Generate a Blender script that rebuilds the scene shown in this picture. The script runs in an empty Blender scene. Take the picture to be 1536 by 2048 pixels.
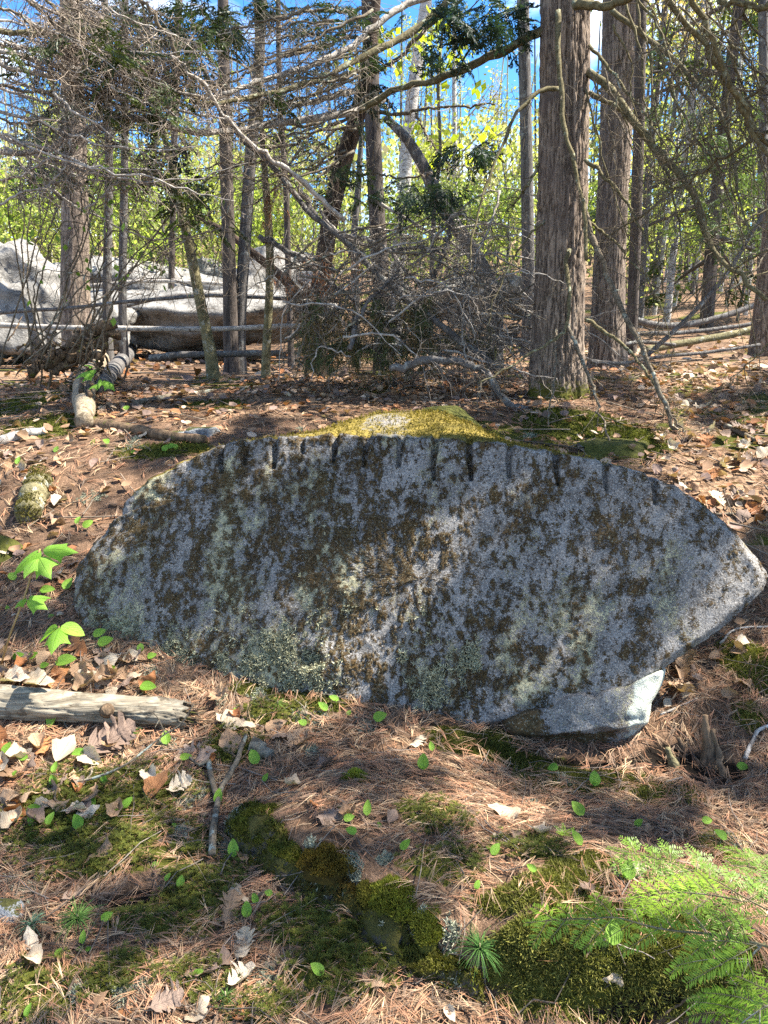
import bpy, math, random
import numpy as np
from mathutils import Vector, Matrix
rng = np.random.default_rng(7)
random.seed(7)
scene = bpy.context.scene
COL = scene.collection

# ------------------------------------------------------------------ camera
CAM_Z, PITCH, F = 1.5, math.radians(14.0), 1450.0        # focal length in pixels of a 1536 x 2048 frame
cam_d = bpy.data.cameras.new('camera')
cam_d.sensor_fit = 'VERTICAL'
cam_d.sensor_height = 24.0
cam_d.lens = F / 2048.0 * 24.0
cam_d.clip_start = 0.05
cam_d.clip_end = 2000
cam = bpy.data.objects.new('camera', cam_d)
cam.location = (0, 0, CAM_Z)
cam.rotation_euler = (math.radians(90) - PITCH, 0, 0)
COL.objects.link(cam)
scene.camera = cam

# ------------------------------------------------------------------ sky and sun
SUN = Vector((0.58, 0.06, 0.82)).normalized()              # towards the sun
sun_el = math.asin(SUN.z)
sun_az = math.atan2(SUN.x, SUN.y)
world = bpy.data.worlds.new('World')
scene.world = world
world.use_nodes = True
wt = world.node_tree
wt.nodes.clear()
w_out = wt.nodes.new('ShaderNodeOutputWorld')
w_bg = wt.nodes.new('ShaderNodeBackground')
w_sky = wt.nodes.new('ShaderNodeTexSky')
w_sky.sky_type = 'NISHITA'
w_sky.sun_disc = False
w_sky.sun_elevation = sun_el
w_sky.sun_rotation = sun_az
w_sky.altitude = 600
w_sky.air_density = 0.9
w_sky.dust_density = 0.15
w_sky.ozone_density = 3.0
w_bg.inputs['Strength'].default_value = 0.12
# clear blue with a few torn fair-weather clouds
w_tc = wt.nodes.new('ShaderNodeTexCoord')
w_map = wt.nodes.new('ShaderNodeMapping')
w_map.inputs['Scale'].default_value = (1.0, 1.0, 2.6)
w_map.inputs['Location'].default_value = (0.35, 0.1, 0.2)
w_n = wt.nodes.new('ShaderNodeTexNoise')
w_n.inputs['Scale'].default_value = 3.1
w_n.inputs['Detail'].default_value = 7
w_n.inputs['Roughness'].default_value = 0.55
w_r = wt.nodes.new('ShaderNodeValToRGB')
w_r.color_ramp.elements[0].position = 0.50
w_r.color_ramp.elements[1].position = 0.72
w_hs = wt.nodes.new('ShaderNodeHueSaturation')
w_hs.inputs['Saturation'].default_value = 1.28
w_hs.inputs['Value'].default_value = 0.76
w_mix = wt.nodes.new('ShaderNodeMix')
w_mix.data_type = 'RGBA'
w_mix.inputs['B'].default_value = (7.0, 7.3, 7.8, 1)
wt.links.new(w_tc.outputs['Generated'], w_map.inputs['Vector'])
wt.links.new(w_map.outputs['Vector'], w_n.inputs['Vector'])
wt.links.new(w_n.outputs['Fac'], w_r.inputs['Fac'])
wt.links.new(w_r.outputs['Color'], w_mix.inputs['Factor'])
wt.links.new(w_sky.outputs['Color'], w_hs.inputs['Color'])
wt.links.new(w_hs.outputs['Color'], w_mix.inputs['A'])
wt.links.new(w_mix.outputs['Result'], w_bg.inputs['Color'])
wt.links.new(w_bg.outputs['Background'], w_out.inputs['Surface'])
sl = bpy.data.lights.new('sun', 'SUN')
sl.energy = 5.0
sl.angle = math.radians(0.53)
sl.color = (1.0, 0.94, 0.84)
sun = bpy.data.objects.new('sun', sl)
sun.rotation_euler = SUN.to_track_quat('Z', 'Y').to_euler()
sun.location = (8, 0, 14)
COL.objects.link(sun)
vs = scene.view_settings
vs.view_transform = 'Standard'
vs.look = 'None'
vs.exposure = 2.08
vs.gamma = 1.0
vs.use_curve_mapping = False
cy = scene.cycles
cy.use_denoising = False
cy.max_bounces = 6
cy.diffuse_bounces = 3
cy.glossy_bounces = 2
cy.transmission_bounces = 3
cy.transparent_max_bounces = 6
cy.caustics_reflective = False
cy.caustics_refractive = False

ORDW = ['first', 'second', 'third'] + [w + 'th' for w in ('four', 'fif', 'six', 'seven', 'eigh', 'nin', 'ten', 'eleven', 'twelf', 'thirteen', 'fourteen', 'fifteen', 'sixteen', 'seventeen', 'eighteen', 'nineteen')]
def number_labels(items):
    """items: (object, label, place across the view): look-alikes are told apart by their order from the left"""
    by = {}
    for o, lb_, px in items: by.setdefault(lb_, []).append((px, o))
    for lb_, lst in by.items():
        lst.sort(key=lambda q: q[0])
        for k, (px, o) in enumerate(lst):
            o['label'] = lb_ if len(lst) == 1 else f'{lb_}, {ORDW[min(k, len(ORDW) - 1)]} from the left'

# ------------------------------------------------------------------ helpers: noise
def _hash(ix, iy, iz, seed):
    h = (ix.astype(np.int64) * 374761393 + iy.astype(np.int64) * 668265263 + iz.astype(np.int64) * 2147483647 + seed * 974711) & 0x7fffffff
    h = ((h ^ (h >> 13)) * 1274126177) & 0x7fffffff
    h = ((h ^ (h >> 16)) * 2246822519) & 0x7fffffff
    return ((h ^ (h >> 15)) & 0xffffff) / float(0xffffff)

def noise(p, seed=0):
    """value noise, p (...,3) -> 0..1"""
    p = np.asarray(p, float)
    i = np.floor(p).astype(np.int64)
    f = p - i
    f = f * f * f * (f * (f * 6 - 15) + 10)
    x, y, z = i[..., 0], i[..., 1], i[..., 2]
    fx, fy, fz = f[..., 0], f[..., 1], f[..., 2]
    def c(a, b, d): return _hash(x + a, y + b, z + d, seed)
    x00 = c(0, 0, 0) * (1 - fx) + c(1, 0, 0) * fx
    x10 = c(0, 1, 0) * (1 - fx) + c(1, 1, 0) * fx
    x01 = c(0, 0, 1) * (1 - fx) + c(1, 0, 1) * fx
    x11 = c(0, 1, 1) * (1 - fx) + c(1, 1, 1) * fx
    return (x00 * (1 - fy) + x10 * fy) * (1 - fz) + (x01 * (1 - fy) + x11 * fy) * fz

def fbm(p, oct=4, seed=0, rough=0.5, lac=2.03):
    p = np.asarray(p, float)
    a, s, n = 1.0, 0.0, 0.0
    for k in range(oct):
        s = s + a * noise(p * lac ** k + 17.3 * k, seed + k)
        n += a
        a *= rough
    return s / n

def n2(x, y, sc, oct=3, seed=0, rough=0.5):
    x, y = np.broadcast_arrays(np.asarray(x, float), np.asarray(y, float))
    return fbm(np.stack([x * sc, y * sc, np.full(x.shape, seed * 3.7)], -1), oct, seed, rough)

def sstep(a, b, x):
    t = np.clip((x - a) / (b - a), 0, 1)
    return t * t * (3 - 2 * t)

# ------------------------------------------------------------------ helpers: where a point of the photographed view lies in the place
CP, SP = math.cos(PITCH), math.sin(PITCH)
def ray(px, py):
    px = np.asarray(px, float); py = np.asarray(py, float)
    a = (px - 768) / F; b = (1024 - py) / F
    return np.stack([a, CP + b * SP, -SP + b * CP], -1)
def at(px, py, Y):
    """point at world depth Y"""
    d = ray(px, py)
    return d * (np.asarray(Y, float) / d[..., 1])[..., None] + np.array([0, 0, CAM_Z])
def atz(px, py, z):
    d = ray(px, py)
    return d * ((z - CAM_Z) / d[..., 2])[..., None] + np.array([0, 0, CAM_Z])
def proj(p):
    p = np.asarray(p, float)
    q = p - np.array([0, 0, CAM_Z])
    dep = q[..., 1] * CP - q[..., 2] * SP
    up = q[..., 1] * SP + q[..., 2] * CP
    dep = np.where(dep < 0.05, 0.05, dep)
    return 768 + F * q[..., 0] / dep, 1024 - F * up / dep

# ------------------------------------------------------------------ the lie of the ground
_hy = np.array([-30, -3, 0, 1.3, 2.3, 2.75, 3.3, 3.8, 4.4, 5.0, 5.8, 7, 9, 12, 20, 40, 100, 400])
_hz = np.array([-2.5, -.3, -.12, 0, .06, .15, .42, .66, .82, .92, 1.02, 1.1, 1.17, 1.27, 1.75, 4.0, 13, 45])
_ty = np.arange(-30, 400, 0.05)
_tz = np.interp(_ty, _hy, _hz)
_k = np.exp(-0.5 * (np.arange(-12, 13) / 4.5) ** 2); _k /= _k.sum()
_tz = np.convolve(np.pad(_tz, 12, 'edge'), _k, 'valid')
def h0(x, y):
    x = np.asarray(x, float); y = np.asarray(y, float)
    h = np.interp(y, _ty, _tz)
    h = h + 0.15 * np.exp(-0.5 * (((x + 1.45) / .5) ** 2 + ((y - 2.75) / .45) ** 2))
    h = h - 0.075 * np.exp(-0.5 * (((x - .74) / .27) ** 2 + ((y - 2.33) / .17) ** 2))
    far = sstep(4, 9, y)
    h = h + far * 0.5 * (n2(x, y, .16, 2, 3) - .5) + 0.05 * (n2(x, y, 1.1, 3, 5) - .5)
    h = h + sstep(9, 30, y) * 2.2 * (n2(x, y, .035, 2, 9) - .45)
    h = h + sstep(3.2, 9, y) * 0.10 * np.clip(x, -3, 6) * .3
    return h
_tt = 0.4 * 1.012 ** np.arange(560)
def march(px, py, hf):
    d = ray(px, py)
    p = d * _tt[:, None] + np.array([0, 0, CAM_Z])
    below = p[:, 2] - hf(p[:, 0], p[:, 1])
    i = int(np.argmax(below < 0))
    if i == 0: i = len(_tt) - 1
    f = below[i - 1] / (below[i - 1] - below[i] + 1e-12)
    q = p[i - 1] + (p[i] - p[i - 1]) * f
    q[2] = float(hf(q[0], q[1]))
    return q
LEDGE = np.array([march(*q, h0)[:2] for q in [(450, 1625), (530, 1700), (620, 1770), (700, 1805), (780, 1880), (880, 1940), (1000, 1985), (1120, 2020), (1260, 2048), (1420, 2075)]])
def ledge_sd(x, y):
    """signed distance to the foreground ledge line (positive on the upper side), and place along it"""
    x = np.asarray(x, float); y = np.asarray(y, float)
    best = np.full(x.shape, 1e9); sg = np.zeros(x.shape); al = np.zeros(x.shape)
    for i in range(len(LEDGE) - 1):
        a, b = LEDGE[i], LEDGE[i + 1]
        d = b - a; L = np.hypot(*d)
        t = np.clip(((x - a[0]) * d[0] + (y - a[1]) * d[1]) / L ** 2, 0, 1)
        dx = x - a[0] - t * d[0]; dy = y - a[1] - t * d[1]
        dist = np.hypot(dx, dy)
        s = np.sign(d[0] * dy - d[1] * dx)
        m = dist < best
        best = np.where(m, dist, best); sg = np.where(m, s, sg); al = np.where(m, (i + t) / (len(LEDGE) - 1), al)
    return best * np.where(sg == 0, 1, sg), al
def H(x, y):
    x = np.asarray(x, float); y = np.asarray(y, float)
    x, y = np.broadcast_arrays(x, y)
    h = h0(x, y)
    sd, al = ledge_sd(x, y)
    w = sstep(0, .12, al) * (1 - 0 * al)
    h = h + w * 0.09 * sstep(-.02, .04, sd) * (1 - sstep(.25, .75, sd))
    h = h + (1 - sstep(3.5, 6, y)) * (0.022 * (n2(x, y, 7, 3, 21) - .5) + .03 * (n2(x, y, 3, 2, 22) - .5))
    return h
def G(px, py):
    return march(px, py, H)

# ------------------------------------------------------------------ helpers: meshes and objects
def mesh(name, V, faces, col=None, smooth=True, uv=None):
    """faces: list of (n,3)/(n,4) index arrays"""
    me = bpy.data.meshes.new(name)
    V = np.ascontiguousarray(V, np.float32)
    me.vertices.add(len(V))
    me.vertices.foreach_set('co', V.ravel())
    faces = [np.asarray(f, np.int32) for f in faces if len(f)]
    nl = sum(f.size for f in faces); npoly = sum(len(f) for f in faces)
    me.loops.add(nl); me.polygons.add(npoly)
    me.loops.foreach_set('vertex_index', np.concatenate([f.ravel() for f in faces]))
    st = []; o = 0
    for f in faces:
        st.append(o + np.arange(len(f), dtype=np.int32) * f.shape[1]); o += f.size
    me.polygons.foreach_set('loop_start', np.concatenate(st).astype(np.int32))
    me.polygons.foreach_set('use_smooth', np.full(npoly, bool(smooth)))
    me.update(calc_edges=True)
    if col is not None:
        col = np.asarray(col, np.float32)
        if col.shape[1] == 3: col = np.concatenate([col, np.ones((len(col), 1), np.float32)], 1)
        a = me.attributes.new('col', 'FLOAT_COLOR', 'POINT')
        a.data.foreach_set('color', col.ravel())
    if uv is not None:
        a = me.attributes.new('st', 'FLOAT2', 'POINT')
        a.data.foreach_set('vector', np.asarray(uv, np.float32).ravel())
    return me

class MB:
    """collects shapes for ONE mesh object"""
    def __init__(s): s.V = []; s.F = {3: [], 4: []}; s.C = []; s.U = []; s.n = 0
    def add(s, V, F, col=None, uv=None):
        V = np.asarray(V, float).reshape(-1, 3)
        F = np.asarray(F, np.int64)
        s.V.append(V); s.F[F.shape[1]].append(F + s.n); s.n += len(V)
        if col is not None:
            col = np.asarray(col, float)
            s.C.append(np.broadcast_to(col, (len(V), col.shape[-1])) if col.ndim == 1 else col.reshape(len(V), -1))
        if uv is not None: s.U.append(np.asarray(uv).reshape(-1, 2))
    def build(s, name, mat, parent=None, smooth=True, loc=None, link=True):
        V = np.concatenate(s.V)
        if loc is None: loc = np.zeros(3)
        F = [np.concatenate(f) for f in (s.F[3], s.F[4]) if f]
        me = mesh(name, V - np.asarray(loc), F, np.concatenate(s.C)[:, :3] if s.C else None, smooth, np.concatenate(s.U) if s.U else None)
        me.materials.append(mat)
        return link_obj(name, me, parent, loc)

def link_obj(name, me, parent=None, loc=None):
    o = bpy.data.objects.new(name, me)
    COL.objects.link(o)
    loc = np.zeros(3) if loc is None else np.asarray(loc, float)
    if parent is not None:
        o.parent = parent
        o.location = loc - np.array(abs_loc(parent))
    else:
        o.location = loc
    return o
def abs_loc(o):
    l = np.zeros(3)
    while o is not None:
        l = l + np.array(o.location); o = o.parent
    return l
def tag(o, label=None, cat=None, group=None, kind=None):
    if label: o['label'] = label
    if cat: o['category'] = cat
    if group: o['group'] = group
    if kind: o['kind'] = kind
    return o
def thing(name, label, cat, loc=(0, 0, 0), group=None):
    o = bpy.data.objects.new(name, None)
    o.empty_display_size = .1
    o.location = loc
    COL.objects.link(o)
    return tag(o, label, cat, group)
def dup(root, loc=None, rot=None, scale=None, label=None, group=None):
    r = root.copy(); COL.objects.link(r)
    if loc is not None: r.location = loc
    if rot is not None: r.rotation_euler = rot
    if scale is not None: r.scale = (scale,) * 3 if np.isscalar(scale) else scale
    if label: r['label'] = label
    if group: r['group'] = group
    for ch in list(root.children):
        c = ch.copy(); COL.objects.link(c); c.parent = r
        for g in list(ch.children):
            d = g.copy(); COL.objects.link(d); d.parent = c
    return r

def catmull(P, n):
    """resample a polyline (k,d) smoothly to n points"""
    P = np.asarray(P, float)
    if len(P) == 2: return P[0] + (P[1] - P[0]) * np.linspace(0, 1, n)[:, None]
    seg = np.linalg.norm(np.diff(P[:, :3], axis=0), axis=1) ** .5 + 1e-9
    u = np.concatenate([[0], np.cumsum(seg)]); 
    m = np.zeros_like(P)
    d = np.diff(P, axis=0) / seg[:, None]
    m[1:-1] = (d[1:] * seg[:-1, None] + d[:-1] * seg[1:, None]) / (seg[1:] + seg[:-1])[:, None]
    m[0] = d[0]; m[-1] = d[-1]
    q = np.linspace(0, u[-1], n)
    i = np.clip(np.searchsorted(u, q, 'right') - 1, 0, len(seg) - 1)
    t = ((q - u[i]) / seg[i])[:, None]; hh = seg[i][:, None]
    return (2*t**3-3*t**2+1)*P[i] + (t**3-2*t**2+t)*hh*m[i] + (-2*t**3+3*t**2)*P[i+1] + (t**3-t**2)*hh*m[i+1]

def tubes(P, R, ns=4):
    """P (M,K,3), R (M,K) -> verts, quads of M tubes"""
    P = np.asarray(P, float); R = np.asarray(R, float)
    M, K, _ = P.shape
    T = np.gradient(P, axis=1)
    T /= np.linalg.norm(T, axis=2, keepdims=True) + 1e-12
    ref = P[:, -1] - P[:, 0]
    ref /= np.linalg.norm(ref, axis=1, keepdims=True) + 1e-12
    alt = np.where(np.abs(ref[:, 2:3]) < .8, np.array([[0, 0, 1.]]), np.array([[1., 0, 0]]))
    A = np.cross(T, alt[:, None, :]); A /= np.linalg.norm(A, axis=2, keepdims=True) + 1e-9
    B = np.cross(T, A)
    an = np.arange(ns) * 2 * math.pi / ns
    V = P[:, :, None, :] + R[:, :, None, None] * (np.cos(an)[None, None, :, None] * A[:, :, None, :] + np.sin(an)[None, None, :, None] * B[:, :, None, :])
    idx = np.arange(M * K * ns).reshape(M, K, ns)
    a = idx[:, :-1]; b = idx[:, 1:]
    q = np.stack([a, np.roll(a, -1, 2), np.roll(b, -1, 2), b], -1).reshape(-1, 4)
    return V.reshape(-1, 3), q

def unit(v): return v / (np.linalg.norm(v, axis=-1, keepdims=True) + 1e-12)
# ------------------------------------------------------------------ materials
def new_mat(name):
    m = bpy.data.materials.new(name); m.use_nodes = True
    nt = m.node_tree; nt.nodes.clear()
    out = nt.nodes.new('ShaderNodeOutputMaterial')
    return m, nt, out
class NT:
    def __init__(s, nt): s.nt = nt
    def n(s, t, **kw):
        nd = s.nt.nodes.new('ShaderNode' + t)
        for k, v in kw.items():
            if k.startswith('i_'): s.set(nd.inputs[k[2:].replace('_', ' ')], v)
            else: setattr(nd, k, v)
        return nd
    def set(s, inp, v):
        if isinstance(v, bpy.types.NodeSocket): s.nt.links.new(v, inp)
        else: inp.default_value = v
    def noise(s, vec, scale, detail=4, rough=.55, dist=0):
        nd = s.n('TexNoise', i_Scale=scale, i_Detail=detail, i_Roughness=rough, i_Distortion=dist)
        if vec is not None: s.set(nd.inputs['Vector'], vec)
        return nd.outputs['Fac']
    def ramp(s, fac, a, b, ca=(0, 0, 0, 1), cb=(1, 1, 1, 1)):
        nd = s.n('ValToRGB'); s.set(nd.inputs['Fac'], fac)
        e = nd.color_ramp.elements; e[0].position = a; e[1].position = b; e[0].color = ca; e[1].color = cb
        return nd.outputs['Color']
    def mix(s, f, a, b, mode='MIX'):
        nd = s.n('Mix', data_type='RGBA', blend_type=mode)
        s.set(nd.inputs[0], f)
        for i, v in ((6, a), (7, b)):
            if isinstance(v, tuple) and len(v) == 3: v = (*v, 1)
            s.set(nd.inputs[i], v)
        return nd.outputs[2]
    def math(s, op, a, b=0.0, c=0.0, clamp=False):
        nd = s.n('Math', operation=op, use_clamp=clamp)
        s.set(nd.inputs[0], a); s.set(nd.inputs[1], b); s.set(nd.inputs[2], c)
        return nd.outputs[0]
    def mapping(s, vec, scale):
        nd = s.n('Mapping'); s.set(nd.inputs['Vector'], vec); nd.inputs['Scale'].default_value = scale
        return nd.outputs[0]
    def bump(s, hgt, strength=.5, dist=.01, normal=None):
        nd = s.n('Bump', i_Strength=strength, i_Distance=dist, i_Height=hgt)
        if normal is not None: s.set(nd.inputs['Normal'], normal)
        return nd.outputs[0]
    def pbsdf(s, col, rough=.85, normal=None, spec=.25):
        nd = s.n('BsdfPrincipled')
        s.set(nd.inputs['Base Color'], (*col, 1) if isinstance(col, tuple) and len(col) == 3 else col)
        s.set(nd.inputs['Roughness'], rough)
        nd.inputs['Specular IOR Level'].default_value = spec
        if normal is not None: s.set(nd.inputs['Normal'], normal)
        return nd.outputs[0]
def sep(N, col):
    nd = N.n('SeparateColor'); N.set(nd.inputs[0], col); return nd.outputs

def mat_attr(name, rough=.8, spec=.2, transl=0.0, nscale=60, nvar=.35, bump=0.0, tint=None):
    """colour comes from the pieces themselves, broken up by a little noise"""
    m, nt, out = new_mat(name); N = NT(nt)
    a = N.n('Attribute', attribute_name='col').outputs['Color']
    g = N.n('NewGeometry').outputs['Position']
    nz = N.noise(g, nscale, 3)
    c = N.mix(1.0, a, N.ramp(nz, .3, .7, (1 - nvar,) * 3 + (1,), (1 + nvar * .5,) * 3 + (1,)), 'MULTIPLY')
    nb = N.bump(nz, .6, bump) if bump else None
    sh = N.pbsdf(c, rough, nb, spec)
    if transl:
        t = N.n('BsdfTranslucent'); N.set(t.inputs['Color'], N.mix(1.0, c, (1.15, 1.25, .6), 'MULTIPLY'))
        mx = N.n('MixShader'); mx.inputs[0].default_value = transl
        nt.links.new(sh, mx.inputs[1]); nt.links.new(t.outputs[0], mx.inputs[2]); sh = mx.outputs[0]
    nt.links.new(sh, out.inputs['Surface'])
    return m

def mat_ground():
    m, nt, out = new_mat('forest_floor'); N = NT(nt)
    g = N.n('NewGeometry').outputs['Position']
    a = N.n('Attribute', attribute_name='col').outputs['Color']
    r = sep(N, a)                                           # r moss, g dark humus, b dry leaf litter
    n1 = N.noise(g, 9, 6, .65); n2_ = N.noise(g, 70, 5, .7); n3 = N.noise(g, 260, 3, .6)
    base = N.mix(N.ramp(n2_, .32, .68), (.075, .044, .026), (.25, .155, .098))
    base = N.mix(N.ramp(n3, .55, .75), base, (.33, .225, .15))
    base = N.mix(N.ramp(n1, .45, .7), base, (.055, .036, .024))
    leaf = N.mix(N.ramp(N.noise(g, 34, 5, .8), .38, .6), (.10, .055, .03), (.36, .24, .15))
    base = N.mix(r[2], base, leaf)
    moss = N.mix(N.ramp(n2_, .3, .7), (.030, .036, .007), (.115, .115, .020))
    mf = N.ramp(N.math('ADD', r[0], N.math('MULTIPLY', N.math('SUBTRACT', n2_, .5), .9)), .4, .6)
    base = N.mix(mf, base, moss)
    hf = N.ramp(N.math('ADD', r[1], N.math('MULTIPLY', N.math('SUBTRACT', n1, .5), .8)), .4, .7)
    base = N.mix(hf, base, (.016, .012, .009))
    hgt = N.math('ADD', n2_, N.math('MULTIPLY', n3, .5))
    nt.links.new(N.pbsdf(base, .95, N.bump(hgt, .8, .02), .1), out.inputs['Surface'])
    return m

def mat_boulder(name='drilled_granite', cap=((.09, .070, .013), (.27, .20, .036))):
    m, nt, out = new_mat(name); N = NT(nt)
    o = N.n('TexCoord').outputs['Object']
    a = N.n('Attribute', attribute_name='col').outputs['Color']
    r = sep(N, a)                                           # r brown moss and slot shading, g pale crust lichen, b yellow-green top moss
    fine = N.noise(o, 170, 4, .65); mid = N.noise(o, 46, 5, .65); big = N.noise(o, 6, 5, .6)
    vor = N.n('TexVoronoi', i_Scale=230.0, feature='F1'); N.set(vor.inputs['Vector'], o)
    cry = sep(N, vor.outputs['Color'])[0]
    granite = N.mix(N.ramp(big, .35, .65), (.106, .098, .088), (.205, .193, .176))
    granite = N.mix(N.math('MULTIPLY', N.ramp(cry, .70, .9), .5), granite, (.43, .40, .36))
    granite = N.mix(N.ramp(cry, .10, .20, (1, 1, 1, 1), (0, 0, 0, 1)), granite, (.075, .066, .058))
    granite = N.mix(N.math('MULTIPLY', N.ramp(mid, .46, .7), .5), granite, (.34, .315, .285))
    # pale grey-green crust lichen in grains
    lm = N.ramp(N.math('ADD', N.math('ADD', r[1], N.math('MULTIPLY', N.math('SUBTRACT', mid, .5), 1.0)), N.math('MULTIPLY', N.math('SUBTRACT', fine, .5), 1.1)), .47, .60)
    lich = N.mix(N.ramp(fine, .35, .65), (.18, .165, .09), (.44, .41, .27))
    c = N.mix(lm, granite, lich)
    # brown-olive moss mat
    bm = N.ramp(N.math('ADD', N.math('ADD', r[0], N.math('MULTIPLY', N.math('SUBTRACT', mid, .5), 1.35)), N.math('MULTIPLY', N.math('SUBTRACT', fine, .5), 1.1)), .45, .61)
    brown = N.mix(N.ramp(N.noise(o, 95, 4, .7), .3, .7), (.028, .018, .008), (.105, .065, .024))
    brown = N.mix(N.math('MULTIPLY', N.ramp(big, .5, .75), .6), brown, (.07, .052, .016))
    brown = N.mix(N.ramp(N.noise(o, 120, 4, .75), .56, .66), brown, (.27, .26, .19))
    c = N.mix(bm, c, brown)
    # yellow-green moss on the top
    ym = N.ramp(N.math('ADD', r[2], N.math('MULTIPLY', N.math('SUBTRACT', mid, .5), .7)), .42, .56)
    yel = N.mix(N.ramp(N.noise(o, 60, 5, .7), .3, .7), *cap)
    c = N.mix(ym, c, yel)
    hgt = N.math('ADD', N.math('MULTIPLY', fine, .6), N.math('ADD', N.math('MULTIPLY', bm, .9), N.math('ADD', N.math('MULTIPLY', lm, .6), mid)))
    nt.links.new(N.pbsdf(c, .88, N.bump(hgt, .75, .008), .25), out.inputs['Surface'])
    return m

def mat_rock(name, c1, c2, moss=(.07, .075, .015), mossy=.0, scale=1.0):
    m, nt, out = new_mat(name); N = NT(nt)
    o = N.n('NewGeometry')
    g = o.outputs['Position']
    n1 = N.noise(g, 5 * scale, 6, .62); n2_ = N.noise(g, 40 * scale, 5, .65); n3 = N.noise(g, 150 * scale, 3)
    c = N.mix(N.ramp(n1, .35, .65), c1, c2)
    c = N.mix(N.ramp(n2_, .56, .72), c, tuple(min(1, x * 1.55) for x in c2))
    c = N.mix(N.ramp(n3, .3, .42, (1, 1, 1, 1), (0, 0, 0, 1)), c, tuple(x * .4 for x in c1))
    if mossy:
        nz = sep(N, o.outputs['Normal'])
        up = N.n('SeparateXYZ'); N.set(up.inputs[0], o.outputs['Normal'])
        f = N.math('ADD', N.math('MULTIPLY', up.outputs[2], .55), N.math('ADD', N.math('MULTIPLY', n1, .6), N.math('MULTIPLY', n2_, .5)))
        c = N.mix(N.ramp(f, 1.05 - mossy, 1.15 - mossy), c, N.mix(N.ramp(n2_, .35, .65), tuple(x * .45 for x in moss), moss))
    nt.links.new(N.pbsdf(c, .9, N.bump(N.math('ADD', n1, N.math('MULTIPLY', n2_, .5)), .7, .02), .2), out.inputs['Surface'])
    return m

def mat_bark(name, dark, light, sx=16, sz=2.2, spots=None, bump=.02, moss=0.0):
    m, nt, out = new_mat(name); N = NT(nt)
    o = N.n('TexCoord').outputs['Object']
    v = N.mapping(o, (1, 1, sz / sx))
    n1 = N.noise(v, sx, 5, .62, .6); n2_ = N.noise(v, sx * 4.5, 4, .6); n3 = N.noise(o, 3.2, 4, .6)
    c = N.mix(N.ramp(n1, .36, .62), dark, light)
    c = N.mix(N.math('MULTIPLY', N.ramp(n2_, .5, .72), .6), c, tuple(min(1, x * 1.5) for x in light))
    c = N.mix(N.math('MULTIPLY', N.ramp(n3, .4, .7), .45), c, tuple(x * .7 for x in light))
    if spots: c = N.mix(N.ramp(N.noise(o, 13, 5, .7), .57, .64), c, spots)
    if moss: c = N.mix(N.ramp(N.noise(o, 7, 5, .7), .62 - moss, .72 - moss), c, (.075, .078, .018))
    nt.links.new(N.pbsdf(c, .9, N.bump(N.math('ADD', n1, N.math('MULTIPLY', n2_, .5)), .9, bump), .15), out.inputs['Surface'])
    return m

def mat_bark_furrow(name, dark, light):
    """bark whose plates and furrows are modelled; col.r = height of the plate"""
    m, nt, out = new_mat(name); N = NT(nt)
    o = N.n('TexCoord').outputs['Object']
    a = sep(N, N.n('Attribute', attribute_name='col').outputs['Color'])
    v = N.mapping(o, (1, 1, .22))
    n1 = N.noise(v, 60, 5, .65, .4); n2_ = N.noise(o, 3.5, 5, .6); n3 = N.noise(v, 190, 3, .6)
    c = N.mix(N.ramp(N.math('ADD', a[0], N.math('MULTIPLY', N.math('SUBTRACT', n1, .5), .8)), .12, .85), dark, light)  # furrows darker: partly bark tone, mostly their occlusion painted in
    c = N.mix(N.math('MULTIPLY', N.ramp(n3, .5, .72), .65), c, tuple(min(1, x * 1.5) for x in light))
    c = N.mix(N.math('MULTIPLY', N.ramp(n2_, .48, .62), .6), c, tuple(x * y for x, y in zip(light, (.55, .55, .6))))
    c = N.mix(N.math('MULTIPLY', N.ramp(N.noise(o, 17, 4, .7), .56, .66), .5), c, tuple(x * y for x, y in zip(light, (1.25, 1.3, 1.3))))
    c = N.mix(N.ramp(N.math('ADD', a[1], N.math('MULTIPLY', N.math('SUBTRACT', N.noise(o, 30, 5, .7), .5), 1.0)), .45, .6), c, N.mix(N.ramp(n3, .3, .7), (.035, .04, .008), (.13, .125, .025)))
    nt.links.new(N.pbsdf(c, .92, N.bump(N.math('ADD', n1, N.math('MULTIPLY', n3, .6)), .9, .006), .12), out.inputs['Surface'])
    return m

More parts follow.
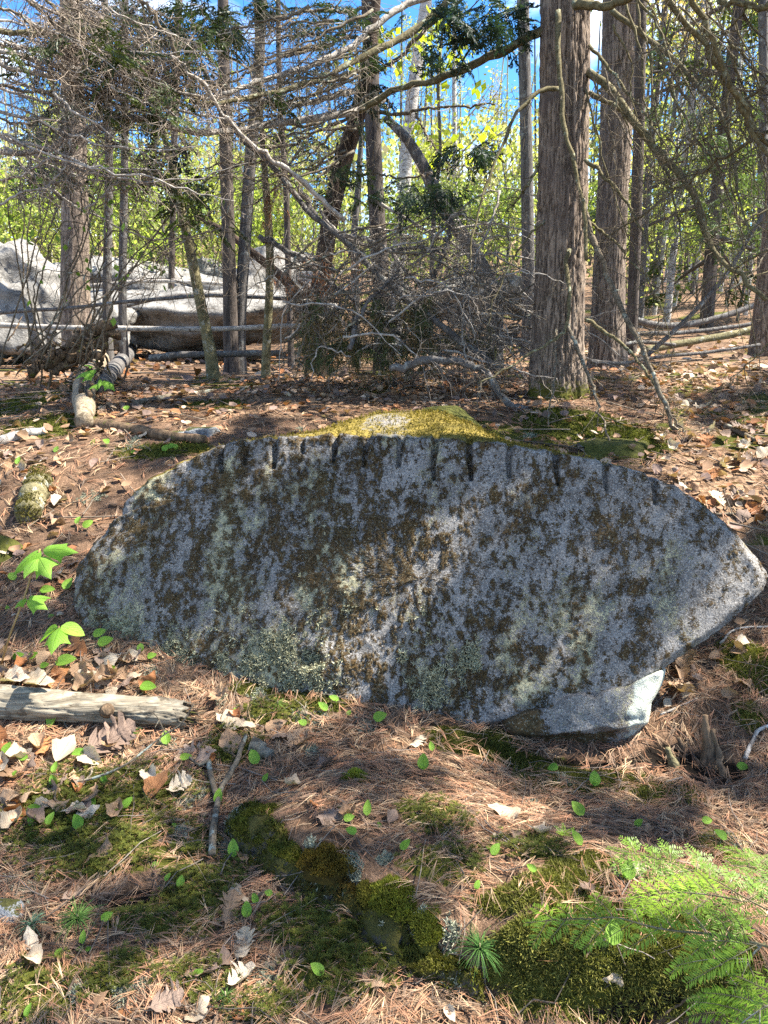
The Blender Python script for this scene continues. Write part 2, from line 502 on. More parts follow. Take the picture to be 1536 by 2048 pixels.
def mat_leaf(name, c1, c2, vein=.35, transl=.25, rough=.7, spots=None, nv=11.0, vein_light=False):
    m, nt, out = new_mat(name); N = NT(nt)
    st = N.n('Attribute', attribute_name='st')
    sx = N.n('SeparateXYZ'); N.set(sx.inputs[0], st.outputs['Vector'])
    t, s = sx.outputs[0], N.math('ABSOLUTE', sx.outputs[1])
    rnd = N.n('ObjectInfo').outputs['Random']
    o = N.n('TexCoord').outputs['Object']
    nz = N.noise(o, 45, 5, .65)
    c = N.mix(N.math('ADD', N.math('MULTIPLY', rnd, .7), N.math('MULTIPLY', N.math('SUBTRACT', nz, .5), 1.2), clamp=True), c1, c2)
    if spots: c = N.mix(N.ramp(N.noise(o, 30, 5, .75), .55, .68), c, spots)
    w = N.math('ABSOLUTE', N.math('SUBTRACT', N.math('FRACT', N.math('SUBTRACT', N.math('MULTIPLY', t, nv), N.math('MULTIPLY', s, 3.2))), .5))
    vm = N.math('MAXIMUM', N.ramp(w, .40, .47), N.ramp(s, .02, .06, (1, 1, 1, 1), (0, 0, 0, 1)))
    c = N.mix(N.math('MULTIPLY', vm, vein), c, tuple(min(1, x * 1.6) for x in c2) if vein_light else tuple(x * .45 for x in c1))
    b = N.bump(N.math('SUBTRACT', nz, vm), .5, .004)
    sh = N.pbsdf(c, rough, b, .3)
    if transl:
        tr = N.n('BsdfTranslucent'); N.set(tr.inputs['Color'], N.mix(1.0, c, (1.2, 1.25, .65), 'MULTIPLY'))
        mx = N.n('MixShader'); mx.inputs[0].default_value = transl
        nt.links.new(sh, mx.inputs[1]); nt.links.new(tr.outputs[0], mx.inputs[2]); sh = mx.outputs[0]
    nt.links.new(sh, out.inputs['Surface'])
    return m

M = {}
M['ground'] = mat_ground()
M['boulder'] = mat_boulder()
M['block_granite'] = mat_boulder('pale_granite_sunlit', ((.36, .38, .31), (.62, .64, .54)))  # pale tone brightens the block's right facet as if sunlit
M['needle'] = mat_attr('fallen_pine_needles', .7, .3, 0, 30, .3)
M['moss'] = mat_attr('moss_shoots', .75, .2, .3, 40, .4)
M['lichen'] = mat_attr('reindeer_lichen', .9, .1, 0, 80, .3)
M['far_leaf'] = mat_attr('spring_leaves', .6, .3, .5, 1.2, .25)
M['hem_needle'] = mat_attr('hemlock_needles', .5, .35, .3, 8, .25)
M['litter'] = mat_attr('dry_leaf_litter', .75, .2, .12, 40, .35)
M['twig'] = mat_attr('dead_twigs', .85, .2, 0, 60, .4)
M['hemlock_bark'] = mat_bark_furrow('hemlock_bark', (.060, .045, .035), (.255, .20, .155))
M['pine_bark'] = mat_bark('dark_pine_bark', (.028, .023, .020), (.115, .094, .08), 22, 4)
M['grey_bark'] = mat_bark('grey_bark', (.045, .041, .039), (.155, .142, .13), 26, 4, (.25, .255, .235))
M['pale_bark'] = mat_bark('pale_birch_bark', (.22, .20, .18), (.52, .49, .45), 9, 24, (.09, .08, .075))
M['olive_bark'] = mat_bark('olive_sapling_bark', (.07, .062, .03), (.20, .175, .095), 12, 14, (.30, .30, .25))
M['red_bark'] = mat_bark('red_dead_bark', (.024, .017, .013), (.085, .058, .042), 18, 3)
M['branch'] = mat_bark('dead_branch_bark', (.055, .043, .03), (.185, .15, .105), 40, 40, (.27, .29, .24), .004)
M['branch_moss'] = mat_bark('mossy_dead_branch', (.05, .042, .02), (.165, .14, .075), 40, 40, (.25, .27, .19), .004)
M['branch_pale'] = mat_bark('weathered_pale_branch', (.16, .135, .11), (.42, .385, .34), 24, 34, (.10, .09, .08), .004)
M['grey_wood'] = mat_bark('weathered_wood', (.075, .06, .042), (.27, .235, .175), 3, 60, (.11, .09, .065), .006)
M['tan_wood'] = mat_bark('peeled_tan_wood', (.10, .075, .048), (.34, .275, .19), 26, 26, (.12, .085, .055), .008)
M['rotten'] = mat_bark('rotten_wood', (.035, .024, .016), (.17, .115, .07), 30, 5, (.09, .09, .02), .01)
M['far_rock'] = mat_rock('far_granite', (.095, .09, .082), (.29, .275, .25))
M['ledge_rock'] = mat_rock('ledge_rock', (.040, .034, .028), (.135, .12, .10), (.095, .085, .02), .36, 6)
M['green_rock'] = mat_rock('mossy_rock', (.12, .12, .11), (.26, .27, .25), (.085, .088, .016), .42, 1.5)
M['block'] = mat_rock('pale_green_granite', (.17, .19, .18), (.42, .48, .45), (.06, .045, .013), .0, 2.5)
M['small_stone'] = mat_rock('small_grey_stone', (.12, .125, .13), (.30, .31, .31), (.07, .07, .02), .1, 4)
M['leaf_tan'] = mat_leaf('dry_tan_leaf', (.27, .16, .09), (.50, .34, .21), .5, .2, spots=(.15, .085, .045))
M['leaf_pale'] = mat_leaf('bleached_leaf', (.42, .33, .23), (.62, .53, .41), .45, .2, spots=(.28, .18, .10))
M['leaf_orange'] = mat_leaf('rust_leaf', (.30, .12, .045), (.48, .22, .09), .45, .25, spots=(.14, .06, .03))
M['leaf_grey'] = mat_leaf('weathered_grey_leaf', (.17, .115, .085), (.31, .225, .17), .45, .1, spots=(.09, .06, .045))
M['green_leaf'] = mat_leaf('fresh_green_leaf', (.17, .34, .035), (.32, .50, .07), .12, .45, .4, nv=5)
M['seedling_leaf'] = mat_leaf('maple_seedling_leaf', (.20, .40, .04), (.30, .52, .08), .5, .5, .45, nv=9)
M['stem_green'] = mat_attr('green_stem', .6, .3, 0, 40, .2)
# ------------------------------------------------------------------ patches on the ground, given where they lie in the view
def blobs(lst):
    out = []
    for (cx, cy, rx, ry) in lst:
        c = G(cx, cy); a = G(cx + rx, cy); b = G(cx, cy - ry); d = G(cx, cy + ry)
        out.append((c[0], c[1], abs(a[0] - c[0]) + 1e-3, .5 * (abs(b[1] - c[1]) + abs(d[1] - c[1])) + 1e-3))
    return np.array(out)
def blobmask(B, x, y, seed=1, wob=.5):
    m = np.zeros(np.shape(x))
    ww = wob * (n2(x, y, 9, 3, seed) - .5) * 2
    for (cx, cy, rx, ry) in B:
        d = np.sqrt(((x - cx) / rx) ** 2 + ((y - cy) / ry) ** 2)
        m = np.maximum(m, 1 - sstep(.55, 1.15, d + ww))
    return m
HAIRCAP = blobs([(260, 1580, 190, 70), (120, 1650, 130, 60), (330, 1690, 150, 60), (200, 1720, 180, 50), (330, 1830, 150, 60), (430, 1760, 90, 60), (640, 1850, 120, 70), (690, 1950, 150, 60), (90, 1985, 120, 70), (230, 1950, 130, 60), (560, 1430, 80, 30), (880, 1640, 80, 40), (880, 1730, 80, 40), (470, 1500, 70, 40), (1060, 1700, 80, 25), (420, 1960, 90, 50), (520, 2020, 100, 40)])
FEATHER = blobs([(1180, 1745, 100, 45), (1100, 1800, 120, 50), (1010, 1810, 90, 40), (1290, 1900, 250, 70), (1200, 1960, 200, 60), (1420, 1960, 160, 70), (1030, 1900, 70, 40), (1330, 1590, 90, 25), (1450, 1700, 60, 30), (1500, 1330, 60, 60), (1500, 1440, 40, 40), (1130, 1560, 120, 30), (430, 810, 80, 10), (470, 775, 60, 6), (1150, 850, 110, 45), (1250, 870, 80, 45), (90, 850, 90, 30), (380, 895, 60, 14), (300, 905, 90, 20), (60, 800, 60, 30)])
CARPET = blobs([(950, 1490, 130, 35), (1070, 1530, 120, 25), (640, 1410, 90, 25), (530, 1385, 70, 18), (1240, 1560, 90, 22), (590, 1395, 60, 14)])
HUMUS = blobs([(1350, 1515, 80, 35), (280, 1800, 90, 50), (1240, 2040, 120, 40), (1430, 1540, 90, 40), (1180, 1530, 100, 18)])
LEAFY = blobs([(1430, 950, 170, 110), (1500, 850, 140, 60), (130, 1530, 160, 60), (220, 1350, 170, 45), (500, 1500, 90, 50), (150, 740, 160, 30), (1350, 760, 250, 30), (60, 1320, 80, 40), (700, 770, 300, 20), (250, 800, 150, 30)])

# ------------------------------------------------------------------ ground
def axis(lo, mid0, mid1, hi, step, grow):
    a = list(np.arange(mid0, mid1, step))
    s, v, up = step, mid1, []
    while v < hi: up.append(v); s *= grow; v += s
    up.append(hi)
    s, v, dn = step, mid0, []
    while v > lo: s *= grow; v -= s; dn.append(v)
    return np.array(sorted(dn) + a + up)
gx = axis(-260, -1.8, 1.9, 260, .019, 1.08)
gy = axis(-30, 1.05, 3.5, 380, .019, 1.047)
X, Y = np.meshgrid(gx, gy)
Z = H(X, Y)
mossm = np.maximum.reduce([blobmask(HAIRCAP, X, Y, 31), blobmask(FEATHER, X, Y, 32), blobmask(CARPET, X, Y, 33)])
hum = blobmask(HUMUS, X, Y, 34)
lf = np.maximum(blobmask(LEAFY, X, Y, 35), sstep(4.5, 7, Y) * sstep(.42, .6, n2(X, Y, .9, 3, 36)))
near = (Y > .8) & (Y < 4) & (np.abs(X) < 2.2)
Z = Z + near * (mossm * .012 * (.4 + n2(X, Y, 26, 2, 37)) - hum * .03)
sd, al = ledge_sd(X, Y)
Z = Z + near * sstep(.62, .72, al) * np.exp(-((sd - .12) / .13) ** 2) * .06         # moss hummock at the right end of the ledge
mossm = np.maximum(mossm, (Y > 3.4) * .9 * sstep(.56, .68, n2(X, Y, 1.3, 4, 38)))
C = np.stack([mossm, hum, lf], -1).reshape(-1, 3)
ny, nx = X.shape
idx = np.arange(nx * ny).reshape(ny, nx)
Q = np.stack([idx[:-1, :-1], idx[:-1, 1:], idx[1:, 1:], idx[1:, :-1]], -1).reshape(-1, 4)
ground = link_obj('ground', mesh('ground', np.stack([X, Y, Z], -1).reshape(-1, 3), [Q], C))
ground.data.materials.append(M['ground'])
tag(ground, 'forest floor of brown pine needles, moss and dead leaves', 'ground', kind='structure')
# quick bilinear look-up of the finished ground
def HG(x, y):
    x = np.asarray(x, float); y = np.asarray(y, float)
    i = np.clip(np.searchsorted(gx, x) - 1, 0, nx - 2); j = np.clip(np.searchsorted(gy, y) - 1, 0, ny - 2)
    u = np.clip((x - gx[i]) / (gx[i + 1] - gx[i]), 0, 1); v = np.clip((y - gy[j]) / (gy[j + 1] - gy[j]), 0, 1)
    return (Z[j, i] * (1 - u) + Z[j, i + 1] * u) * (1 - v) + (Z[j + 1, i] * (1 - u) + Z[j + 1, i + 1] * u) * v
def G(px, py): return march(px, py, HG)

# ------------------------------------------------------------------ the drilled boulder
TILT = math.tan(math.radians(28))
nrm = np.array([-.15, -1.0, TILT]); nrm /= np.linalg.norm(nrm)
P0 = np.array([.1, 2.45, .05])
def onface(px, py):
    d = ray(px, py); o = np.array([0, 0, CAM_Z])
    t = ((P0 - o) @ nrm) / (d @ nrm)
    return o + d * np.asarray(t)[..., None]
E1 = unit(np.cross(np.array([0, 0, 1.]), nrm)); E1 = E1 if E1[0] > 0 else -E1
E2 = unit(np.cross(nrm, E1)); E2 = E2 if E2[2] > 0 else -E2
OUTL = [(140, 1200), (146, 1140), (165, 1092), (196, 1062), (216, 1030), (216, 990), (250, 962), (305, 930), (360, 906), (425, 886), (500, 873), (570, 866), (640, 862), (720, 866), (800, 869), (880, 872), (960, 879), (1060, 890), (1130, 900), (1210, 916), (1290, 940), (1360, 972), (1425, 1015), (1475, 1062), (1515, 1110), (1540, 1150), (1536, 1178), (1500, 1212), (1450, 1252), (1400, 1288), (1345, 1326), (1300, 1362), (1230, 1392), (1120, 1420), (1010, 1445), (930, 1465), (840, 1475), (740, 1470), (640, 1440), (540, 1420), (440, 1395), (340, 1370), (240, 1335), (170, 1290), (143, 1245)]
CPX = (840, 1160)
c0 = onface(*CPX)
uv = np.array([[(onface(*q) - c0) @ E1, (onface(*q) - c0) @ E2] for q in OUTL])
th = np.unwrap(np.arctan2(uv[:, 1], uv[:, 0])); rr = np.hypot(uv[:, 0], uv[:, 1])
o_ = np.argsort(th % (2 * math.pi)); tho = (th % (2 * math.pi))[o_]; rro = rr[o_]
NA, NF, NB = 980, 172, 30
TH = np.linspace(0, 2 * math.pi, NA, endpoint=False)
RO = np.interp(TH, np.concatenate([tho - 2 * math.pi, tho, tho + 2 * math.pi]), np.concatenate([rro] * 3))
RO = RO * (1 + .012 * (fbm(np.stack([np.cos(TH) * 40, np.sin(TH) * 40, TH * 0], -1), 3, 14, .6) - .5)) * (1 + .009 * (fbm(np.stack([np.cos(TH) * 9, np.sin(TH) * 9, TH * 0], -1), 3, 4) - .5) * 2)
rk = np.linspace(0.004, 1, NF) ** .8
U = rk[:, None] * RO * np.cos(TH); Vv = rk[:, None] * RO * np.sin(TH)
Rr = np.broadcast_to(rk[:, None], U.shape)
PF = c0 + U[..., None] * E1 + Vv[..., None] * E2
FX, FY = proj(PF)                                            # where on the face (used only to place drill marks, steps and growth)
uvn = np.stack([U, Vv, U * 0], -1)
w = .030 * (fbm(uvn * 1.7, 4, 41) - .5) + .022 * (fbm(uvn * 6, 4, 42) - .5) + .009 * (fbm(uvn * 24, 3, 43, .6) - .5)
# upper-left slab set back behind a slanting step
line = np.interp(FX, [100, 200, 300, 370, 440, 520], [1075, 1046, 1012, 990, 960, 930]) + 14 * (noise(uvn * 9, 44) - .5)
w += -.075 * sstep(-3, 6, line - FY) * (1 - sstep(300, 470, FX))
w += .010 * np.exp(-((FY - line) / 8) ** 2) * (1 - sstep(300, 470, FX))
# another shallow slanting break lower down on the left
line2 = np.interp(FX, [140, 200, 260, 340], [1130, 1080, 1065, 1055])
w += -.02 * sstep(-2, 8, line2 - FY) * (1 - sstep(200, 330, FX))
# feathered drill holes along the top
GRO = [(443, 880, 950, 1.0), (492, 876, 936, .75), (547, 870, 941, .9), (603, 866, 912, .75), (668, 868, 929, 1.0), (731, 872, 937, .85), (800, 874, 938, .8), (869, 876, 966, .9), (940, 880, 965, 1.15), (1020, 890, 958, .8), (1115, 898, 974, 1.0), (1214, 920, 984, .8), (1309, 950, 1012, .75), (1170, 925, 960, .3)]
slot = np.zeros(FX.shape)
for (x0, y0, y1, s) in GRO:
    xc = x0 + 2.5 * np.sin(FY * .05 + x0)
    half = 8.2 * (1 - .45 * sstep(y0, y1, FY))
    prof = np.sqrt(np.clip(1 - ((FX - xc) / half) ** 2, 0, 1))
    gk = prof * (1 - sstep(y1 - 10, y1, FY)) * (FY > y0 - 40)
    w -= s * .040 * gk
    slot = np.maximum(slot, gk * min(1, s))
# broken, knobbly rim between the holes
w -= .045 * sstep(.935, 1.0, Rr) * (FY < 1000) * np.clip(fbm(uvn * 18, 3, 45) - .32, 0, 1)
w -= .035 * sstep(.955, 1.0, Rr) ** 2
# small pit with a pale rim (1300,1220) and a hollow near the base (615,1318)
dd = np.hypot((FX - 1302) / 26, (FY - 1222) / 13); w -= .008 * np.exp(-((dd - 1) / .25) ** 2)
dd = np.hypot((FX - 618) / 26, (FY - 1318) / 20); w -= .05 * np.exp(-dd ** 4)
w += .02 * np.exp(-(np.hypot((FX - 640) / 70, (FY - 1330) / 40)) ** 4)
# growth on the face
p3 = np.stack([U * 1.0, Vv * .62, U * 0], -1)
streak = fbm(np.stack([U * 60, Vv * 26, U * 0], -1), 4, 46, .7)
patch = fbm(p3 * 13, 5, 47, .75)
clump = fbm(p3 * 46, 4, 48, .7)
bias = np.interp(FX, [140, 420, 650, 850, 1000, 1250, 1500], [.02, .07, .09, .075, .035, -.01, -.035])
bias = bias + .05 * np.exp(-((FY - 1010) / 90) ** 2) * (FX < 760) - .07 * np.exp(-(((FX - 900) / 120) ** 2 + ((FY - 960) / 60) ** 2)) - .05 * sstep(1270, 1360, FY)
bias = bias + .06 * np.exp(-(((FX - 1120) / 260) ** 2 + ((FY - 1080) / 60) ** 2)) - .07 * np.exp(-(((FX - 220) / 60) ** 2 + ((FY - 1110) / 50) ** 2)) - .08 * np.exp(-(((FX - 1280) / 160) ** 2 + ((FY - 1260) / 70) ** 2))
bias = bias + .10 * np.exp(-(((FX - 1080) / 150) ** 2 + ((FY - 1415) / 18) ** 2)) + .1 * np.exp(-(((FX - 740) / 120) ** 2 + ((FY - 1340) / 34) ** 2))
field = .30 * streak + .36 * patch + .34 * clump
rank = (field - field.mean()) / field.std()
brown = np.clip(.445 + .155 * (rank - .1) + 1.0 * bias, 0, 1)
brown = np.maximum(brown, .55 * slot * (.6 + .6 * clump))  # slots filled with moss brown, which also paints in their shading
lmask = fbm(p3 * 5 + 9, 4, 51, .6); lmask = (lmask - lmask.mean()) / lmask.std()
lich = np.clip(.30 + .16 * lmask + .30 * np.exp(-((FY - 1330) / 75) ** 2) * (FX < 960) + .10 * (FX < 700) + .12 * np.exp(-(((FX - 840) / 110) ** 2 + ((FY - 1200) / 60) ** 2)), 0, 1)
ytop = .75 * sstep(.965, 1.0, Rr) * (FY < 1120) * (FX > 230)
w += .006 * sstep(.5, .7, brown) + .006 * sstep(.45, .7, lich) * (fbm(uvn * 60, 2, 52) + .3)
PF = PF + w[..., None] * nrm
# sides, top and back
t = np.linspace(0, 1, NB + 1)[1:]
rim = PF[-1]
kr = np.ones(41) / 41
rim_s = np.stack([np.convolve(np.concatenate([rim[-20:, j], rim[:, j], rim[:20, j]]), kr, 'valid') for j in range(3)], -1)
cen = c0
back = []
ub = RO * np.cos(TH); vb = RO * np.sin(TH)
upw = np.clip(np.sin(TH), -1, 1)
for tk in t:
    s = 1 - .06 * tk - .50 * tk ** 2.4 - np.where(upw < 0, .42 * tk * np.abs(upw) + .12 * tk, 0)
    s = s - np.where(np.cos(TH) > .5, .22 * tk * (np.cos(TH) - .5), 0)
    rm = rim + (rim_s - rim) * min(1, tk / .09)
    q = cen + (rm - cen) * s[:, None] + np.array([0.10 * tk, 1.15 * tk, .06 * tk])
    q[:, 2] += .075 * math.sin(math.pi * min(1, tk / .75)) * np.exp(-((ub + .12) / .31) ** 4) * np.clip(upw, 0, 1) - .045 * sstep(.0, .3, tk) * sstep(.30, .5, np.abs(ub + .12)) * np.clip(upw, 0, 1) - .16 * sstep(.0, .5, tk) * sstep(.35, 1.0, ub) * np.clip(upw, 0, 1) - .07 * sstep(0, .4, tk) * sstep(.35, 1.0, -ub) * np.clip(upw, 0, 1)
    q = q + (.06 * (fbm(q * 2.1, 3, 55) - .5) + .03 * (fbm(q * 8, 3, 56) - .5))[:, None] * unit(q - cen) * min(1, tk * 6)
    back.append(q)
back = np.array(back)
allP = np.concatenate([PF, back])
nrow = NF + NB
top = np.clip(np.sin(TH) * 1.3, 0, 1)[None, :] * np.ones((NB, 1))
nb = fbm(back * 4.5, 4, 58)
cb = np.stack([np.clip(.55 * (1 - top) + .1, 0, 1) * (nb + .25), .25 + .2 * nb, np.clip(top * (.25 + .62 * nb * 1.25), 0, 1)], -1)
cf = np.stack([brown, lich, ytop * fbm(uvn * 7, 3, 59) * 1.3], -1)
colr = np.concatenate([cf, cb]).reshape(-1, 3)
idx = np.arange(nrow * NA).reshape(nrow, NA)
Q = np.stack([idx[:-1], np.roll(idx[:-1], -1, 1), np.roll(idx[1:], -1, 1), idx[1:]], -1).reshape(-1, 4)
VB = allP.reshape(-1, 3)
cA, cB = len(VB), len(VB) + 1
VB = np.concatenate([VB, [PF[0].mean(0)], [back[-1].mean(0)]])
colr = np.concatenate([colr, [cf[0].mean(0)], [cb[-1].mean(0)]])
T1 = np.stack([np.roll(idx[0], -1), idx[0], np.full(NA, cA)], -1); T2 = np.stack([idx[-1], np.roll(idx[-1], -1), np.full(NA, cB)], -1)
bbase = np.array([0.1, 3.0, 0.1])
boulder = thing('granite_boulder', 'huge lens-shaped grey granite boulder with drill marks along its top edge', 'boulder', bbase)
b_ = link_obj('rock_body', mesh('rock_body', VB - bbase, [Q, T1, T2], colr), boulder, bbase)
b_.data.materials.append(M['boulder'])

# the cracked-off lower block under its right end
def blockpoly():
    top_ = [(1004, 1438), (1100, 1414), (1190, 1392), (1260, 1368), (1318, 1338), (1342, 1332)]
    bot_ = [(1000, 1462), (1060, 1500), (1140, 1520), (1232, 1524), (1276, 1502), (1300, 1462), (1310, 1405), (1336, 1360)]
    return top_ + bot_[::-1]
bp = blockpoly()
bc = np.array(onface(1180, 1450))
buv = np.array([[(onface(*q) - bc) @ E1, (onface(*q) - bc) @ E2] for q in bp])
bth = np.arctan2(buv[:, 1], buv[:, 0]) % (2 * math.pi); brr = np.hypot(*buv.T)
o_ = np.argsort(bth)
na = 220
T_ = np.linspace(0, 2 * math.pi, na, endpoint=False)
R_ = np.interp(T_, np.concatenate([bth[o_] - 2 * math.pi, bth[o_], bth[o_] + 2 * math.pi]), np.concatenate([brr[o_]] * 3))
rows = []
for r in np.linspace(.01, 1, 60):
    u_ = r * R_ * np.cos(T_); v_ = r * R_ * np.sin(T_)
    p = bc + u_[:, None] * E1 + v_[:, None] * E2
    ww = .055 - .05 * sstep(.0, .12, -v_ - .02) * .6 - .05 * sstep(.82, 1, r) ** 2 + .03 * (fbm(p * 9, 4, 61) - .5) - .07 * sstep(.10, .26, u_ - .4 * v_) - .02
    fy_ = proj(p)[1]; fx_ = proj(p)[0]
    ln_ = 1462 - .10 * (fx_ - 1150) + 14 * (noise(p * 14, 64) - .5)
    ww = ww - .045 * sstep(-4, 10, fy_ - ln_) - .05 * sstep(0, 60, fy_ - ln_) + .03 * np.abs(2 * fbm(p * 7, 3, 65) - 1) - .012
    rows.append(p + ww[:, None] * nrm)
for k in np.linspace(.05, 1, 26):
    p = bc + ((rows[59] - bc) * (1 - .25 * k ** 2)) + np.array([-.10 * k, .55 * k, .05 * k])
    p = p + (.05 * (fbm(p * 5, 3, 62) - .5))[:, None] * unit(p - bc) * min(1, k * 5)
    rows.append(p)
rows = np.array(rows)
idx = np.arange(rows.shape[0] * na).reshape(-1, na)
Q = np.stack([idx[:-1], np.roll(idx[:-1], -1, 1), np.roll(idx[1:], -1, 1), idx[1:]], -1).reshape(-1, 4)
VV = rows.reshape(-1, 3)
U2 = (VV - bc) @ E1; V2 = (VV - bc) @ E2
FXb, FYb = proj(VV)
bm_ = fbm(VV * 9, 4, 63)
isb = (np.arange(len(VV)) // na) >= 60
mz = (1 - sstep(1190, 1270, FXb + 80 * (bm_ - .5) + .35 * (FYb - 1450))) * sstep(-.02, .02, .02 * 0 + (FYb - (1465 - .22 * (FXb - 1100))) / 400 + .35 * (bm_ - .45))
mz = np.maximum(mz, (1 - sstep(1040, 1130, FXb + 100 * (bm_ - .5))))
colb = np.stack([np.clip(mz, 0, 1) * np.where(isb, .2, 1), np.where(isb, .95, np.clip(.35 + .2 * sstep(1200, 1285, FXb), 0, 1)), np.where(isb, .9, np.clip(sstep(1225, 1290, FXb + 60 * (bm_ - .5) + .25 * (FYb - 1440)) + .8 * sstep(1488, 1506, FYb) * (FXb > 1150), 0, .95))], -1)  # right facet of the pale block painted lighter to look sunlit
blk = link_obj('lower_block', mesh('lower_block', VV - bbase, [Q], colb), boulder, bbase)
blk.data.materials.append(M['block_granite'])
tag(blk, 'pale fractured block jutting out under the right end of the boulder')

# tufts of growth that stand up from the stone
def shoots(P, Nn, hgt, wid, col, spread=.6, per=1):
    """one pointed blade (triangle) per point"""
    P = np.repeat(P, per, 0); Nn = np.repeat(Nn, per, 0); col = np.repeat(col, per, 0)
    n = len(P)
    d = unit(Nn + spread * rng.normal(size=(n, 3)))
    s = unit(np.cross(d, rng.normal(size=(n, 3))))
    hh = np.asarray(hgt) * rng.uniform(.6, 1.25, n) if np.ndim(hgt) == 0 else np.repeat(hgt, per) * rng.uniform(.6, 1.25, n)
    ww = wid * rng.uniform(.7, 1.3, n)
    V = np.stack([P - s * ww[:, None], P + s * ww[:, None], P + d * hh[:, None]], 1)
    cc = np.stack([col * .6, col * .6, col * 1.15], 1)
    return V.reshape(-1, 3), np.arange(3 * n).reshape(n, 3), cc.reshape(-1, 3)
def fold(PT, k):
    f = PT.reshape(-1, PT.shape[-1]); return f[rng.integers(0, len(f), k)]
mb = MB()
flat = VB[:NF * NA]; bfl = brown.ravel(); Rfl = (rk[:, None] * RO).ravel()
sel = rng.choice(NF * NA, 19000, p=(np.clip(bfl - .5, 0, 1) * Rfl + 1e-9) / (np.clip(bfl - .5, 0, 1) * Rfl + 1e-9).sum())
cc = np.array([.072, .046, .016]) * rng.uniform(.5, 1.5, (len(sel), 1)) + np.array([0.0, .006, 0]) * rng.random((len(sel), 1))
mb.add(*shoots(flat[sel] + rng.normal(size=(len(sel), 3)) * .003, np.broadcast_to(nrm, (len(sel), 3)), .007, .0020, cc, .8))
bk = back.reshape(-1, 3); tw = np.clip(cb.reshape(-1, 3)[:, 2] - .3, 0, 1) * (np.arange(len(bk)) // NA < 21)
sel = rng.choice(len(bk), 12000, p=tw / tw.sum())
cc = np.array([.26, .195, .036]) * rng.uniform(.5, 1.3, (len(sel), 1))
mb.add(*shoots(bk[sel] + rng.normal(size=(len(sel), 3)) * .006, np.broadcast_to([0, 0, 1.], (len(sel), 3)), .013, .003, cc, .6))
o = mb.build('moss_mat', M['moss'], boulder, False, bbase); tag(o, kind='stuff')
mb = MB()
lw = np.clip(lich.ravel() - .42, 0, 1) * np.exp(-((FY.ravel() - 1330) / 85) ** 2) * (FX.ravel() < 960) * Rfl * (fbm(VB[:NF * NA] * 14, 3, 66) > .47)
sel = rng.choice(NF * NA, 4200, p=lw / lw.sum())
ctr = flat[sel] + rng.normal(size=(len(sel), 3)) * .004
cc = np.array([.40, .40, .27]) * rng.uniform(.55, 1.35, (len(sel), 1)) + np.array([.05, .03, 0]) * rng.random((len(sel), 1))
mb.add(*shoots(ctr, np.broadcast_to(unit(nrm + np.array([0, 0, .6])), (len(sel), 3)), .016, .003, cc, .75, 5))
o = mb.build('lichen_tufts', M['lichen'], boulder, False, bbase); tag(o, kind='stuff')

# ------------------------------------------------------------------ other rocks
def rock(name, label, c, size, seed, mat, cuts=9, sub=5, rot=0, amp=.16, cat='rock', flat=.0):
    c = np.asarray(c, float)
    n_u, n_v = 76 if sub > 4 else 40, 44 if sub > 4 else 24
    u = np.linspace(0, 2 * math.pi, n_u, endpoint=False); v = np.linspace(0.02, math.pi - .02, n_v)
    D = np.stack([np.sin(v)[:, None] * np.cos(u), np.sin(v)[:, None] * np.sin(u), np.cos(v)[:, None] * np.ones_like(u)], -1)
    r = np.full(D.shape[:2], 1.25)
    g = np.random.default_rng(seed)
    for _ in range(cuts):
        nn = unit(g.normal(size=3)); d = g.uniform(.62, .95)
        k = D @ nn
        r = np.minimum(r, np.where(k > 1e-3, d / np.maximum(k, 1e-3), 9))
    r = r * (1 + amp * (fbm(D * 2.3 + seed, 4, seed) - .5) + amp * .35 * (fbm(D * 9 + seed, 4, seed + 1) - .5))
    p = D * r[..., None]
    p[..., 2] = np.where(p[..., 2] > 1 - flat, 1 - flat + (p[..., 2] - 1 + flat) * .3, p[..., 2])
    p = p * np.asarray(size)
    cr, sr = math.cos(rot), math.sin(rot)
    p = np.stack([p[..., 0] * cr - p[..., 1] * sr, p[..., 0] * sr + p[..., 1] * cr, p[..., 2]], -1)
    idx = np.arange(n_u * n_v).reshape(n_v, n_u)
    Q = np.stack([idx[:-1], idx[1:], np.roll(idx[1:], -1, 1), np.roll(idx[:-1], -1, 1)], -1).reshape(-1, 4)
    caps = [np.stack([idx[0], np.roll(idx[0], -1), np.full(n_u, n_u * n_v)], -1), np.stack([np.roll(idx[-1], -1), idx[-1], np.full(n_u, n_u * n_v + 1)], -1)]
    V = np.concatenate([p.reshape(-1, 3), [p[0].mean(0)], [p[-1].mean(0)]])
    o = link_obj(name, mesh(name, V, [Q] + caps), None, c)
    o.data.materials.append(mat)
    return tag(o, label, cat)
def pr(px, py, Y, dz=0): return at(px, py, Y) + np.array([0, 0, dz])
FR = 'boulders at the far side of the clearing'
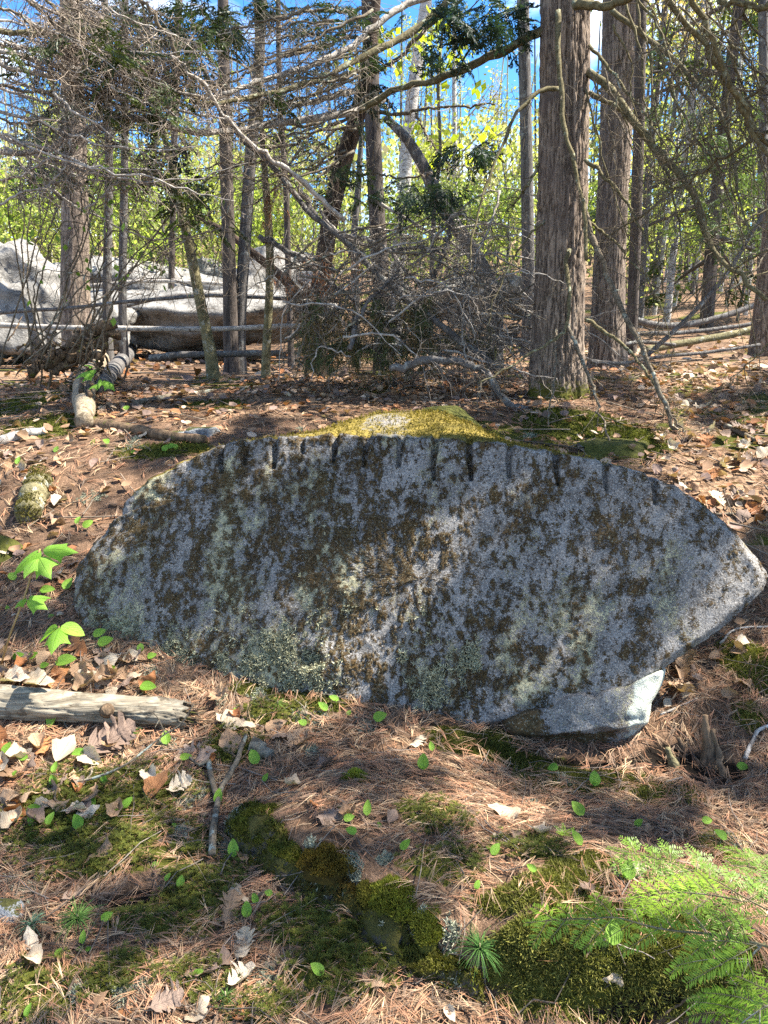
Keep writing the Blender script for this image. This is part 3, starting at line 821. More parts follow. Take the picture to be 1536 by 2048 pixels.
for nm, lb, px, py, Yd, sz, sd_, rt in [
    ('boulder', 'big bluish grey far boulder at the left edge of the picture', 0, 600, 10.0, (.95, .9, .98), 3, .3),
    ('boulder', 'long low grey far boulder behind the horizontal pale pole', 395, 640, 11.5, (1.75, .9, .62), 8, -.1),
    ('boulder', 'pale flat-topped far boulder behind the leaning olive sapling', 330, 605, 14.5, (1.9, 1.2, .75), 12, .2),
    ('boulder', 'pointed pale far boulder between the sapling and the twin trunks', 425, 585, 16.5, (.7, .7, .75), 15, .5),
    ('boulder', 'grey far boulder right of the twin dark trunks', 545, 600, 12.5, (1.0, .9, .75), 21, .0),
    ('boulder', 'small pale far boulder beside the thick grey trunk', 205, 640, 10.5, (.42, .4, .42), 24, .7),
    ('boulder', 'sunlit white far boulder behind the brush pile', 925, 600, 13.0, (.75, .6, .40), 27, .1),
    ('boulder', 'sunlit far boulder left of the rough hemlock trunk', 1035, 590, 14.5, (.6, .6, .4), 30, .4),
    ('boulder', 'low pale far boulder glimpsed through the brush pile', 800, 605, 14.0, (.6, .6, .35), 33, .9)]:
    tag(rock(nm, lb, pr(px, py, Yd), sz, sd_, M['far_rock'], 16, 5, rt, .42, 'boulder'), group=FR)
q = G(905, 872); rock('mossy_rock', 'rounded dark green mossy rock just behind the boulder top', q + np.array([.02, .05, -.03]), (.27, .24, .20), 40, M['green_rock'], 6, 5, .2, .12)
q = G(1240, 895); rock('mossy_rock', 'bright mossy mound at the foot of the rough hemlock trunk', q + np.array([-.04, .12, -.07]), (.30, .26, .10), 43, M['green_rock'], 3, 5, .5, .25)
q = G(410, 868); rock('stone', 'flat grey stone between the dead log and the boulder', q + np.array([0, 0, .0]), (.13, .09, .05), 47, M['small_stone'], 8, 4, .3)
q = G(355, 872); rock('stone', 'small pale stone left of the flat grey stone', q, (.055, .045, .032), 49, M['small_stone'], 8, 4, .8)
q = G(10, 1820); rock('stone', 'grey stone at the left edge beside the two pine seedlings', q, (.055, .05, .035), 50, M['small_stone'], 8, 4, .8)
q = G(20, 1110); rock('stone', 'lichen-covered stone at the left edge beyond the maple seedling', q - np.array([.12, 0, 0]), (.17, .14, .12), 52, M['green_rock'], 8, 4, .2)

# the foreground ledge: a low spine of stone with moss cushions
lb = np.array([LEDGE[4][0], LEDGE[4][1], 0])
ledge = thing('rock_ledge', 'low mossy rock ledge running down to the right in the foreground', 'rock', (lb[0], lb[1], float(HG(lb[0], lb[1]))))
nL = 260; na = 40
sp = catmull(np.concatenate([LEDGE[:9], np.zeros((9, 1))], 1), nL)
tg = unit(np.gradient(sp, axis=0)); sdv = np.stack([-tg[:, 1], tg[:, 0], 0 * tg[:, 0]], -1)
an = np.linspace(-math.pi * .62, math.pi * .62, na)
al_ = np.linspace(0, 1, nL)
wd = .062 * (.6 + .9 * n2(al_ * 7, al_ * 0, 1, 2, 71)) * sstep(0, .05, al_) * (1 - .75 * sstep(.72, .95, al_))
hb = HG(sp[:, 0] - .06 * sdv[:, 0], sp[:, 1] - .06 * sdv[:, 1])
PL = sp[:, None, :] + sdv[:, None, :] * (wd[:, None] * np.sin(an) * 1.15 + .02)[..., None]
PL[..., 2] = hb[:, None] - .02 + (.02 + wd[:, None] * 1.0) * np.clip(np.cos(an), -.5, 1) ** .7 if False else hb[:, None] - .02 + (.022 + .8 * wd[:, None]) * np.cos(an)
PL = PL + (.085 * (fbm(PL * 11, 4, 72) - .5) + .034 * (fbm(PL * 34, 4, 73, .65) - .5))[..., None] * np.array([.5, -.5, 1.0])
idx = np.arange(nL * na).reshape(nL, na)
Q = np.stack([idx[:-1, :-1], idx[:-1, 1:], idx[1:, 1:], idx[1:, :-1]], -1).reshape(-1, 4)
o = link_obj('rock_spine', mesh('rock_spine', PL.reshape(-1, 3) - np.array(ledge.location), [Q]), ledge, np.array(ledge.location))
o.data.materials.append(M['ledge_rock'])
# moss creeping over the stone, thinning to bare rock on the undercut side
lv = PL.reshape(-1, 3); la = np.repeat(al_, na); lan = np.tile(an, nL)
lm2 = fbm(lv * 13, 4, 77); pw = np.clip(lm2 - .37 + .14 * np.clip(lan, -1, .6), 0, .3) * (la > .02)
sel = rng.choice(len(lv), 26000, p=pw / pw.sum())
hue = np.stack([np.interp(la[sel], [0, .25, .33, .42, .5, 1], [.10, .10, .12, .12, .13, .12]), np.interp(la[sel], [0, .25, .33, .42, .5, 1], [.10, .098, .075, .08, .13, .11]), np.full(len(sel), .017)], -1)
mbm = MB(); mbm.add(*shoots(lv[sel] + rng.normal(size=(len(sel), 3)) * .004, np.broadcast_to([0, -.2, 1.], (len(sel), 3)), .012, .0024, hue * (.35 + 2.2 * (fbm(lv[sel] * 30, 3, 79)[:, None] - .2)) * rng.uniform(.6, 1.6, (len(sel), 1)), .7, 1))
tag(mbm.build('moss_mat', M['moss'], ledge, False, np.array(ledge.location)), kind='stuff')
sel = rng.choice(len(lv), 620, p=np.clip(fbm(lv * 11 + 5, 3, 78) - .56, 0, 1) / np.clip(fbm(lv * 11 + 5, 3, 78) - .56, 0, 1).sum())
mbm = MB(); mbm.add(*shoots(lv[sel], np.broadcast_to([0, -.3, 1.], (len(sel), 3)), .010, .002, np.array([.36, .36, .25]) * rng.uniform(.6, 1.3, (len(sel), 1)), .9, 5))
tag(mbm.build('lichen_tufts', M['lichen'], ledge, False, np.array(ledge.location)), kind='stuff')
def cushion(name, px, py, rx, ry, hz, col, parent, n=2600, blade=.009, label=None, Yd=None, base=None):
    """a domed moss cushion bristling with short shoots"""
    c = G(px, py) if base is None else np.asarray(base, float)
    k = np.linalg.norm(c - np.array([0, 0, CAM_Z])) / F
    rx, ry = rx * k * 1.12, ry * k * 1.5; hz = hz * .75
    u = rng.random(n) ** .5; a = rng.random(n) * 2 * math.pi
    wob = 1 + .35 * (noise(np.stack([np.cos(a) * 2 + px, np.sin(a) * 2 + py, a * 0], -1), 75) - .5)
    x = u * np.cos(a) * rx * wob; y = u * np.sin(a) * ry * wob
    lump = fbm(np.stack([x * 42 + px, y * 42 + py, x * 0], -1), 3, 76)
    z = hz * (1 - u ** 2.4) * (.55 + .8 * lump)
    P = np.stack([c[0] + x, c[1] + y, np.maximum(HG(c[0] + x, c[1] + y), c[2] - .03) * 0 + c[2] + z - .012], -1)
    Nn = unit(np.stack([x / rx ** 2 * hz, y / ry ** 2 * hz, np.ones(n) * .8], -1))
    cc = 1.45 * np.asarray(col) * (.55 + .9 * lump[:, None]) * rng.uniform(.75, 1.25, (n, 1))
    mb = MB(); mb.add(*shoots(P, Nn, blade, .0022, cc, .45, 2))
    # body of the cushion under the shoots
    rr_ = np.linspace(0, 1, 9); aa = np.linspace(0, 2 * math.pi, 28, endpoint=False)
    wb = 1 + .35 * (noise(np.stack([np.cos(aa) * 2 + px, np.sin(aa) * 2 + py, aa * 0], -1), 75) - .5)
    xs = .84 * rr_[:, None] * np.cos(aa) * rx * wb; ys = .84 * rr_[:, None] * np.sin(aa) * ry * wb
    lm_ = fbm(np.stack([xs * 42 + px, ys * 42 + py, xs * 0], -1), 3, 76)
    zs = c[2] + hz * (1 - rr_[:, None] ** 2.4) * (.55 + .8 * lm_) - .016 - .03 * (rr_[:, None] > .99)
    id_ = np.arange(9 * 28).reshape(9, 28)
    q_ = np.stack([id_[:-1], np.roll(id_[:-1], -1, 1), np.roll(id_[1:], -1, 1), id_[1:]], -1).reshape(-1, 4)
    mb.add(np.stack([c[0] + xs, c[1] + ys, zs], -1).reshape(-1, 3), q_, np.broadcast_to(np.asarray(col) * .6, (9 * 28, 3)))
    if parent is None:
        o = mb.build(name, M['moss'], None, False, c); tag(o, label, 'moss')
    else:
        o = mb.build(name, M['moss'], parent, False, c)
        if label: tag(o, label)
    return o
for i, (px, py, rx, ry, hz, cl, lb_) in enumerate([
    (535, 1640, 62, 34, .020, (.105, .105, .016), 'green moss cushion on the upper end of the ledge'),
    (590, 1690, 44, 22, .016, (.095, .095, .016), None),
    (660, 1712, 50, 34, .030, (.105, .072, .012), 'rust-brown moss cushion on the ledge'),
    (745, 1775, 22, 26, .022, (.115, .105, .018), None), (795, 1785, 44, 38, .030, (.13, .135, .018), 'bright green moss cushion on the ledge'),
    (855, 1835, 28, 34, .026, (.125, .13, .02), None), (880, 1900, 60, 26, .016, (.10, .095, .02), None)]):
    cushion('moss_cushion', px, py, rx, ry, hz, cl, ledge, label=lb_, n=2400)
cushion('moss_cushion', 711, 1556, 25, 16, .04, (.15, .16, .02), None, 1800, label='small round bright moss cushion alone among the pine needles')
# ------------------------------------------------------------------ trees
def px2w(px, p):
    """width in the world of something px wide in the view, at point p"""
    q = np.asarray(p) - np.array([0, 0, CAM_Z])
    return px / F * (q[..., 1] * CP - q[..., 2] * SP)
def path(pts, Y0, Y1=None, n=24, wob=0.0, seed=0):
    """smooth course through view points, depth running from Y0 to Y1; pts may carry width as third entry"""
    Y1 = Y0 if Y1 is None else Y1
    P = np.asarray([q[:2] for q in pts], float)
    L = np.concatenate([[0], np.cumsum(np.hypot(*np.diff(P, axis=0).T))]); L /= L[-1]
    Yd = Y0 + (Y1 - Y0) * L
    W = at(P[:, 0], P[:, 1], Yd)
    W = catmull(W, n)
    if wob:
        s = np.linspace(0, 1, n)
        for k in range(3): W[:, k] += wob * (fbm(np.stack([s * 9, s * 0 + seed * 3.1, s * 0 + k * 7.7], -1), 3, 90 + k) - .5) * 2
    return W
def add_tube(mb, W, r0, r1, ns=6, knob=.12, seed=0, cap=True):
    n = len(W); s = np.linspace(0, 1, n)
    R = (r0 + (r1 - r0) * s) * (1 + knob * (fbm(np.stack([s * n * .6, s * 0 + seed, s * 0], -1), 3, 95) - .5) * 2)
    if cap: W = np.concatenate([W[:1], W, W[-1:] + (W[-1:] - W[-2:-1]) * .02]); R = np.concatenate([[R[0] * .05], R, [R[-1] * .05]])
    V, Q = tubes(W[None], R[None], ns)
    mb.add(V, Q)
def branch(parent, pts, Y0, Y1, w0, w1, mat='branch', name='branch', n=28, wob=.012, ns=7, label=None):
    W = path(pts, Y0, Y1, n, wob, hash(pts[0]) % 97)
    kk_ = rng.normal(size=(n, 3)) * .0045; kk_[0] = kk_[-1] = 0                    # dead wood is kinked, not smoothly bent
    W = W + kk_ + .012 * np.where(rng.random((n, 1)) < .12, rng.normal(size=(n, 3)), 0)
    mb = MB(); add_tube(mb, W, px2w(w0, W[0]) / 2, px2w(w1, W[-1]) / 2, ns, .28, pts[0][0])
    o = mb.build(name, M[mat], parent, True, W[0])
    if label: tag(o, label)
    return o, W
def gen_twigs(W, n, ln, r0, droop=.25, forward=.6, K=6, curl=.5, tmin=.05, up=0.0, order=1, col=(.16, .125, .09), cvar=.35, mb=None):
    if K == 6: K = 5
    """side twigs along a course W; returns a mesh builder with a colour per twig"""
    mb = mb or MB()
    m = len(W); t = tmin + (1 - tmin) * rng.random(n)
    i = np.clip((t * (m - 1)).astype(int), 0, m - 2); f = (t * (m - 1) - i)[:, None]
    S = W[i] * (1 - f) + W[i + 1] * f
    T = unit(W[i + 1] - W[i])
    d = unit(forward * T + unit(np.cross(T, rng.normal(size=(n, 3)))) + np.array([0, 0, up]))
    L = ln * rng.uniform(.35, 1.3, n) * (1 - .45 * t)
    bend = unit(rng.normal(size=(n, 3))) * curl + np.array([0, 0, -droop])
    s = np.linspace(0, 1, K)
    P = S[:, None] + d[:, None] * (L[:, None] * s)[..., None] + bend[:, None] * (L[:, None] * s ** 2 * .5)[..., None]
    P[:, 1:] += rng.normal(size=(n, K - 1, 3)) * (L * .035)[:, None, None]
    R = r0 * rng.uniform(.5, 1.2, n)[:, None] * (1 - .75 * s) + .0004
    V, Q = tubes(P, R, 3)
    cc = np.asarray(col) * (1 + cvar * rng.normal(size=(n, 1))).clip(.35, 2.2)
    mb.add(V, Q, np.repeat(cc, K * 3, 0))
    if order > 1:
        for k in range(n):
            if L[k] > ln * .3: gen_twigs(P[k], 3 if order == 2 else 5, L[k] * .5, r0 * .6, droop, forward, 3, curl, .25, up, 1, cc[k], .15, mb)
    return mb
def twigs(parent, W, n, ln, r0=.0028, loc=None, **kw):
    o = gen_twigs(W, n, ln, r0, **kw).build('twigs', M['twig'], parent, True, W[0]); o['kind'] = 'stuff'
    return o
# --- foliage sprays
def spray_template(side=8, sub=2, fat=.028):
    quads = []
    def rh(a, d, L, w):
        d = np.array(d); pn = np.array([-d[1], d[0]])
        a = np.array(a); quads.append([a, a + d * L * .5 + pn * w, a + d * L, a + d * L * .5 - pn * w])
    rh((0, 0), (1, 0), 1.0, .012)
    for k in range(side):
        x = .1 + .85 * k / side
        for s in (-1, 1):
            an = s * math.radians(48 + 8 * math.sin(k * 2.1 + s)); d = (math.cos(an), math.sin(an)); L = (.42 * (1 - x) ** .8 + .12) * (1 + .25 * math.sin(k * 3.7 + s * 1.3))
            rh((x + .03 * s, 0), d, L, fat)
            for j in range(sub):
                b = (x + .03 * s + d[0] * L * (.3 + .3 * j), d[1] * L * (.3 + .3 * j))
                for s2 in (-1, 1):
                    a2 = an + s2 * .8; rh(b, (math.cos(a2), math.sin(a2)), L * .38 * (1 - .25 * j), fat * .8)
    q = np.array(quads)
    return np.concatenate([q, np.zeros(q.shape[:2] + (1,))], -1)          # (n,4,3)
SP_MID = spray_template(8, 2, .022); SP_LOW = spray_template(5, 1, .045)
def sprays(mb, pos, dirs, size, col, tpl, droop=.35, roll=.35, cvar=.25, jitter=.02):
    pos = np.asarray(pos, float); n = len(pos)
    d = unit(np.asarray(dirs, float)); up = np.array([0, 0, 1.]) + roll * rng.normal(size=(n, 3))
    s = unit(np.cross(up, d)); u = np.cross(d, s)
    t = tpl.reshape(-1, 3); q = len(t)
    z = t[None, :, 2] - droop * t[None, :, 0] ** 2 * rng.uniform(.4, 1.3, (n, 1)) - .12 * np.abs(t[None, :, 1]) + jitter * rng.normal(size=(n, q))
    sz = np.asarray(size).reshape(-1, 1, 1) * np.ones((n, 1, 1))
    V = pos[:, None] + sz * (t[None, :, 0:1] * d[:, None] + t[None, :, 1:2] * s[:, None] + z[..., None] * u[:, None])
    F_ = np.arange(n * q).reshape(-1, 4)
    cc = np.asarray(col) * (1 + cvar * rng.normal(size=(n, 1))).clip(.4, 2)
    cq = np.repeat(cc, q, 0) * np.repeat(rng.uniform(.8, 1.25, (n * q // 4, 1)), 4, 0)
    mb.add(V.reshape(-1, 3), F_, cq)
def leafquads(mb, pos, size, col, cvar=.25, hang=.3):
    pos = np.asarray(pos, float); n = len(pos)
    a = unit(rng.normal(size=(n, 3)) + np.array([0, 0, -hang])); b = unit(np.cross(a, rng.normal(size=(n, 3))))
    L = (np.asarray(size) * rng.uniform(.6, 1.3, n))[:, None]
    V = np.stack([pos, pos + a * L * .45 + b * L * .36, pos + a * L, pos + a * L * .45 - b * L * .36], 1)
    cc = np.asarray(col) * (1 + cvar * rng.normal(size=(n, 1))).clip(.4, 1.8)
    mb.add(V.reshape(-1, 3), np.arange(4 * n).reshape(n, 4), np.repeat(cc, 4, 0))

def furrowed_trunk(parent, W, R, ns, nr, depth, cell, mat, flare=.35, base_moss=.5, name='trunk', zhi=5.0):
    """a standing trunk with bark plates modelled up to zhi above the ground"""
    base = W[0]
    s = np.linspace(0, 1, nr) ** 1.6
    P = np.stack([np.interp(s, np.linspace(0, 1, len(W)), W[:, k]) for k in range(3)], -1)
    Rr_ = np.interp(s, np.linspace(0, 1, len(R)), R)
    a = np.linspace(0, 2 * math.pi, ns, endpoint=False)
    z = (P[:, 2] - base[2])[:, None]
    ca, sa = np.cos(a)[None], np.sin(a)[None]
    q = np.stack([ca * Rr_[:, None] * cell, sa * Rr_[:, None] * cell, z * cell * .12 + 0 * ca], -1)
    q = q + .9 * (np.stack([noise(q * .5 + 3, 101), noise(q * .5 + 9, 102), noise(q * .5 + 5, 103)], -1) - .5)
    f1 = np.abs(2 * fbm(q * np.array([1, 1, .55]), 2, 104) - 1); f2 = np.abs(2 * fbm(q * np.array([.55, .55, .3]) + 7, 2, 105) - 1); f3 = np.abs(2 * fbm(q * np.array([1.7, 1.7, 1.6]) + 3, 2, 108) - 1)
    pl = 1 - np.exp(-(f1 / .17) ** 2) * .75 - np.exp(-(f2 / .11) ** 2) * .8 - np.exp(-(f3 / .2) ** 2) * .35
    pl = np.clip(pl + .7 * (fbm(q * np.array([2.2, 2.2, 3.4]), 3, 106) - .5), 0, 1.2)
    rad = Rr_[:, None] * (1 + .05 * (fbm(q * .12, 3, 107) - .5) * 2) + depth * (pl - .8)
    fl = np.exp(-np.clip(z, 0, None) / .16) * (.55 + .45 * np.cos(a * 5 + 1.3)[None] + .4 * np.cos(a * 3 + .4)[None])
    rad = rad * (1 + flare * fl)
    V = np.stack([P[:, 0:1] + ca * rad, P[:, 1:2] + sa * rad, P[:, 2:3] + 0 * rad], -1)
    ms = np.clip(base_moss * 1.6 * np.exp(-np.clip(z, 0, None) / .22), 0, 1) * np.ones_like(pl)
    idx = np.arange(nr * ns).reshape(nr, ns)
    Q = np.stack([idx[:-1], np.roll(idx[:-1], -1, 1), np.roll(idx[1:], -1, 1), idx[1:]], -1).reshape(-1, 4)
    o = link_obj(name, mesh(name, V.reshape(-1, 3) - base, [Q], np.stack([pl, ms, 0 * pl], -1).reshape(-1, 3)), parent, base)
    o.data.materials.append(M[mat])
    return o
def standing(pts, widths, Y0, Y1=None, top=None, n=14):
    """course and radii of a trunk through view points (bottom first), then straight on up to height top"""
    W = path(pts, Y0, Y1, n)
    R = px2w(np.interp(np.linspace(0, 1, n), np.linspace(0, 1, len(widths)), widths), W) / 2
    if top and W[-1, 2] < top:
        d = unit(W[-1] - W[n // 2]); d[:2] *= .5; d = unit(d)
        k = (top - W[-1, 2]) / d[2]
        ext = W[-1] + d * np.linspace(k / 6, k, 6)[:, None]
        W = np.concatenate([W, ext]); R = np.concatenate([R, R[-1] * np.linspace(.95, .15, 6)])
    return W, R
def simple_trunk(parent, W, R, mat, ns=14, name='trunk', flare=.3):
    Wd = catmull(np.concatenate([W, R[:, None]], 1), 40)
    W2, R2 = Wd[:, :3], Wd[:, 3]
    z = W2[:, 2] - W2[0, 2]
    R2 = R2 * (1 + flare * np.exp(-np.clip(z, 0, None) / .12))
    V, Q = tubes(W2[None], R2[None], ns)
    V = V + (.10 * R2.mean() * (fbm(V * np.array([14, 14, 5]), 3, 111) - .5))[:, None] * unit(V - np.repeat(W2, ns, 0))
    mb = MB(); mb.add(V, Q)
    return mb.build(name, M[mat], parent, True, W2[0])

# ---- the rough hemlock right of centre
g1 = G(1118, 800)
YT = g1[1] + .18
W, R = standing([(1113, 800), (1112, 740), (1118, 600), (1124, 420), (1128, 200), (1130, 0)], [112, 103, 98, 98, 99, 97], YT, top=13)
W[0, 2] -= .06
hemlock = thing('hemlock_tree', 'thick rough-barked hemlock trunk with mossy foot, in front of another', 'tree', W[0])
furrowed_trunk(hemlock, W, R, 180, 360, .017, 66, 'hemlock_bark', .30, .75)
HB = [  # (points, depth start, depth end, width start, width end, twigs, twig length, material)
    ([(1085, 58), (1040, 85), (1000, 105), (920, 142), (860, 165), (800, 176), (755, 200), (715, 222)], YT, 6.4, 19, 11, 26, .5, 'branch_moss'),
    ([(1120, 178), (1085, 180), (1060, 198), (1030, 232), (1002, 300), (965, 385), (945, 470), (940, 520)], YT - .26, 5.0, 9, 3, 26, .35, 'branch_moss'),
    ([(1120, 20), (1116, 90), (1122, 178), (1128, 245), (1142, 300), (1158, 370), (1168, 450), (1172, 520)], YT - .28, 4.85, 11, 7, 14, .2, 'branch_moss'),
    ([(1178, 145), (1210, 172), (1258, 228), (1300, 285), (1345, 330), (1375, 368), (1396, 415), (1410, 470), (1440, 520), (1500, 570), (1530, 600)], YT - .1, 4.4, 16, 9, 46, .5, 'branch_moss'),
    ([(1180, 185), (1230, 213), (1285, 270), (1330, 345), (1352, 420), (1362, 500)], YT - .1, 4.9, 9, 3, 30, .4, 'branch_moss'),
    ([(1222, 20), (1300, 78), (1368, 138), (1400, 180), (1440, 225), (1462, 290), (1475, 380), (1500, 470)], YT - .2, 4.3, 11, 4, 44, .5, 'branch_moss'),
    ([(1172, 320), (1205, 345), (1250, 402), (1282, 460), (1310, 520), (1325, 575)], YT - .15, 4.9, 8, 2.5, 26, .35, 'branch_moss'),
    ([(1178, 92), (1230, 148), (1262, 195), (1305, 245), (1335, 300), (1350, 360)], YT - .1, 4.7, 7, 2, 26, .35, 'branch_moss'),
    ([(1172, 640), (1235, 682), (1280, 728), (1318, 785), (1340, 842), (1352, 880)], YT - .12, 4.75, 8, 3, 24, .3, 'branch_moss'),
    ([(1166, 400), (1182, 468), (1208, 535), (1232, 590), (1256, 645), (1282, 688), (1300, 735), (1322, 790), (1346, 842), (1360, 885), (1368, 915)], YT - .2, 4.55, 13, 7, 50, .35, 'branch'),
    ([(1366, 910), (1385, 930), (1402, 962), (1418, 1000)], 4.55, 4.4, 6, 2, 8, .15, 'branch'),
    ([(1366, 912), (1360, 940), (1355, 965)], 4.55, 4.5, 5, 1.5, 5, .12, 'branch'),
    ([(1330, 815), (1352, 842), (1380, 885), (1400, 930)], 4.65, 4.5, 5, 2, 8, .15, 'branch'),
    ([(1138, 500), (1132, 530), (1136, 580), (1138, 640), (1130, 662), (1100, 685), (1060, 708), (1010, 740), (960, 765)], YT - .26, 4.6, 9, 3, 30, .3, 'branch_moss'),
    ([(1136, 650), (1150, 690), (1172, 740), (1190, 790), (1208, 845), (1222, 912)], YT - .26, 4.3, 8, 3, 24, .25, 'branch'),
    ([(1112, 660), (1112, 720), (1105, 780), (1095, 850)], YT - .28, 4.5, 6, 2, 12, .2, 'branch'),
    ([(1172, 180), (1210, 330), (1260, 480), (1330, 640), (1350, 720)], YT - .15, 5.2, 4, 1.5, 26, .4, 'branch_moss'),
    ([(1175, 440), (1230, 485), (1270, 530), (1300, 560)], YT - .1, 5.1, 7, 2, 14, .3, 'branch_moss'),
    ([(1090, 440), (1060, 470), (1020, 530), (990, 600), (975, 660)], YT - .1, 5.4, 5, 1.5, 20, .3, 'branch_moss'),
    ([(1078, 330), (1055, 372), (1035, 400), (1015, 420)], YT, 5.9, 8, 2, 12, .3, 'branch_moss'),
    ([(1195, 8), (1150, 10), (1240, 5), (1275, -20)], YT - .2, 5.0, 16, 14, 4, .3, 'branch_moss'),
]
for (pts, y0, y1, w0, w1, nt_, ln, mt) in HB:
    o, Wb = branch(hemlock, pts, y0, y1, w0, w1, mt)
    twigs(o, Wb, nt_, ln, .0030, droop=.45, curl=.45, col=(.135, .108, .072), order=2, tmin=.12)

# ---- branches reaching in from the hemlock off the right edge
RT = np.array([3.55, 3.3, 0.0]); RT[2] = float(HG(RT[0], RT[1])) - .05
W = np.array([RT + np.array([.02 * k, 0, 1.0 * k]) for k in range(14)]); R = np.linspace(.2, .03, 14)
hemR = thing('hemlock_tree', 'hemlock off the right edge whose bare crooked branches hang into the picture', 'tree', RT)
simple_trunk(hemR, W, R, 'pine_bark', 20)
for (pts, y0, y1, w0, w1, nt_, ln) in [
    ([(1640, -160), (1420, -70), (1330, -5), (1378, 55), (1428, 118), (1452, 165), (1500, 245), (1545, 300), (1600, 360)], 3.6, 4.2, 16, 8, 40, .4),
    ([(1700, -200), (1480, -120), (1385, -10), (1408, 50), (1432, 95), (1462, 165), (1502, 255), (1560, 350)], 3.5, 4.0, 15, 9, 44, .4),
    ([(1600, -40), (1530, 22), (1500, 14), (1460, 5), (1400, -20)], 3.6, 4.0, 14, 9, 12, .3),
    ([(1620, 230), (1536, 262), (1470, 300), (1400, 345), (1330, 392), (1268, 440), (1220, 470)], 3.7, 5.0, 9, 3, 40, .4),
    ([(1620, 120), (1560, 150), (1480, 210), (1420, 262), (1360, 310), (1300, 340)], 3.7, 4.8, 7, 2, 30, .4),
    ([(1600, -60), (1520, 0), (1450, 70), (1395, 130), (1330, 190)], 3.7, 4.8, 6, 2, 26, .4),
    ([(1640, 480), (1536, 500), (1480, 530), (1420, 560), (1360, 610), (1300, 640)], 3.8, 4.9, 5, 1.5, 26, .4),
    ([(1600, 640), (1536, 690), (1490, 730), (1440, 780), (1410, 840)], 3.7, 4.3, 4, 1.5, 16, .25)]:
    o, Wb = branch(hemR, pts, y0, y1, w0, w1, 'branch_moss', wob=.02)
    twigs(o, Wb, nt_, ln, .0028, droop=.5, curl=.45, col=(.12, .095, .062), order=2, tmin=.25)

def web(parent, n, gen, Yr, wr, mat, col, ntw=10, ln=.32, droop=.3, order=2):
    """further thin bare boughs of the same tree"""
    for k in range(n):
        pts = gen(); y0 = rng.uniform(*Yr)
        o, Wb = branch(parent, pts, y0, y0 + rng.uniform(-.5, .5), rng.uniform(*wr), 1.3, mat if rng.random() < .7 else 'branch', n=20, wob=.03, ns=5)
        twigs(o, Wb, ntw, ln, .0022, droop=droop, curl=.6, col=col, order=order, tmin=.1)
def arc(x0, y0, x1, y1, sag):
    return [(x0, y0), (x0 + .3 * (x1 - x0) + rng.uniform(-12, 12), y0 + .3 * (y1 - y0) - sag * .8 + rng.uniform(-8, 8)), (x0 + .65 * (x1 - x0) + rng.uniform(-12, 12), y0 + .65 * (y1 - y0) - sag + rng.uniform(-8, 8)), (x1, y1)]
def g_right():
    x0, y0 = rng.uniform(1180, 1560), rng.uniform(-60, 330)
    return arc(x0, y0, x0 + rng.uniform(40, 190) * (1 if rng.random() < .65 else -1), y0 + rng.uniform(140, 380), rng.uniform(10, 60))
def g_cross():
    x0, y0 = rng.uniform(1480, 1620), rng.uniform(60, 520)
    return arc(x0, y0, x0 - rng.uniform(120, 300), y0 + rng.uniform(20, 220), rng.uniform(-30, 30))
web(hemR, 18, g_right, (4.3, 5.4), (3, 6), 'branch_moss', (.12, .095, .062), 16, .30, .6, 1)
def g_long():
    x0, y0 = rng.uniform(1190, 1520), rng.uniform(-80, 160)
    return arc(x0, y0, x0 + rng.uniform(60, 260), y0 + rng.uniform(360, 620), rng.uniform(20, 90))
web(hemR, 14, g_long, (4.4, 5.4), (4, 7), 'branch_moss', (.10, .08, .052), 12, .28, .7, 1)
web(hemR, 14, g_cross, (4.0, 5.2), (2.5, 5), 'branch_moss', (.12, .095, .062), 14, .28, .5, 1)
# ---- other standing trunks
def tree_at(label, pts, widths, Y0, mat, name='tree_trunk', top=9, furrow=None, cat='tree', ns=14, Y1=None, grp=None, moss=.3):
    W, R = standing(pts, widths, Y0, Y1, top)
    g = float(HG(W[0, 0], W[0, 1])); 
    W[0, 2] = min(W[0, 2], g - .08)
    t_ = thing(name, label, cat, W[0], grp)
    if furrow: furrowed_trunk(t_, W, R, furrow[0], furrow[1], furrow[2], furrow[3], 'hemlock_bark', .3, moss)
    else: simple_trunk(t_, W, R, mat, ns)
    return t_, W, R
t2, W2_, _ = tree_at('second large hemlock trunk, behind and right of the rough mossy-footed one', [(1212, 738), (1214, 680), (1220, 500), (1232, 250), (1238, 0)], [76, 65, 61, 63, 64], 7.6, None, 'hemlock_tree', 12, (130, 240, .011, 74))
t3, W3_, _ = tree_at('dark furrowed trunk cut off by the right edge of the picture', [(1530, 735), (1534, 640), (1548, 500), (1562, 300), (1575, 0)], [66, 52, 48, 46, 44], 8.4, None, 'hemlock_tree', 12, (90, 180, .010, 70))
t3b, _, _ = tree_at('thin grey trunk along the upper right edge of the picture', [(1522, 700), (1524, 400), (1527, 200), (1526, 0)], [16, 17, 18, 18], 11.5, 'grey_bark')
t4, W4_, _ = tree_at('slim grey mottled trunk just left of the rough hemlock', [(1058, 640), (1056, 500), (1052, 260), (1046, 0)], [26, 25, 24, 24], 10.5, 'grey_bark')
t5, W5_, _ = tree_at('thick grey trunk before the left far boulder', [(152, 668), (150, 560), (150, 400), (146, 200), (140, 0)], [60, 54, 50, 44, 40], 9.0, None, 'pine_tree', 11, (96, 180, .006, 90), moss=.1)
t6, W6_, _ = tree_at('left dark trunk of the close pair right of the leaning sapling', [(462, 712), (460, 600), (456, 450), (450, 250), (446, 0)], [30, 27, 26, 24, 22], 8.6, 'pine_bark')
t7, W7_, _ = tree_at('right dark trunk of the close pair, mottled with pale lichen', [(478, 712), (482, 600), (490, 480), (500, 330), (516, 150), (524, 0)], [24, 24, 24, 24, 22, 20], 8.7, 'grey_bark')
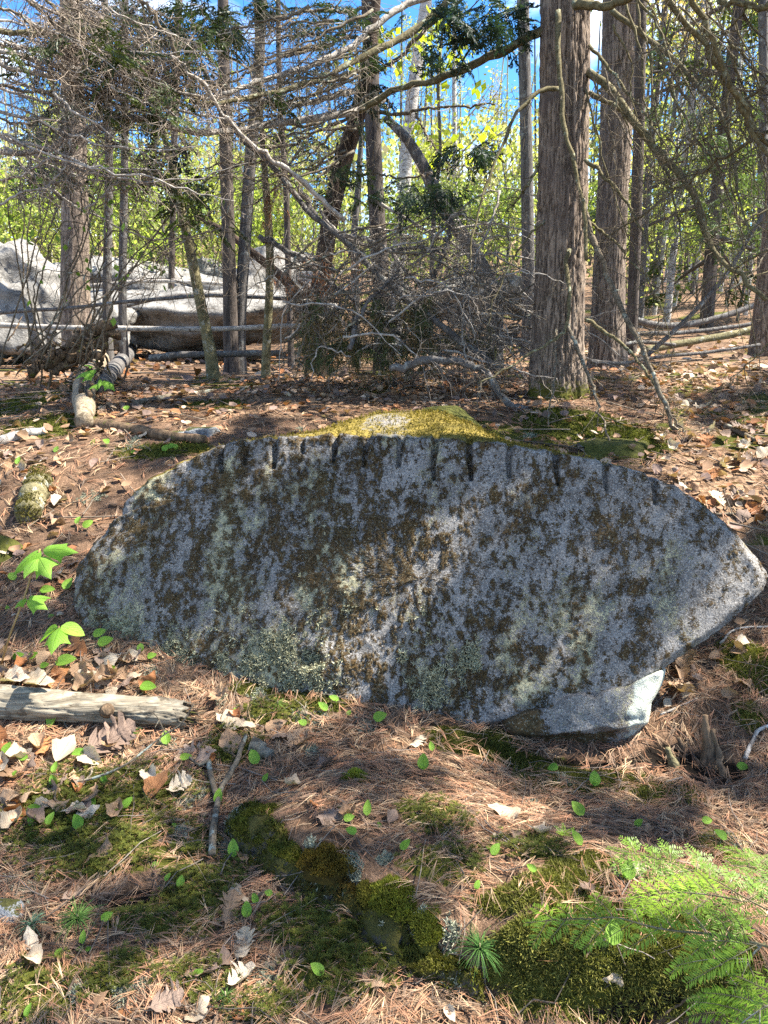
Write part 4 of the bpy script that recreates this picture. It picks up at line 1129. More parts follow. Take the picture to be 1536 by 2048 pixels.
t8, W8_, _ = tree_at('olive-barked sapling leaning left over the pale pole', [(428, 742), (412, 660), (396, 580), (380, 500), (362, 420), (346, 340), (320, 240)], [26, 22, 21, 20, 18, 15, 9], 7.0, 'olive_bark', 'sapling', 5, moss=.5)
t9, W9_, _ = tree_at('upright slim olive sapling crossing the pale pole', [(530, 745), (534, 680), (538, 600), (540, 520), (536, 430), (528, 330), (520, 200)], [18, 17, 16, 16, 15, 12, 8], 6.8, 'olive_bark', 'sapling', 5)
t10, _, _ = tree_at('slender grey trunk right beside the thick grey trunk', [(213, 660), (215, 520), (218, 330), (214, 100)], [18, 17, 16, 15], 9.6, 'grey_bark')
t11, _, _ = tree_at('slender grey trunk second to the right of the thick grey trunk', [(246, 690), (245, 560), (248, 400), (250, 200), (250, 0)], [17, 16, 15, 14, 14], 9.3, 'grey_bark')
t12, W12, _ = tree_at('tall brown trunk standing behind the dark leaning trunk', [(766, 610), (758, 500), (750, 360), (744, 200), (738, 0)], [36, 34, 33, 32, 32], 8.9, 'pine_bark', 'pine_tree', 11)
t13, _, _ = tree_at('pale sunlit trunk between the brown trunk and the leaning grey one', [(790, 600), (802, 450), (818, 250), (838, 100), (852, 0)], [30, 28, 26, 24, 22], 13.0, 'pale_bark', 'maple_tree', 12)
t14, W14, _ = tree_at('dark leaning trunk with a broken stub and long pale branches', [(630, 640), (645, 540), (664, 420), (690, 310), (715, 230), (736, 130), (748, 0)], [42, 36, 34, 36, 32, 30, 28], 7.6, 'red_bark', 'leaning_tree', 10)
t15, W15, _ = tree_at('dead grey trunk slanting from upper left down to the rust-coloured stub', [(995, 620), (975, 555), (930, 480), (880, 400), (850, 340), (815, 280), (770, 235)], [34, 30, 28, 27, 26, 20, 14], 8.3, 'grey_bark', 'leaning_dead_tree', None)
t16, W16, _ = tree_at('reddish dead trunk leaning behind the pair of dark trunks', [(640, 640), (570, 560), (510, 510), (460, 470), (390, 430)], [20, 19, 17, 14, 8], 9.4, 'red_bark', 'leaning_dead_tree', None)
t17, _, _ = tree_at('thin dark trunk left of the leaning broken trunk', [(580, 640), (576, 520), (572, 380), (560, 200), (556, 0)], [13, 12, 12, 11, 10], 10.0, 'pine_bark')
t18, _, _ = tree_at('thin dark trunk touching the left side of the brown trunk', [(712, 600), (708, 480), (716, 380), (724, 250)], [16, 14, 13, 9], 9.6, 'grey_bark', top=7)
t19, _, _ = tree_at('dark trunk high in the left branches, above the leaning sapling', [(340, 700), (344, 500), (348, 300), (354, 100), (358, 0)], [12, 12, 13, 14, 14], 12.0, 'pine_bark')
t20, _, _ = tree_at('narrow shadowed trunk hidden behind the second large hemlock', [(1262, 700), (1270, 500), (1278, 250), (1282, 0)], [22, 22, 22, 22], 9.8, 'pine_bark')
# broken stub on the leaning trunk
mbx = MB(); Wq = path([(668, 420), (672, 340), (675, 285)], 7.5, 7.5, 8); add_tube(mbx, Wq, px2w(22, Wq[0]) / 2, px2w(5, Wq[-1]) / 2, 8); mbx.build('broken_stub', M['red_bark'], t14, True, Wq[0])
# upturned root mass at its foot
mbx = MB(); rc = at(615, 600, 7.45)
for k in range(46):
    d = unit(rng.normal(size=3) * np.array([1, .5, 1])); L = rng.uniform(.12, .34)
    s = np.linspace(0, 1, 6)[:, None]
    add_tube(mbx, rc + d * s * L + unit(rng.normal(size=3)) * s ** 2 * .12, .035, .006, 5, .3, k)
mbx.build('root_mass', M['rotten'], t14, True, rc)
# limbs of the leaning tree that sweep left across the sky
LB = [
    ([(880, -15), (800, 15), (745, 55), (700, 92), (640, 122), (590, 142), (520, 160), (450, 188), (400, 193), (345, 180), (290, 152), (240, 130)], 7.2, 5.4, 13, 7, 40, .55, 'branch_pale'),
    ([(905, -10), (850, 45), (790, 84), (740, 106), (700, 128), (655, 152), (615, 166), (560, 182), (500, 196), (440, 206), (380, 200)], 7.2, 5.6, 16, 7, 40, .55, 'branch_moss'),
    ([(765, 195), (722, 218), (690, 226), (640, 236), (580, 246), (520, 255), (470, 264), (400, 268), (350, 262), (300, 242), (250, 241), (215, 246), (180, 256), (140, 272), (90, 294), (40, 304), (-30, 300)], 6.9, 4.6, 15, 12, 46, .5, 'branch_pale'),
    ([(705, 182), (650, 196), (600, 206), (545, 206), (505, 194), (450, 200), (400, 215), (340, 205), (270, 190)], 7.2, 5.5, 11, 5, 40, .5, 'branch_pale'),
    ([(720, 140), (660, 165), (610, 200), (560, 230), (500, 240), (450, 250)], 7.2, 5.8, 8, 3, 30, .5, 'branch_moss'),
    ([(735, 80), (690, 75), (640, 95), (580, 110), (520, 135), (470, 160), (410, 178)], 7.4, 6.2, 8, 4, 30, .5, 'branch'),
    ([(742, 8), (690, 22), (650, 20), (600, 30), (550, 60), (500, 80)], 7.4, 6.4, 7, 3, 26, .45, 'branch'),
    ([(700, 235), (640, 262), (590, 285), (540, 300), (480, 330), (420, 350)], 7.3, 6.2, 7, 3, 28, .45, 'branch'),
    ([(690, 300), (640, 330), (590, 345), (520, 400), (470, 420)], 7.3, 6.4, 6, 2, 28, .45, 'branch'),
    ([(740, 225), (800, 228), (870, 215), (940, 212), (990, 210)], 7.3, 6.2, 8, 3, 24, .4, 'branch'),
    ([(830, 225), (860, 280), (890, 320), (920, 350)], 6.9, 6.4, 5, 2, 16, .35, 'branch'),
    ([(700, 345), (760, 350), (830, 355), (880, 340), (930, 330)], 7.3, 6.5, 5, 2, 24, .4, 'branch'),
    ([(735, 150), (790, 120), (850, 60), (900, 20), (960, -30)], 7.4, 7.0, 9, 5, 20, .4, 'branch')]
for (pts, y0, y1, w0, w1, nt_, ln, mt) in LB:
    o, Wb = branch(t14, pts, y0, y1, w0, w1, mt, n=44, wob=.02)
    twigs(o, Wb, int(nt_ * 1.3), ln, .0032, droop=.15, curl=.6, col=(.24, .20, .155), order=2, tmin=.08)

# ---- the bare tangle reaching in at the upper left
LT = np.array([-4.4, 4.6, 0.]); LT[2] = float(HG(LT[0], LT[1])) - .05
hemL = thing('hemlock_tree', 'hemlock off the upper left whose tangled bare boughs fan across the sky', 'tree', LT)
simple_trunk(hemL, np.array([LT + np.array([0, 0, 1.0 * k]) for k in range(12)]), np.linspace(.17, .03, 12), 'pine_bark', 18)
TB = [
    ([(-160, 40), (0, 68), (70, 70), (150, 75), (195, 98), (262, 132), (330, 170), (400, 196)], 4.6, 5.2, 13, 5, 55, .45, 'branch_moss'),
    ([(-160, 70), (0, 104), (60, 115), (130, 134), (200, 143), (270, 150), (350, 182), (425, 198)], 4.6, 5.2, 12, 5, 55, .45, 'branch_pale'),
    ([(-140, 60), (0, 84), (60, 96), (130, 110), (190, 128), (260, 160), (330, 190)], 4.7, 5.3, 9, 4, 50, .45, 'branch_pale'),
    ([(-140, 100), (0, 128), (70, 145), (140, 160), (210, 192), (290, 202), (380, 228), (450, 240)], 4.6, 5.2, 11, 4, 50, .45, 'branch_pale'),
    ([(-140, 170), (0, 172), (60, 182), (120, 194), (190, 200), (250, 215)], 4.6, 5.0, 8, 3, 40, .4, 'branch'),
    ([(-60, -60), (60, 0), (110, 50), (160, 100), (222, 122), (280, 150)], 4.8, 5.3, 9, 4, 45, .45, 'branch'),
    ([(0, -60), (92, 0), (130, 40), (168, 76), (218, 104), (285, 142), (340, 170)], 4.8, 5.4, 8, 3, 45, .45, 'branch_moss'),
    ([(100, -60), (150, 0), (182, 46), (232, 96), (285, 134), (330, 160)], 4.9, 5.4, 8, 3, 40, .45, 'branch'),
    ([(240, -40), (282, 0), (312, 40), (340, 76), (349, 108), (330, 122), (292, 138), (250, 140)], 5.0, 5.2, 8, 9, 26, .35, 'branch'),
    ([(340, 112), (365, 130), (392, 156), (416, 178), (428, 205), (448, 235), (470, 262), (510, 292), (548, 322), (590, 350), (640, 396), (690, 440)], 5.0, 5.6, 7, 10, 26, .35, 'branch_pale'),
    ([(-60, 210), (0, 238), (80, 250), (150, 275), (210, 262)], 4.6, 5.0, 6, 3, 36, .35, 'branch'),
    ([(-40, 372), (0, 362), (60, 340), (110, 310), (140, 282), (165, 268)], 4.6, 4.9, 6, 5, 26, .35, 'branch_pale'),
    ([(145, 268), (136, 300), (128, 330), (110, 365), (80, 390), (40, 400)], 4.8, 4.8, 6, 2, 20, .3, 'branch_pale'),
    ([(-20, 420), (40, 385), (110, 370), (180, 340), (210, 300), (240, 250)], 4.7, 5.0, 5, 2, 30, .35, 'branch_pale'),
    ([(170, 420), (200, 395), (240, 360), (290, 335), (330, 300)], 5.0, 5.4, 5, 2, 26, .35, 'branch_pale'),
    ([(-30, 10), (40, 30), (120, 90), (200, 130), (300, 180), (360, 190)], 4.7, 5.3, 6, 3, 50, .5, 'branch')]
for (pts, y0, y1, w0, w1, nt_, ln, mt) in TB:
    o, Wb = branch(hemL, pts, y0, y1, w0, w1, mt, n=36, wob=.02)
    twigs(o, Wb, int(nt_ * 1.9), ln, .0027, droop=.05, curl=.7, col=(.29, .235, .185), order=2, tmin=.15)

def g_fan():
    x0, y0 = rng.uniform(-80, 260), rng.uniform(-60, 200)
    return arc(x0, y0, x0 + rng.uniform(180, 330), y0 + rng.uniform(40, 150), rng.uniform(-25, 20))
def g_sky():
    x0, y0 = rng.uniform(560, 760), rng.uniform(0, 330)
    return arc(x0, y0, x0 - rng.uniform(140, 330), y0 + rng.uniform(10, 130), rng.uniform(-40, 10))
def g_low():
    x0, y0 = rng.uniform(-40, 560), rng.uniform(280, 470)
    return arc(x0, y0, x0 + rng.uniform(-170, 170), y0 + rng.uniform(60, 250), rng.uniform(-10, 60))
def g_longl():
    x0, y0 = rng.uniform(-120, 60), rng.uniform(-40, 330)
    return arc(x0, y0, x0 + rng.uniform(380, 620), y0 + rng.uniform(-20, 160), rng.uniform(-60, 10))
web(hemL, 12, g_longl, (4.7, 5.8), (5, 9), 'branch_pale', (.26, .21, .165), 22, .4, .05)
web(hemL, 22, g_fan, (4.6, 5.6), (3, 7), 'branch_pale', (.27, .22, .17), 20, .4, .05)
web(t14, 36, g_sky, (5.6, 7.0), (3, 7), 'branch', (.15, .122, .09), 18, .45, .15)
web(hemL, 24, g_low, (5.2, 6.4), (2, 4.5), 'branch', (.12, .095, .07), 12, .36, .2)
# ---- the fallen dead crown (brush) in the middle
bc_ = G(860, 745)
brush = thing('fallen_tree_crown', 'tangled heap of grey dead branches lying in the middle', 'fallen tree', bc_)
main = [
    ([(400, 130), (480, 270), (560, 345), (620, 425), (680, 475), (740, 530), (820, 600), (900, 660), (980, 730)], 6.6, 5.7, 10, 14),
    ([(600, 380), (640, 440), (700, 480), (780, 500), (850, 495), (900, 520)], 6.6, 6.2, 13, 6),
    ([(520, 470), (600, 520), (680, 580), (760, 640), (840, 690), (920, 720)], 6.8, 5.9, 12, 6),
    ([(690, 470), (760, 490), (830, 560), (900, 620), (960, 660), (1020, 690)], 6.4, 5.9, 9, 4),
    ([(780, 740), (850, 720), (900, 722), (960, 735), (985, 765), (1010, 800), (1050, 822), (1082, 835)], 5.5, 5.2, 17, 12),
    ([(700, 700), (715, 640), (760, 580), (790, 550), (800, 530)], 5.6, 5.9, 11, 4),
    ([(905, 430), (895, 470), (880, 520), (862, 560), (840, 600), (830, 640)], 6.2, 6.0, 11, 6),
    ([(640, 420), (720, 520), (800, 570), (880, 600), (960, 640), (1020, 660)], 6.5, 6.0, 7, 3),
    ([(760, 410), (850, 460), (920, 500), (980, 560), (1010, 620)], 6.7, 6.2, 7, 3),
    ([(940, 520), (930, 580), (925, 660), (935, 740)], 6.0, 5.6, 6, 3),
    ([(1000, 380), (980, 450), (950, 520), (940, 600), (950, 680)], 6.0, 5.6, 5, 2),
    ([(620, 700), (700, 690), (800, 700), (900, 695), (1000, 700)], 6.4, 6.0, 6, 3)]
for (pts, y0, y1, w0, w1) in main:
    o, Wb = branch(brush, pts, y0, y1, w0, w1, 'grey_bark' if w0 > 9 else 'branch_pale', n=36, wob=.025)
    twigs(o, Wb, 60, .5, .0036, droop=.1, curl=.7, col=(.19, .165, .14), order=2, tmin=.05)
for k in range(116):                                              # thinner dead boughs arching out of it
    x0, y0 = rng.uniform(560, 1040), rng.uniform(450, 715)
    a = rng.uniform(-.5, .9) + (0 if rng.random() < .7 else 1.8); L = rng.uniform(110, 300)
    x1, y1 = x0 + L * math.cos(a), min(y0 + L * math.sin(a) * .8, 760)
    mx, my = (x0 + x1) / 2 + rng.uniform(-30, 30), (y0 + y1) / 2 - rng.uniform(0, 60)
    Yd = rng.uniform(5.6, 6.6)
    o, Wb = branch(brush, [(x0, y0), (mx, my), (x1, y1)], Yd, Yd + rng.uniform(-.4, .4), rng.uniform(3, 6), 1.5, 'branch_pale' if rng.random() < .5 else 'branch', n=16, wob=.03, ns=5)
    twigs(o, Wb, 14, .35, .0024, droop=.1, curl=.8, col=(.17, .145, .12), order=2, tmin=.1)
# drooping long-needled foliage still on it
mb = MB()
def tuft(mb, c, n, L, col, spread=.5, r=.0019, K=4):
    d = unit(np.array([0, 0, -1.]) + spread * rng.normal(size=(n, 3)))
    s = np.linspace(0, 1, K)
    P = c + d[:, None] * (L * rng.uniform(.7, 1.1, n))[:, None, None] * s[:, None] + np.array([0, 0, -.35 * L]) * (s ** 2)[:, None]
    V, Q = tubes(P, np.full((n, K), r) * (1 - .6 * s), 3)
    mb.add(V, Q, np.repeat(np.asarray(col) * rng.uniform(.6, 1.4, (n, 1)), K * 3, 0))
for k in range(280):
    px, py = rng.uniform(600, 870), rng.uniform(590, 725)
    tuft(mb, at(px, py, rng.uniform(5.7, 6.3)), 13, .12, (.075, .098, .030) if rng.random() < .75 else (.18, .12, .045), .55)
for k in range(40):
    tuft(mb, at(rng.uniform(870, 990), rng.uniform(640, 720), rng.uniform(5.8, 6.3)), 12, .12, (.09, .10, .03), .3)
o = mb.build('pine_needles', M['needle'], brush, True, bc_); tag(o, 'drooping olive-green long needles', kind='stuff')
mb = MB()
for k in range(60):
    tuft(mb, at(rng.normal(645, 40), rng.normal(550, 22), rng.uniform(6.4, 6.8)), 12, .09, (.26, .11, .04), .8)
for k in range(12): tuft(mb, at(rng.normal(545, 10), rng.normal(405, 20), 6.4), 10, .08, (.26, .11, .04), .8)
o = mb.build('rust_needles', M['needle'], brush, True, bc_); tag(o, 'rust-brown dead needle clusters', kind='stuff')

# ---- hemlock foliage hanging in the picture
def hang(parent, spots, col, size=(.16, .28), per=14, tpl=SP_MID, name='foliage', sp=1.0):
    mb = MB()
    for (px, py, rx, ry, Yd, n) in spots:
        X_ = rng.normal(px, rx * .55, n); Y_ = rng.normal(py, ry * .55, n)
        P = at(X_, Y_, Yd + rng.normal(0, .25, n))
        a = rng.uniform(0, 2 * math.pi, n)
        D = np.stack([np.cos(a), np.sin(a) * .6, -.25 + .25 * rng.normal(size=n)], -1)
        sprays(mb, P, D, rng.uniform(*size, n), col, tpl, .4)
    return mb.build(name, M['hem_needle'], parent, False)
hang(hemL, [(235, 110, 50, 30, 4.9, 16), (170, 50, 60, 40, 5.2, 14), (300, 40, 60, 40, 5.4, 16), (250, 180, 60, 30, 5.1, 14), (330, 150, 50, 40, 5.3, 14), (60, 100, 60, 50, 5.0, 10), (290, 220, 50, 30, 5.2, 12), (380, 60, 60, 60, 5.8, 18), (430, 30, 40, 30, 5.8, 14), (350, 410, 60, 40, 5.4, 8), (300, 350, 60, 40, 5.6, 7), (390, 440, 40, 30, 5.6, 4)], (.050, .072, .016))
hang(hemL, [(120, 260, 130, 60, 6.2, 15), (180, 200, 100, 60, 6.4, 13), (310, 300, 60, 50, 6.4, 14), (340, 60, 60, 70, 6.6, 15), (450, 60, 60, 60, 6.6, 14), (230, 20, 90, 30, 6.4, 12), (90, 330, 90, 30, 6.4, 14), (330, 360, 60, 30, 6.4, 14)], (.024, .036, .012), (.2, .36))
hang(t14, [(560, 20, 60, 30, 6.8, 18), (620, 60, 60, 30, 6.8, 14), (690, 30, 40, 40, 7.0, 12), (730, 120, 30, 90, 7.2, 22), (700, 60, 30, 60, 7.2, 12), (610, 290, 40, 30, 6.8, 10), (730, 200, 30, 40, 7.2, 14), (680, 330, 40, 40, 7.0, 10), (780, 380, 80, 30, 6.8, 16), (860, 395, 60, 15, 6.6, 12), (530, 180, 60, 30, 6.2, 8), (650, 130, 40, 40, 6.8, 10)], (.030, .050, .018))
hang(hemlock, [(880, 20, 60, 30, 5.8, 16), (940, 60, 50, 50, 5.8, 18), (960, 20, 60, 30, 5.8, 16), (1000, 50, 40, 40, 5.8, 14), (900, 90, 40, 40, 5.8, 10), (960, 300, 40, 20, 5.8, 12), (930, 290, 40, 16, 5.8, 8), (1040, 20, 30, 20, 5.8, 8), (820, 390, 40, 14, 6.0, 8), (880, 380, 50, 14, 5.9, 10)], (.022, .042, .024), (.14, .26))
hang(t3, [(1400, 260, 110, 50, 10.4, 10), (1450, 300, 110, 50, 10.4, 10), (1340, 235, 70, 20, 10.4, 6), (1390, 350, 110, 50, 10.6, 9), (1480, 390, 80, 70, 10.6, 9), (1430, 440, 100, 40, 10.8, 7), (1500, 480, 60, 50, 10.8, 8)], (.095, .14, .05), (.28, .5))
# ------------------------------------------------------------------ the woods behind
def far_tree(name, kind, seed, leafcol, nleaf, size, bark, hgt=13., r=.085, limbs=13, lo=2.5, spread=1.0):
    """a slim tree at the origin: trunk, limbs, twigs and a broken crown"""
    g = np.random.default_rng(seed)
    root = thing(name, 'x', 'tree')
    s = np.linspace(0, 1, 9)
    lean = g.normal(0, .35, 2)
    W = np.stack([lean[0] * s ** 2 + .12 * np.sin(s * 5 + seed), lean[1] * s ** 2 + .1 * np.cos(s * 4 + seed) - .1, s * hgt - .15], -1)
    R = r * (1 - .85 * s) + .006
    mb = MB(); V, Q = tubes(W[None], R[None], 9); mb.add(V, Q)
    mb.build('trunk', M[bark], root)
    mbl, mbf = MB(), MB()
    pts = []
    for k in range(limbs):
        t = g.uniform(lo / hgt, .97); b = np.array([np.interp(t, s, W[:, j]) for j in range(3)])
        a = g.uniform(0, 2 * math.pi); el = g.uniform(.35, 1.1) if kind != 'conifer' else g.uniform(-.25, .2)
        L = spread * (g.uniform(.9, 2.4) * (1.15 - t) + .35)
        d = np.array([math.cos(a) * math.cos(el), math.sin(a) * math.cos(el), math.sin(el)])
        ss = np.linspace(0, 1, 6)[:, None]
        Wl = b + d * ss * L + np.array([0, 0, .3 if kind != 'conifer' else -.2]) * ss ** 2 * L
        V, Q = tubes(Wl[None], (np.interp(t, s, R) * .42 * (1 - .8 * ss[:, 0]))[None] + .002, 4)
        mbl.add(V, Q, np.array([.11, .095, .08]))
        m = 5
        tt = g.uniform(.3, 1, m); Sx = b + d * tt[:, None] * L + np.array([0, 0, .3 if kind != 'conifer' else -.2]) * tt[:, None] ** 2 * L
        D2 = unit(d + .9 * g.normal(size=(m, 3)) + np.array([0, 0, .25]))
        L2 = L * g.uniform(.25, .5, m)
        P2 = Sx[:, None] + D2[:, None] * (L2[:, None] * np.linspace(0, 1, 4))[..., None]
        V, Q = tubes(P2, np.full((m, 4), .006) * np.linspace(1, .3, 4), 3)
        mbl.add(V, Q, np.array([.12, .10, .085]))
        pts.append(Sx + D2 * L2[:, None]); pts.append(Sx + D2 * L2[:, None] * .5); 
        if kind == 'conifer': pts.append(Wl)
    mbl.build('limbs', M['twig'], root)['kind'] = 'stuff'
    pts = np.concatenate(pts)
    if kind == 'conifer':
        c = pts[g.integers(0, len(pts), nleaf)] + g.normal(size=(nleaf, 3)) * .1
        out = c - np.array([np.interp(c[:, 2], W[:, 2], W[:, 0]), np.interp(c[:, 2], W[:, 2], W[:, 1]), c[:, 2]]).T
        out[:, 2] = -.15
        sprays(mbf, c, out + .25 * g.normal(size=c.shape), g.uniform(.3, .55, nleaf), leafcol, SP_LOW, .3)
        mbf.build('crown', M['hem_needle'], root, False)
    elif nleaf:
        k = pts[g.integers(0, len(pts), nleaf)] + g.normal(size=(nleaf, 3)) * .15 * spread
        leafquads(mbf, k, size, leafcol, .3)
        mbf.build('crown', M['far_leaf'], root, False)
    return root
YG = (.30, .32, .05)
protos = {
    'maple_a': far_tree('maple_tree', 'dec', 1, (.38, .40, .10), 2600, .09, 'grey_bark', 13, .075),
    'maple_b': far_tree('maple_tree', 'dec', 2, (.42, .39, .14), 2000, .08, 'grey_bark', 14, .09),
    'bud': far_tree('maple_tree', 'dec', 3, (.44, .32, .16), 2000, .07, 'grey_bark', 14, .07),
    'birch': far_tree('birch_tree', 'dec', 4, (.40, .41, .13), 1300, .08, 'pale_bark', 13, .075),
    'birch2': far_tree('birch_tree', 'dec', 5, (.40, .38, .10), 900, .08, 'pale_bark', 14, .06, 10, 4),
    'bare': far_tree('aspen_tree', 'dec', 6, (.38, .38, .10), 600, .08, 'pale_bark', 14, .055, 14, 3),
    'con': far_tree('hemlock_tree', 'conifer', 7, (.055, .085, .022), 330, .1, 'pine_bark', 12, .11, 30, 1.2, 1.0),
    'con2': far_tree('pine_tree', 'conifer', 8, (.075, .11, .03), 300, .1, 'pine_bark', 13, .12, 26, 3.5, 1.1),
    'shrub': far_tree('leafy_shrub', 'dec', 9, (.31, .38, .09), 1700, .08, 'grey_bark', 2.6, .02, 16, .3, .8),
    'shrub2': far_tree('leafy_shrub', 'dec', 10, (.40, .42, .13), 1500, .07, 'grey_bark', 3.6, .025, 16, .4, .8)}
used = {k: False for k in protos}
FAR = []
LOOK = {'maple_a': 'yellow-green maple', 'maple_b': 'buff-leaved maple', 'bud': 'orange-budded maple', 'birch': 'leafy white birch', 'birch2': 'slim white birch', 'bare': 'bare pale aspen', 'con': 'drooping hemlock', 'con2': 'tall pine', 'shrub': 'low bright green shrub', 'shrub2': 'taller pale green shrub'}
def far(kind, px, Yd, label, group, sc=1.0):
    x = (px - 768) / F * Yd * 1.0 / CP
    loc = (x, Yd, float(HG(x, Yd)) - .05)
    p = protos[kind]
    if used[kind]: o = dup(p)
    else: o = p; used[kind] = True
    o.location = loc; o.rotation_euler = (0, 0, rng.uniform(0, 6.28)); s = sc * rng.uniform(.85, 1.15); o.scale = (s, s, s * rng.uniform(.9, 1.15))
    tag(o, label, 'shrub' if 'shrub' in kind else 'tree', group)
    if group: FAR.append((o, LOOK[kind] + ' ' + label, px))
    return o
far('birch', 1316, 15, 'white birch trunk standing in the light right of the second hemlock', None)
far('birch2', 895, 16, 'slim white birch behind the dead slanting trunk', None)
far('con', 1385, 14, 'young green hemlock in the sunny woods behind the right dead branches', None)
gl = {'R': ('in the woods right of the two big trunks', 'thin trees in the woods on the right'),
      'C': ('far behind the brush heap', 'thin trees in the woods in the centre'),
      'L': ('in the woods beyond the far boulders', 'thin trees in the woods on the left')}
kinds = {'R': ['bud', 'birch2', 'bare', 'maple_b', 'birch', 'bare', 'bud', 'maple_a'], 'C': ['maple_a', 'birch2', 'maple_b', 'bare', 'bud'], 'L': ['maple_a', 'bare', 'maple_b', 'birch2']}
for side, n, lo, hi in (('R', 44, 1240, 1640), ('C', 10, 830, 1060), ('L', 16, -120, 640)):
    for k in range(n):
        far(kinds[side][k % len(kinds[side])], lo + (hi - lo) * (k * .618034 % 1), (15 if side == 'R' else 20) + 26 * (k * .4142 % 1) ** .8, gl[side][0], gl[side][1], .45 if side == 'L' else .62 if side == 'C' else 1.0)
for k, (px, Yd) in enumerate([(40, 24), (150, 28), (300, 26), (420, 30), (580, 26), (1500, 20), (1460, 27), (1330, 30), (690, 34), (980, 36), (1560, 15)]):
    far('con2' if k % 2 else 'con', px, Yd, 'in the woods behind everything', 'conifers in the background', .45 if px < 1000 else .9)
for k in range(26):
    far('shrub' if k % 2 else 'shrub2', -120 + 800 * (k * .618 % 1), 14 + 10 * (k * .414 % 1), 'beyond the far boulders', 'shrubs beyond the far boulders', 1.15)
for k in range(20):
    far('shrub2' if k % 2 else 'shrub', 800 + 760 * (k * .618 % 1), 13 + 12 * (k * .414 % 1), 'in the woods right of the brush heap', 'shrubs in the woods on the right', 1.0)
number_labels(FAR)
# the wood further off, which reads as one mass
mb, mbt = MB(), MB()
n = 19000
Yf = rng.uniform(42, 75, n); xf = rng.uniform(-1.0, 1.0, n) * Yf * .75
zf = HG(xf, Yf) + rng.random(n) ** 1.3 * (6.5 + 3.5 * n2(xf, Yf, .12, 2, 120)) * Yf / 50
pc = np.stack([xf, Yf, zf], -1)
c1 = np.where(rng.random((n, 1)) < .45, np.array([[.46, .46, .20]]), np.where(rng.random((n, 1)) < .5, np.array([[.26, .29, .12]]), np.array([[.50, .43, .24]])))  # leaf colours paled to put distance haze into the wood
mbw = MB(); leafquads(mbw, pc, .5, (1, 1, 1), .0); mbw.C = [np.repeat(c1 * rng.uniform(.7, 1.3, (n, 1)), 4, 0)]
m = 120
xt = rng.uniform(-1, 1, m); yt = rng.uniform(40, 70, m); xt = xt * yt * .7; zt = HG(xt, yt)
s = np.linspace(0, 1, 4)
P = np.stack([xt[:, None] + .5 * rng.normal(size=(m, 1)) * s, yt[:, None] + 0 * s, zt[:, None] + 13 * s], -1)
V, Q = tubes(P, np.full((m, 4), .1) * (1 - .6 * s), 5); mbw.add(V, Q, np.repeat(np.where(rng.random((m, 1)) < .6, .42, .14) * np.array([[1, .95, .88]]), 20, 0))
o = mbw.build('far_woods', M['far_leaf'], None, False); tag(o, 'hazy green and buff spring woods in the distance', 'woods', kind='stuff')

# yellow-green young maple in the blue gap
ym = G(880, 700); ymb = at(870, 640, 9.6)
W, R = standing([(862, 640), (866, 450), (880, 300), (876, 150), (890, 20)], [9, 8, 7, 6, 4], 9.6, top=6)
W[0, 2] = float(HG(W[0, 0], W[0, 1])) - .05
ymap = thing('young_maple', 'young maple with bright yellow-green leaves against the blue gap', 'tree', W[0])
simple_trunk(ymap, W, R, 'grey_bark', 8)
mb = MB()
for (px, py, s) in [(785, 60, 26), (835, 65, 26), (700, 100, 20), (850, 80, 20), (870, 120, 28), (840, 140, 22), (790, 115, 20), (880, 195, 26), (868, 262, 20), (905, 90, 22), (925, 118, 18), (958, 180, 22), (830, 250, 16), (745, 80, 20), (930, 240, 18), (905, 300, 22), (950, 330, 16), (850, 320, 20), (980, 260, 14), (715, 130, 12), (1010, 300, 14), (880, 40, 18)]:
    n = 16
    leafquads(mb, at(rng.normal(px, s * .7, n), rng.normal(py, s * .55, n), 9.5 + rng.normal(0, .25, n)), .10, (.42, .47, .04), .2, .8)
mb.build('crown', M['far_leaf'], ymap, False)
# thin leafy shrub in front of the left boulders
sb = G(60, 760)
shr = thing('leafy_shrub', 'thin-stemmed shrub with small hanging green leaves at the left edge', 'shrub', sb)
mb = MB()
for k in range(18):
    x0 = rng.uniform(-60, 200); x1 = x0 + rng.uniform(-60, 330); y1 = rng.uniform(300, 560)
    o, Wb = branch(shr, [(x0, rng.uniform(680, 740)), ((x0 + x1) / 2 + rng.uniform(-30, 30), (700 + y1) / 2 - 30), (x1, y1), (x1 + rng.uniform(20, 110), y1 + rng.uniform(-40, 60))], 5.8, rng.uniform(5.2, 6.2), 4, 1.5, 'branch', 'stem', 18, .03, 5)
    twigs(o, Wb, 12, .3, .0022, droop=.2, col=(.17, .13, .10), order=1, tmin=.3)
    ii = rng.integers(7, 18, 7)
    leafquads(mb, Wb[ii] + rng.normal(size=(7, 3)) * .07, .055, (.17, .28, .04), .25, 1.6)
mb.build('leaves', M['far_leaf'], shr, False)

# ------------------------------------------------------------------ fallen wood
def fallen(name, label, pts, Y0, Y1, w0, w1, mat, cat='log', ns=16, n=40, knob=.1, wob=.01, parts=None):
    W = path(pts, Y0, Y1, n, wob, pts[0][0] % 13)
    t_ = thing(name, label, cat, W[0])
    mb = MB(); add_tube(mb, W, px2w(w0, W[0]) / 2, px2w(w1, W[-1]) / 2, ns, knob, pts[0][0])
    mb.build('wood', M[mat], t_, True, W[0])
    return t_, W
fallen('fallen_pole', 'long pale fallen pole lying level behind the leaning olive sapling', [(-60, 648), (120, 655), (250, 657), (400, 658), (520, 655), (600, 652), (662, 652)], 7.6, 7.3, 11, 10, 'branch_pale')
fallen('fallen_pole', 'thin grey fallen pole just above the long pale one', [(-40, 628), (80, 620), (180, 612), (250, 604), (330, 598), (400, 592), (470, 594), (590, 596)], 8.4, 8.8, 8, 6, 'grey_bark')
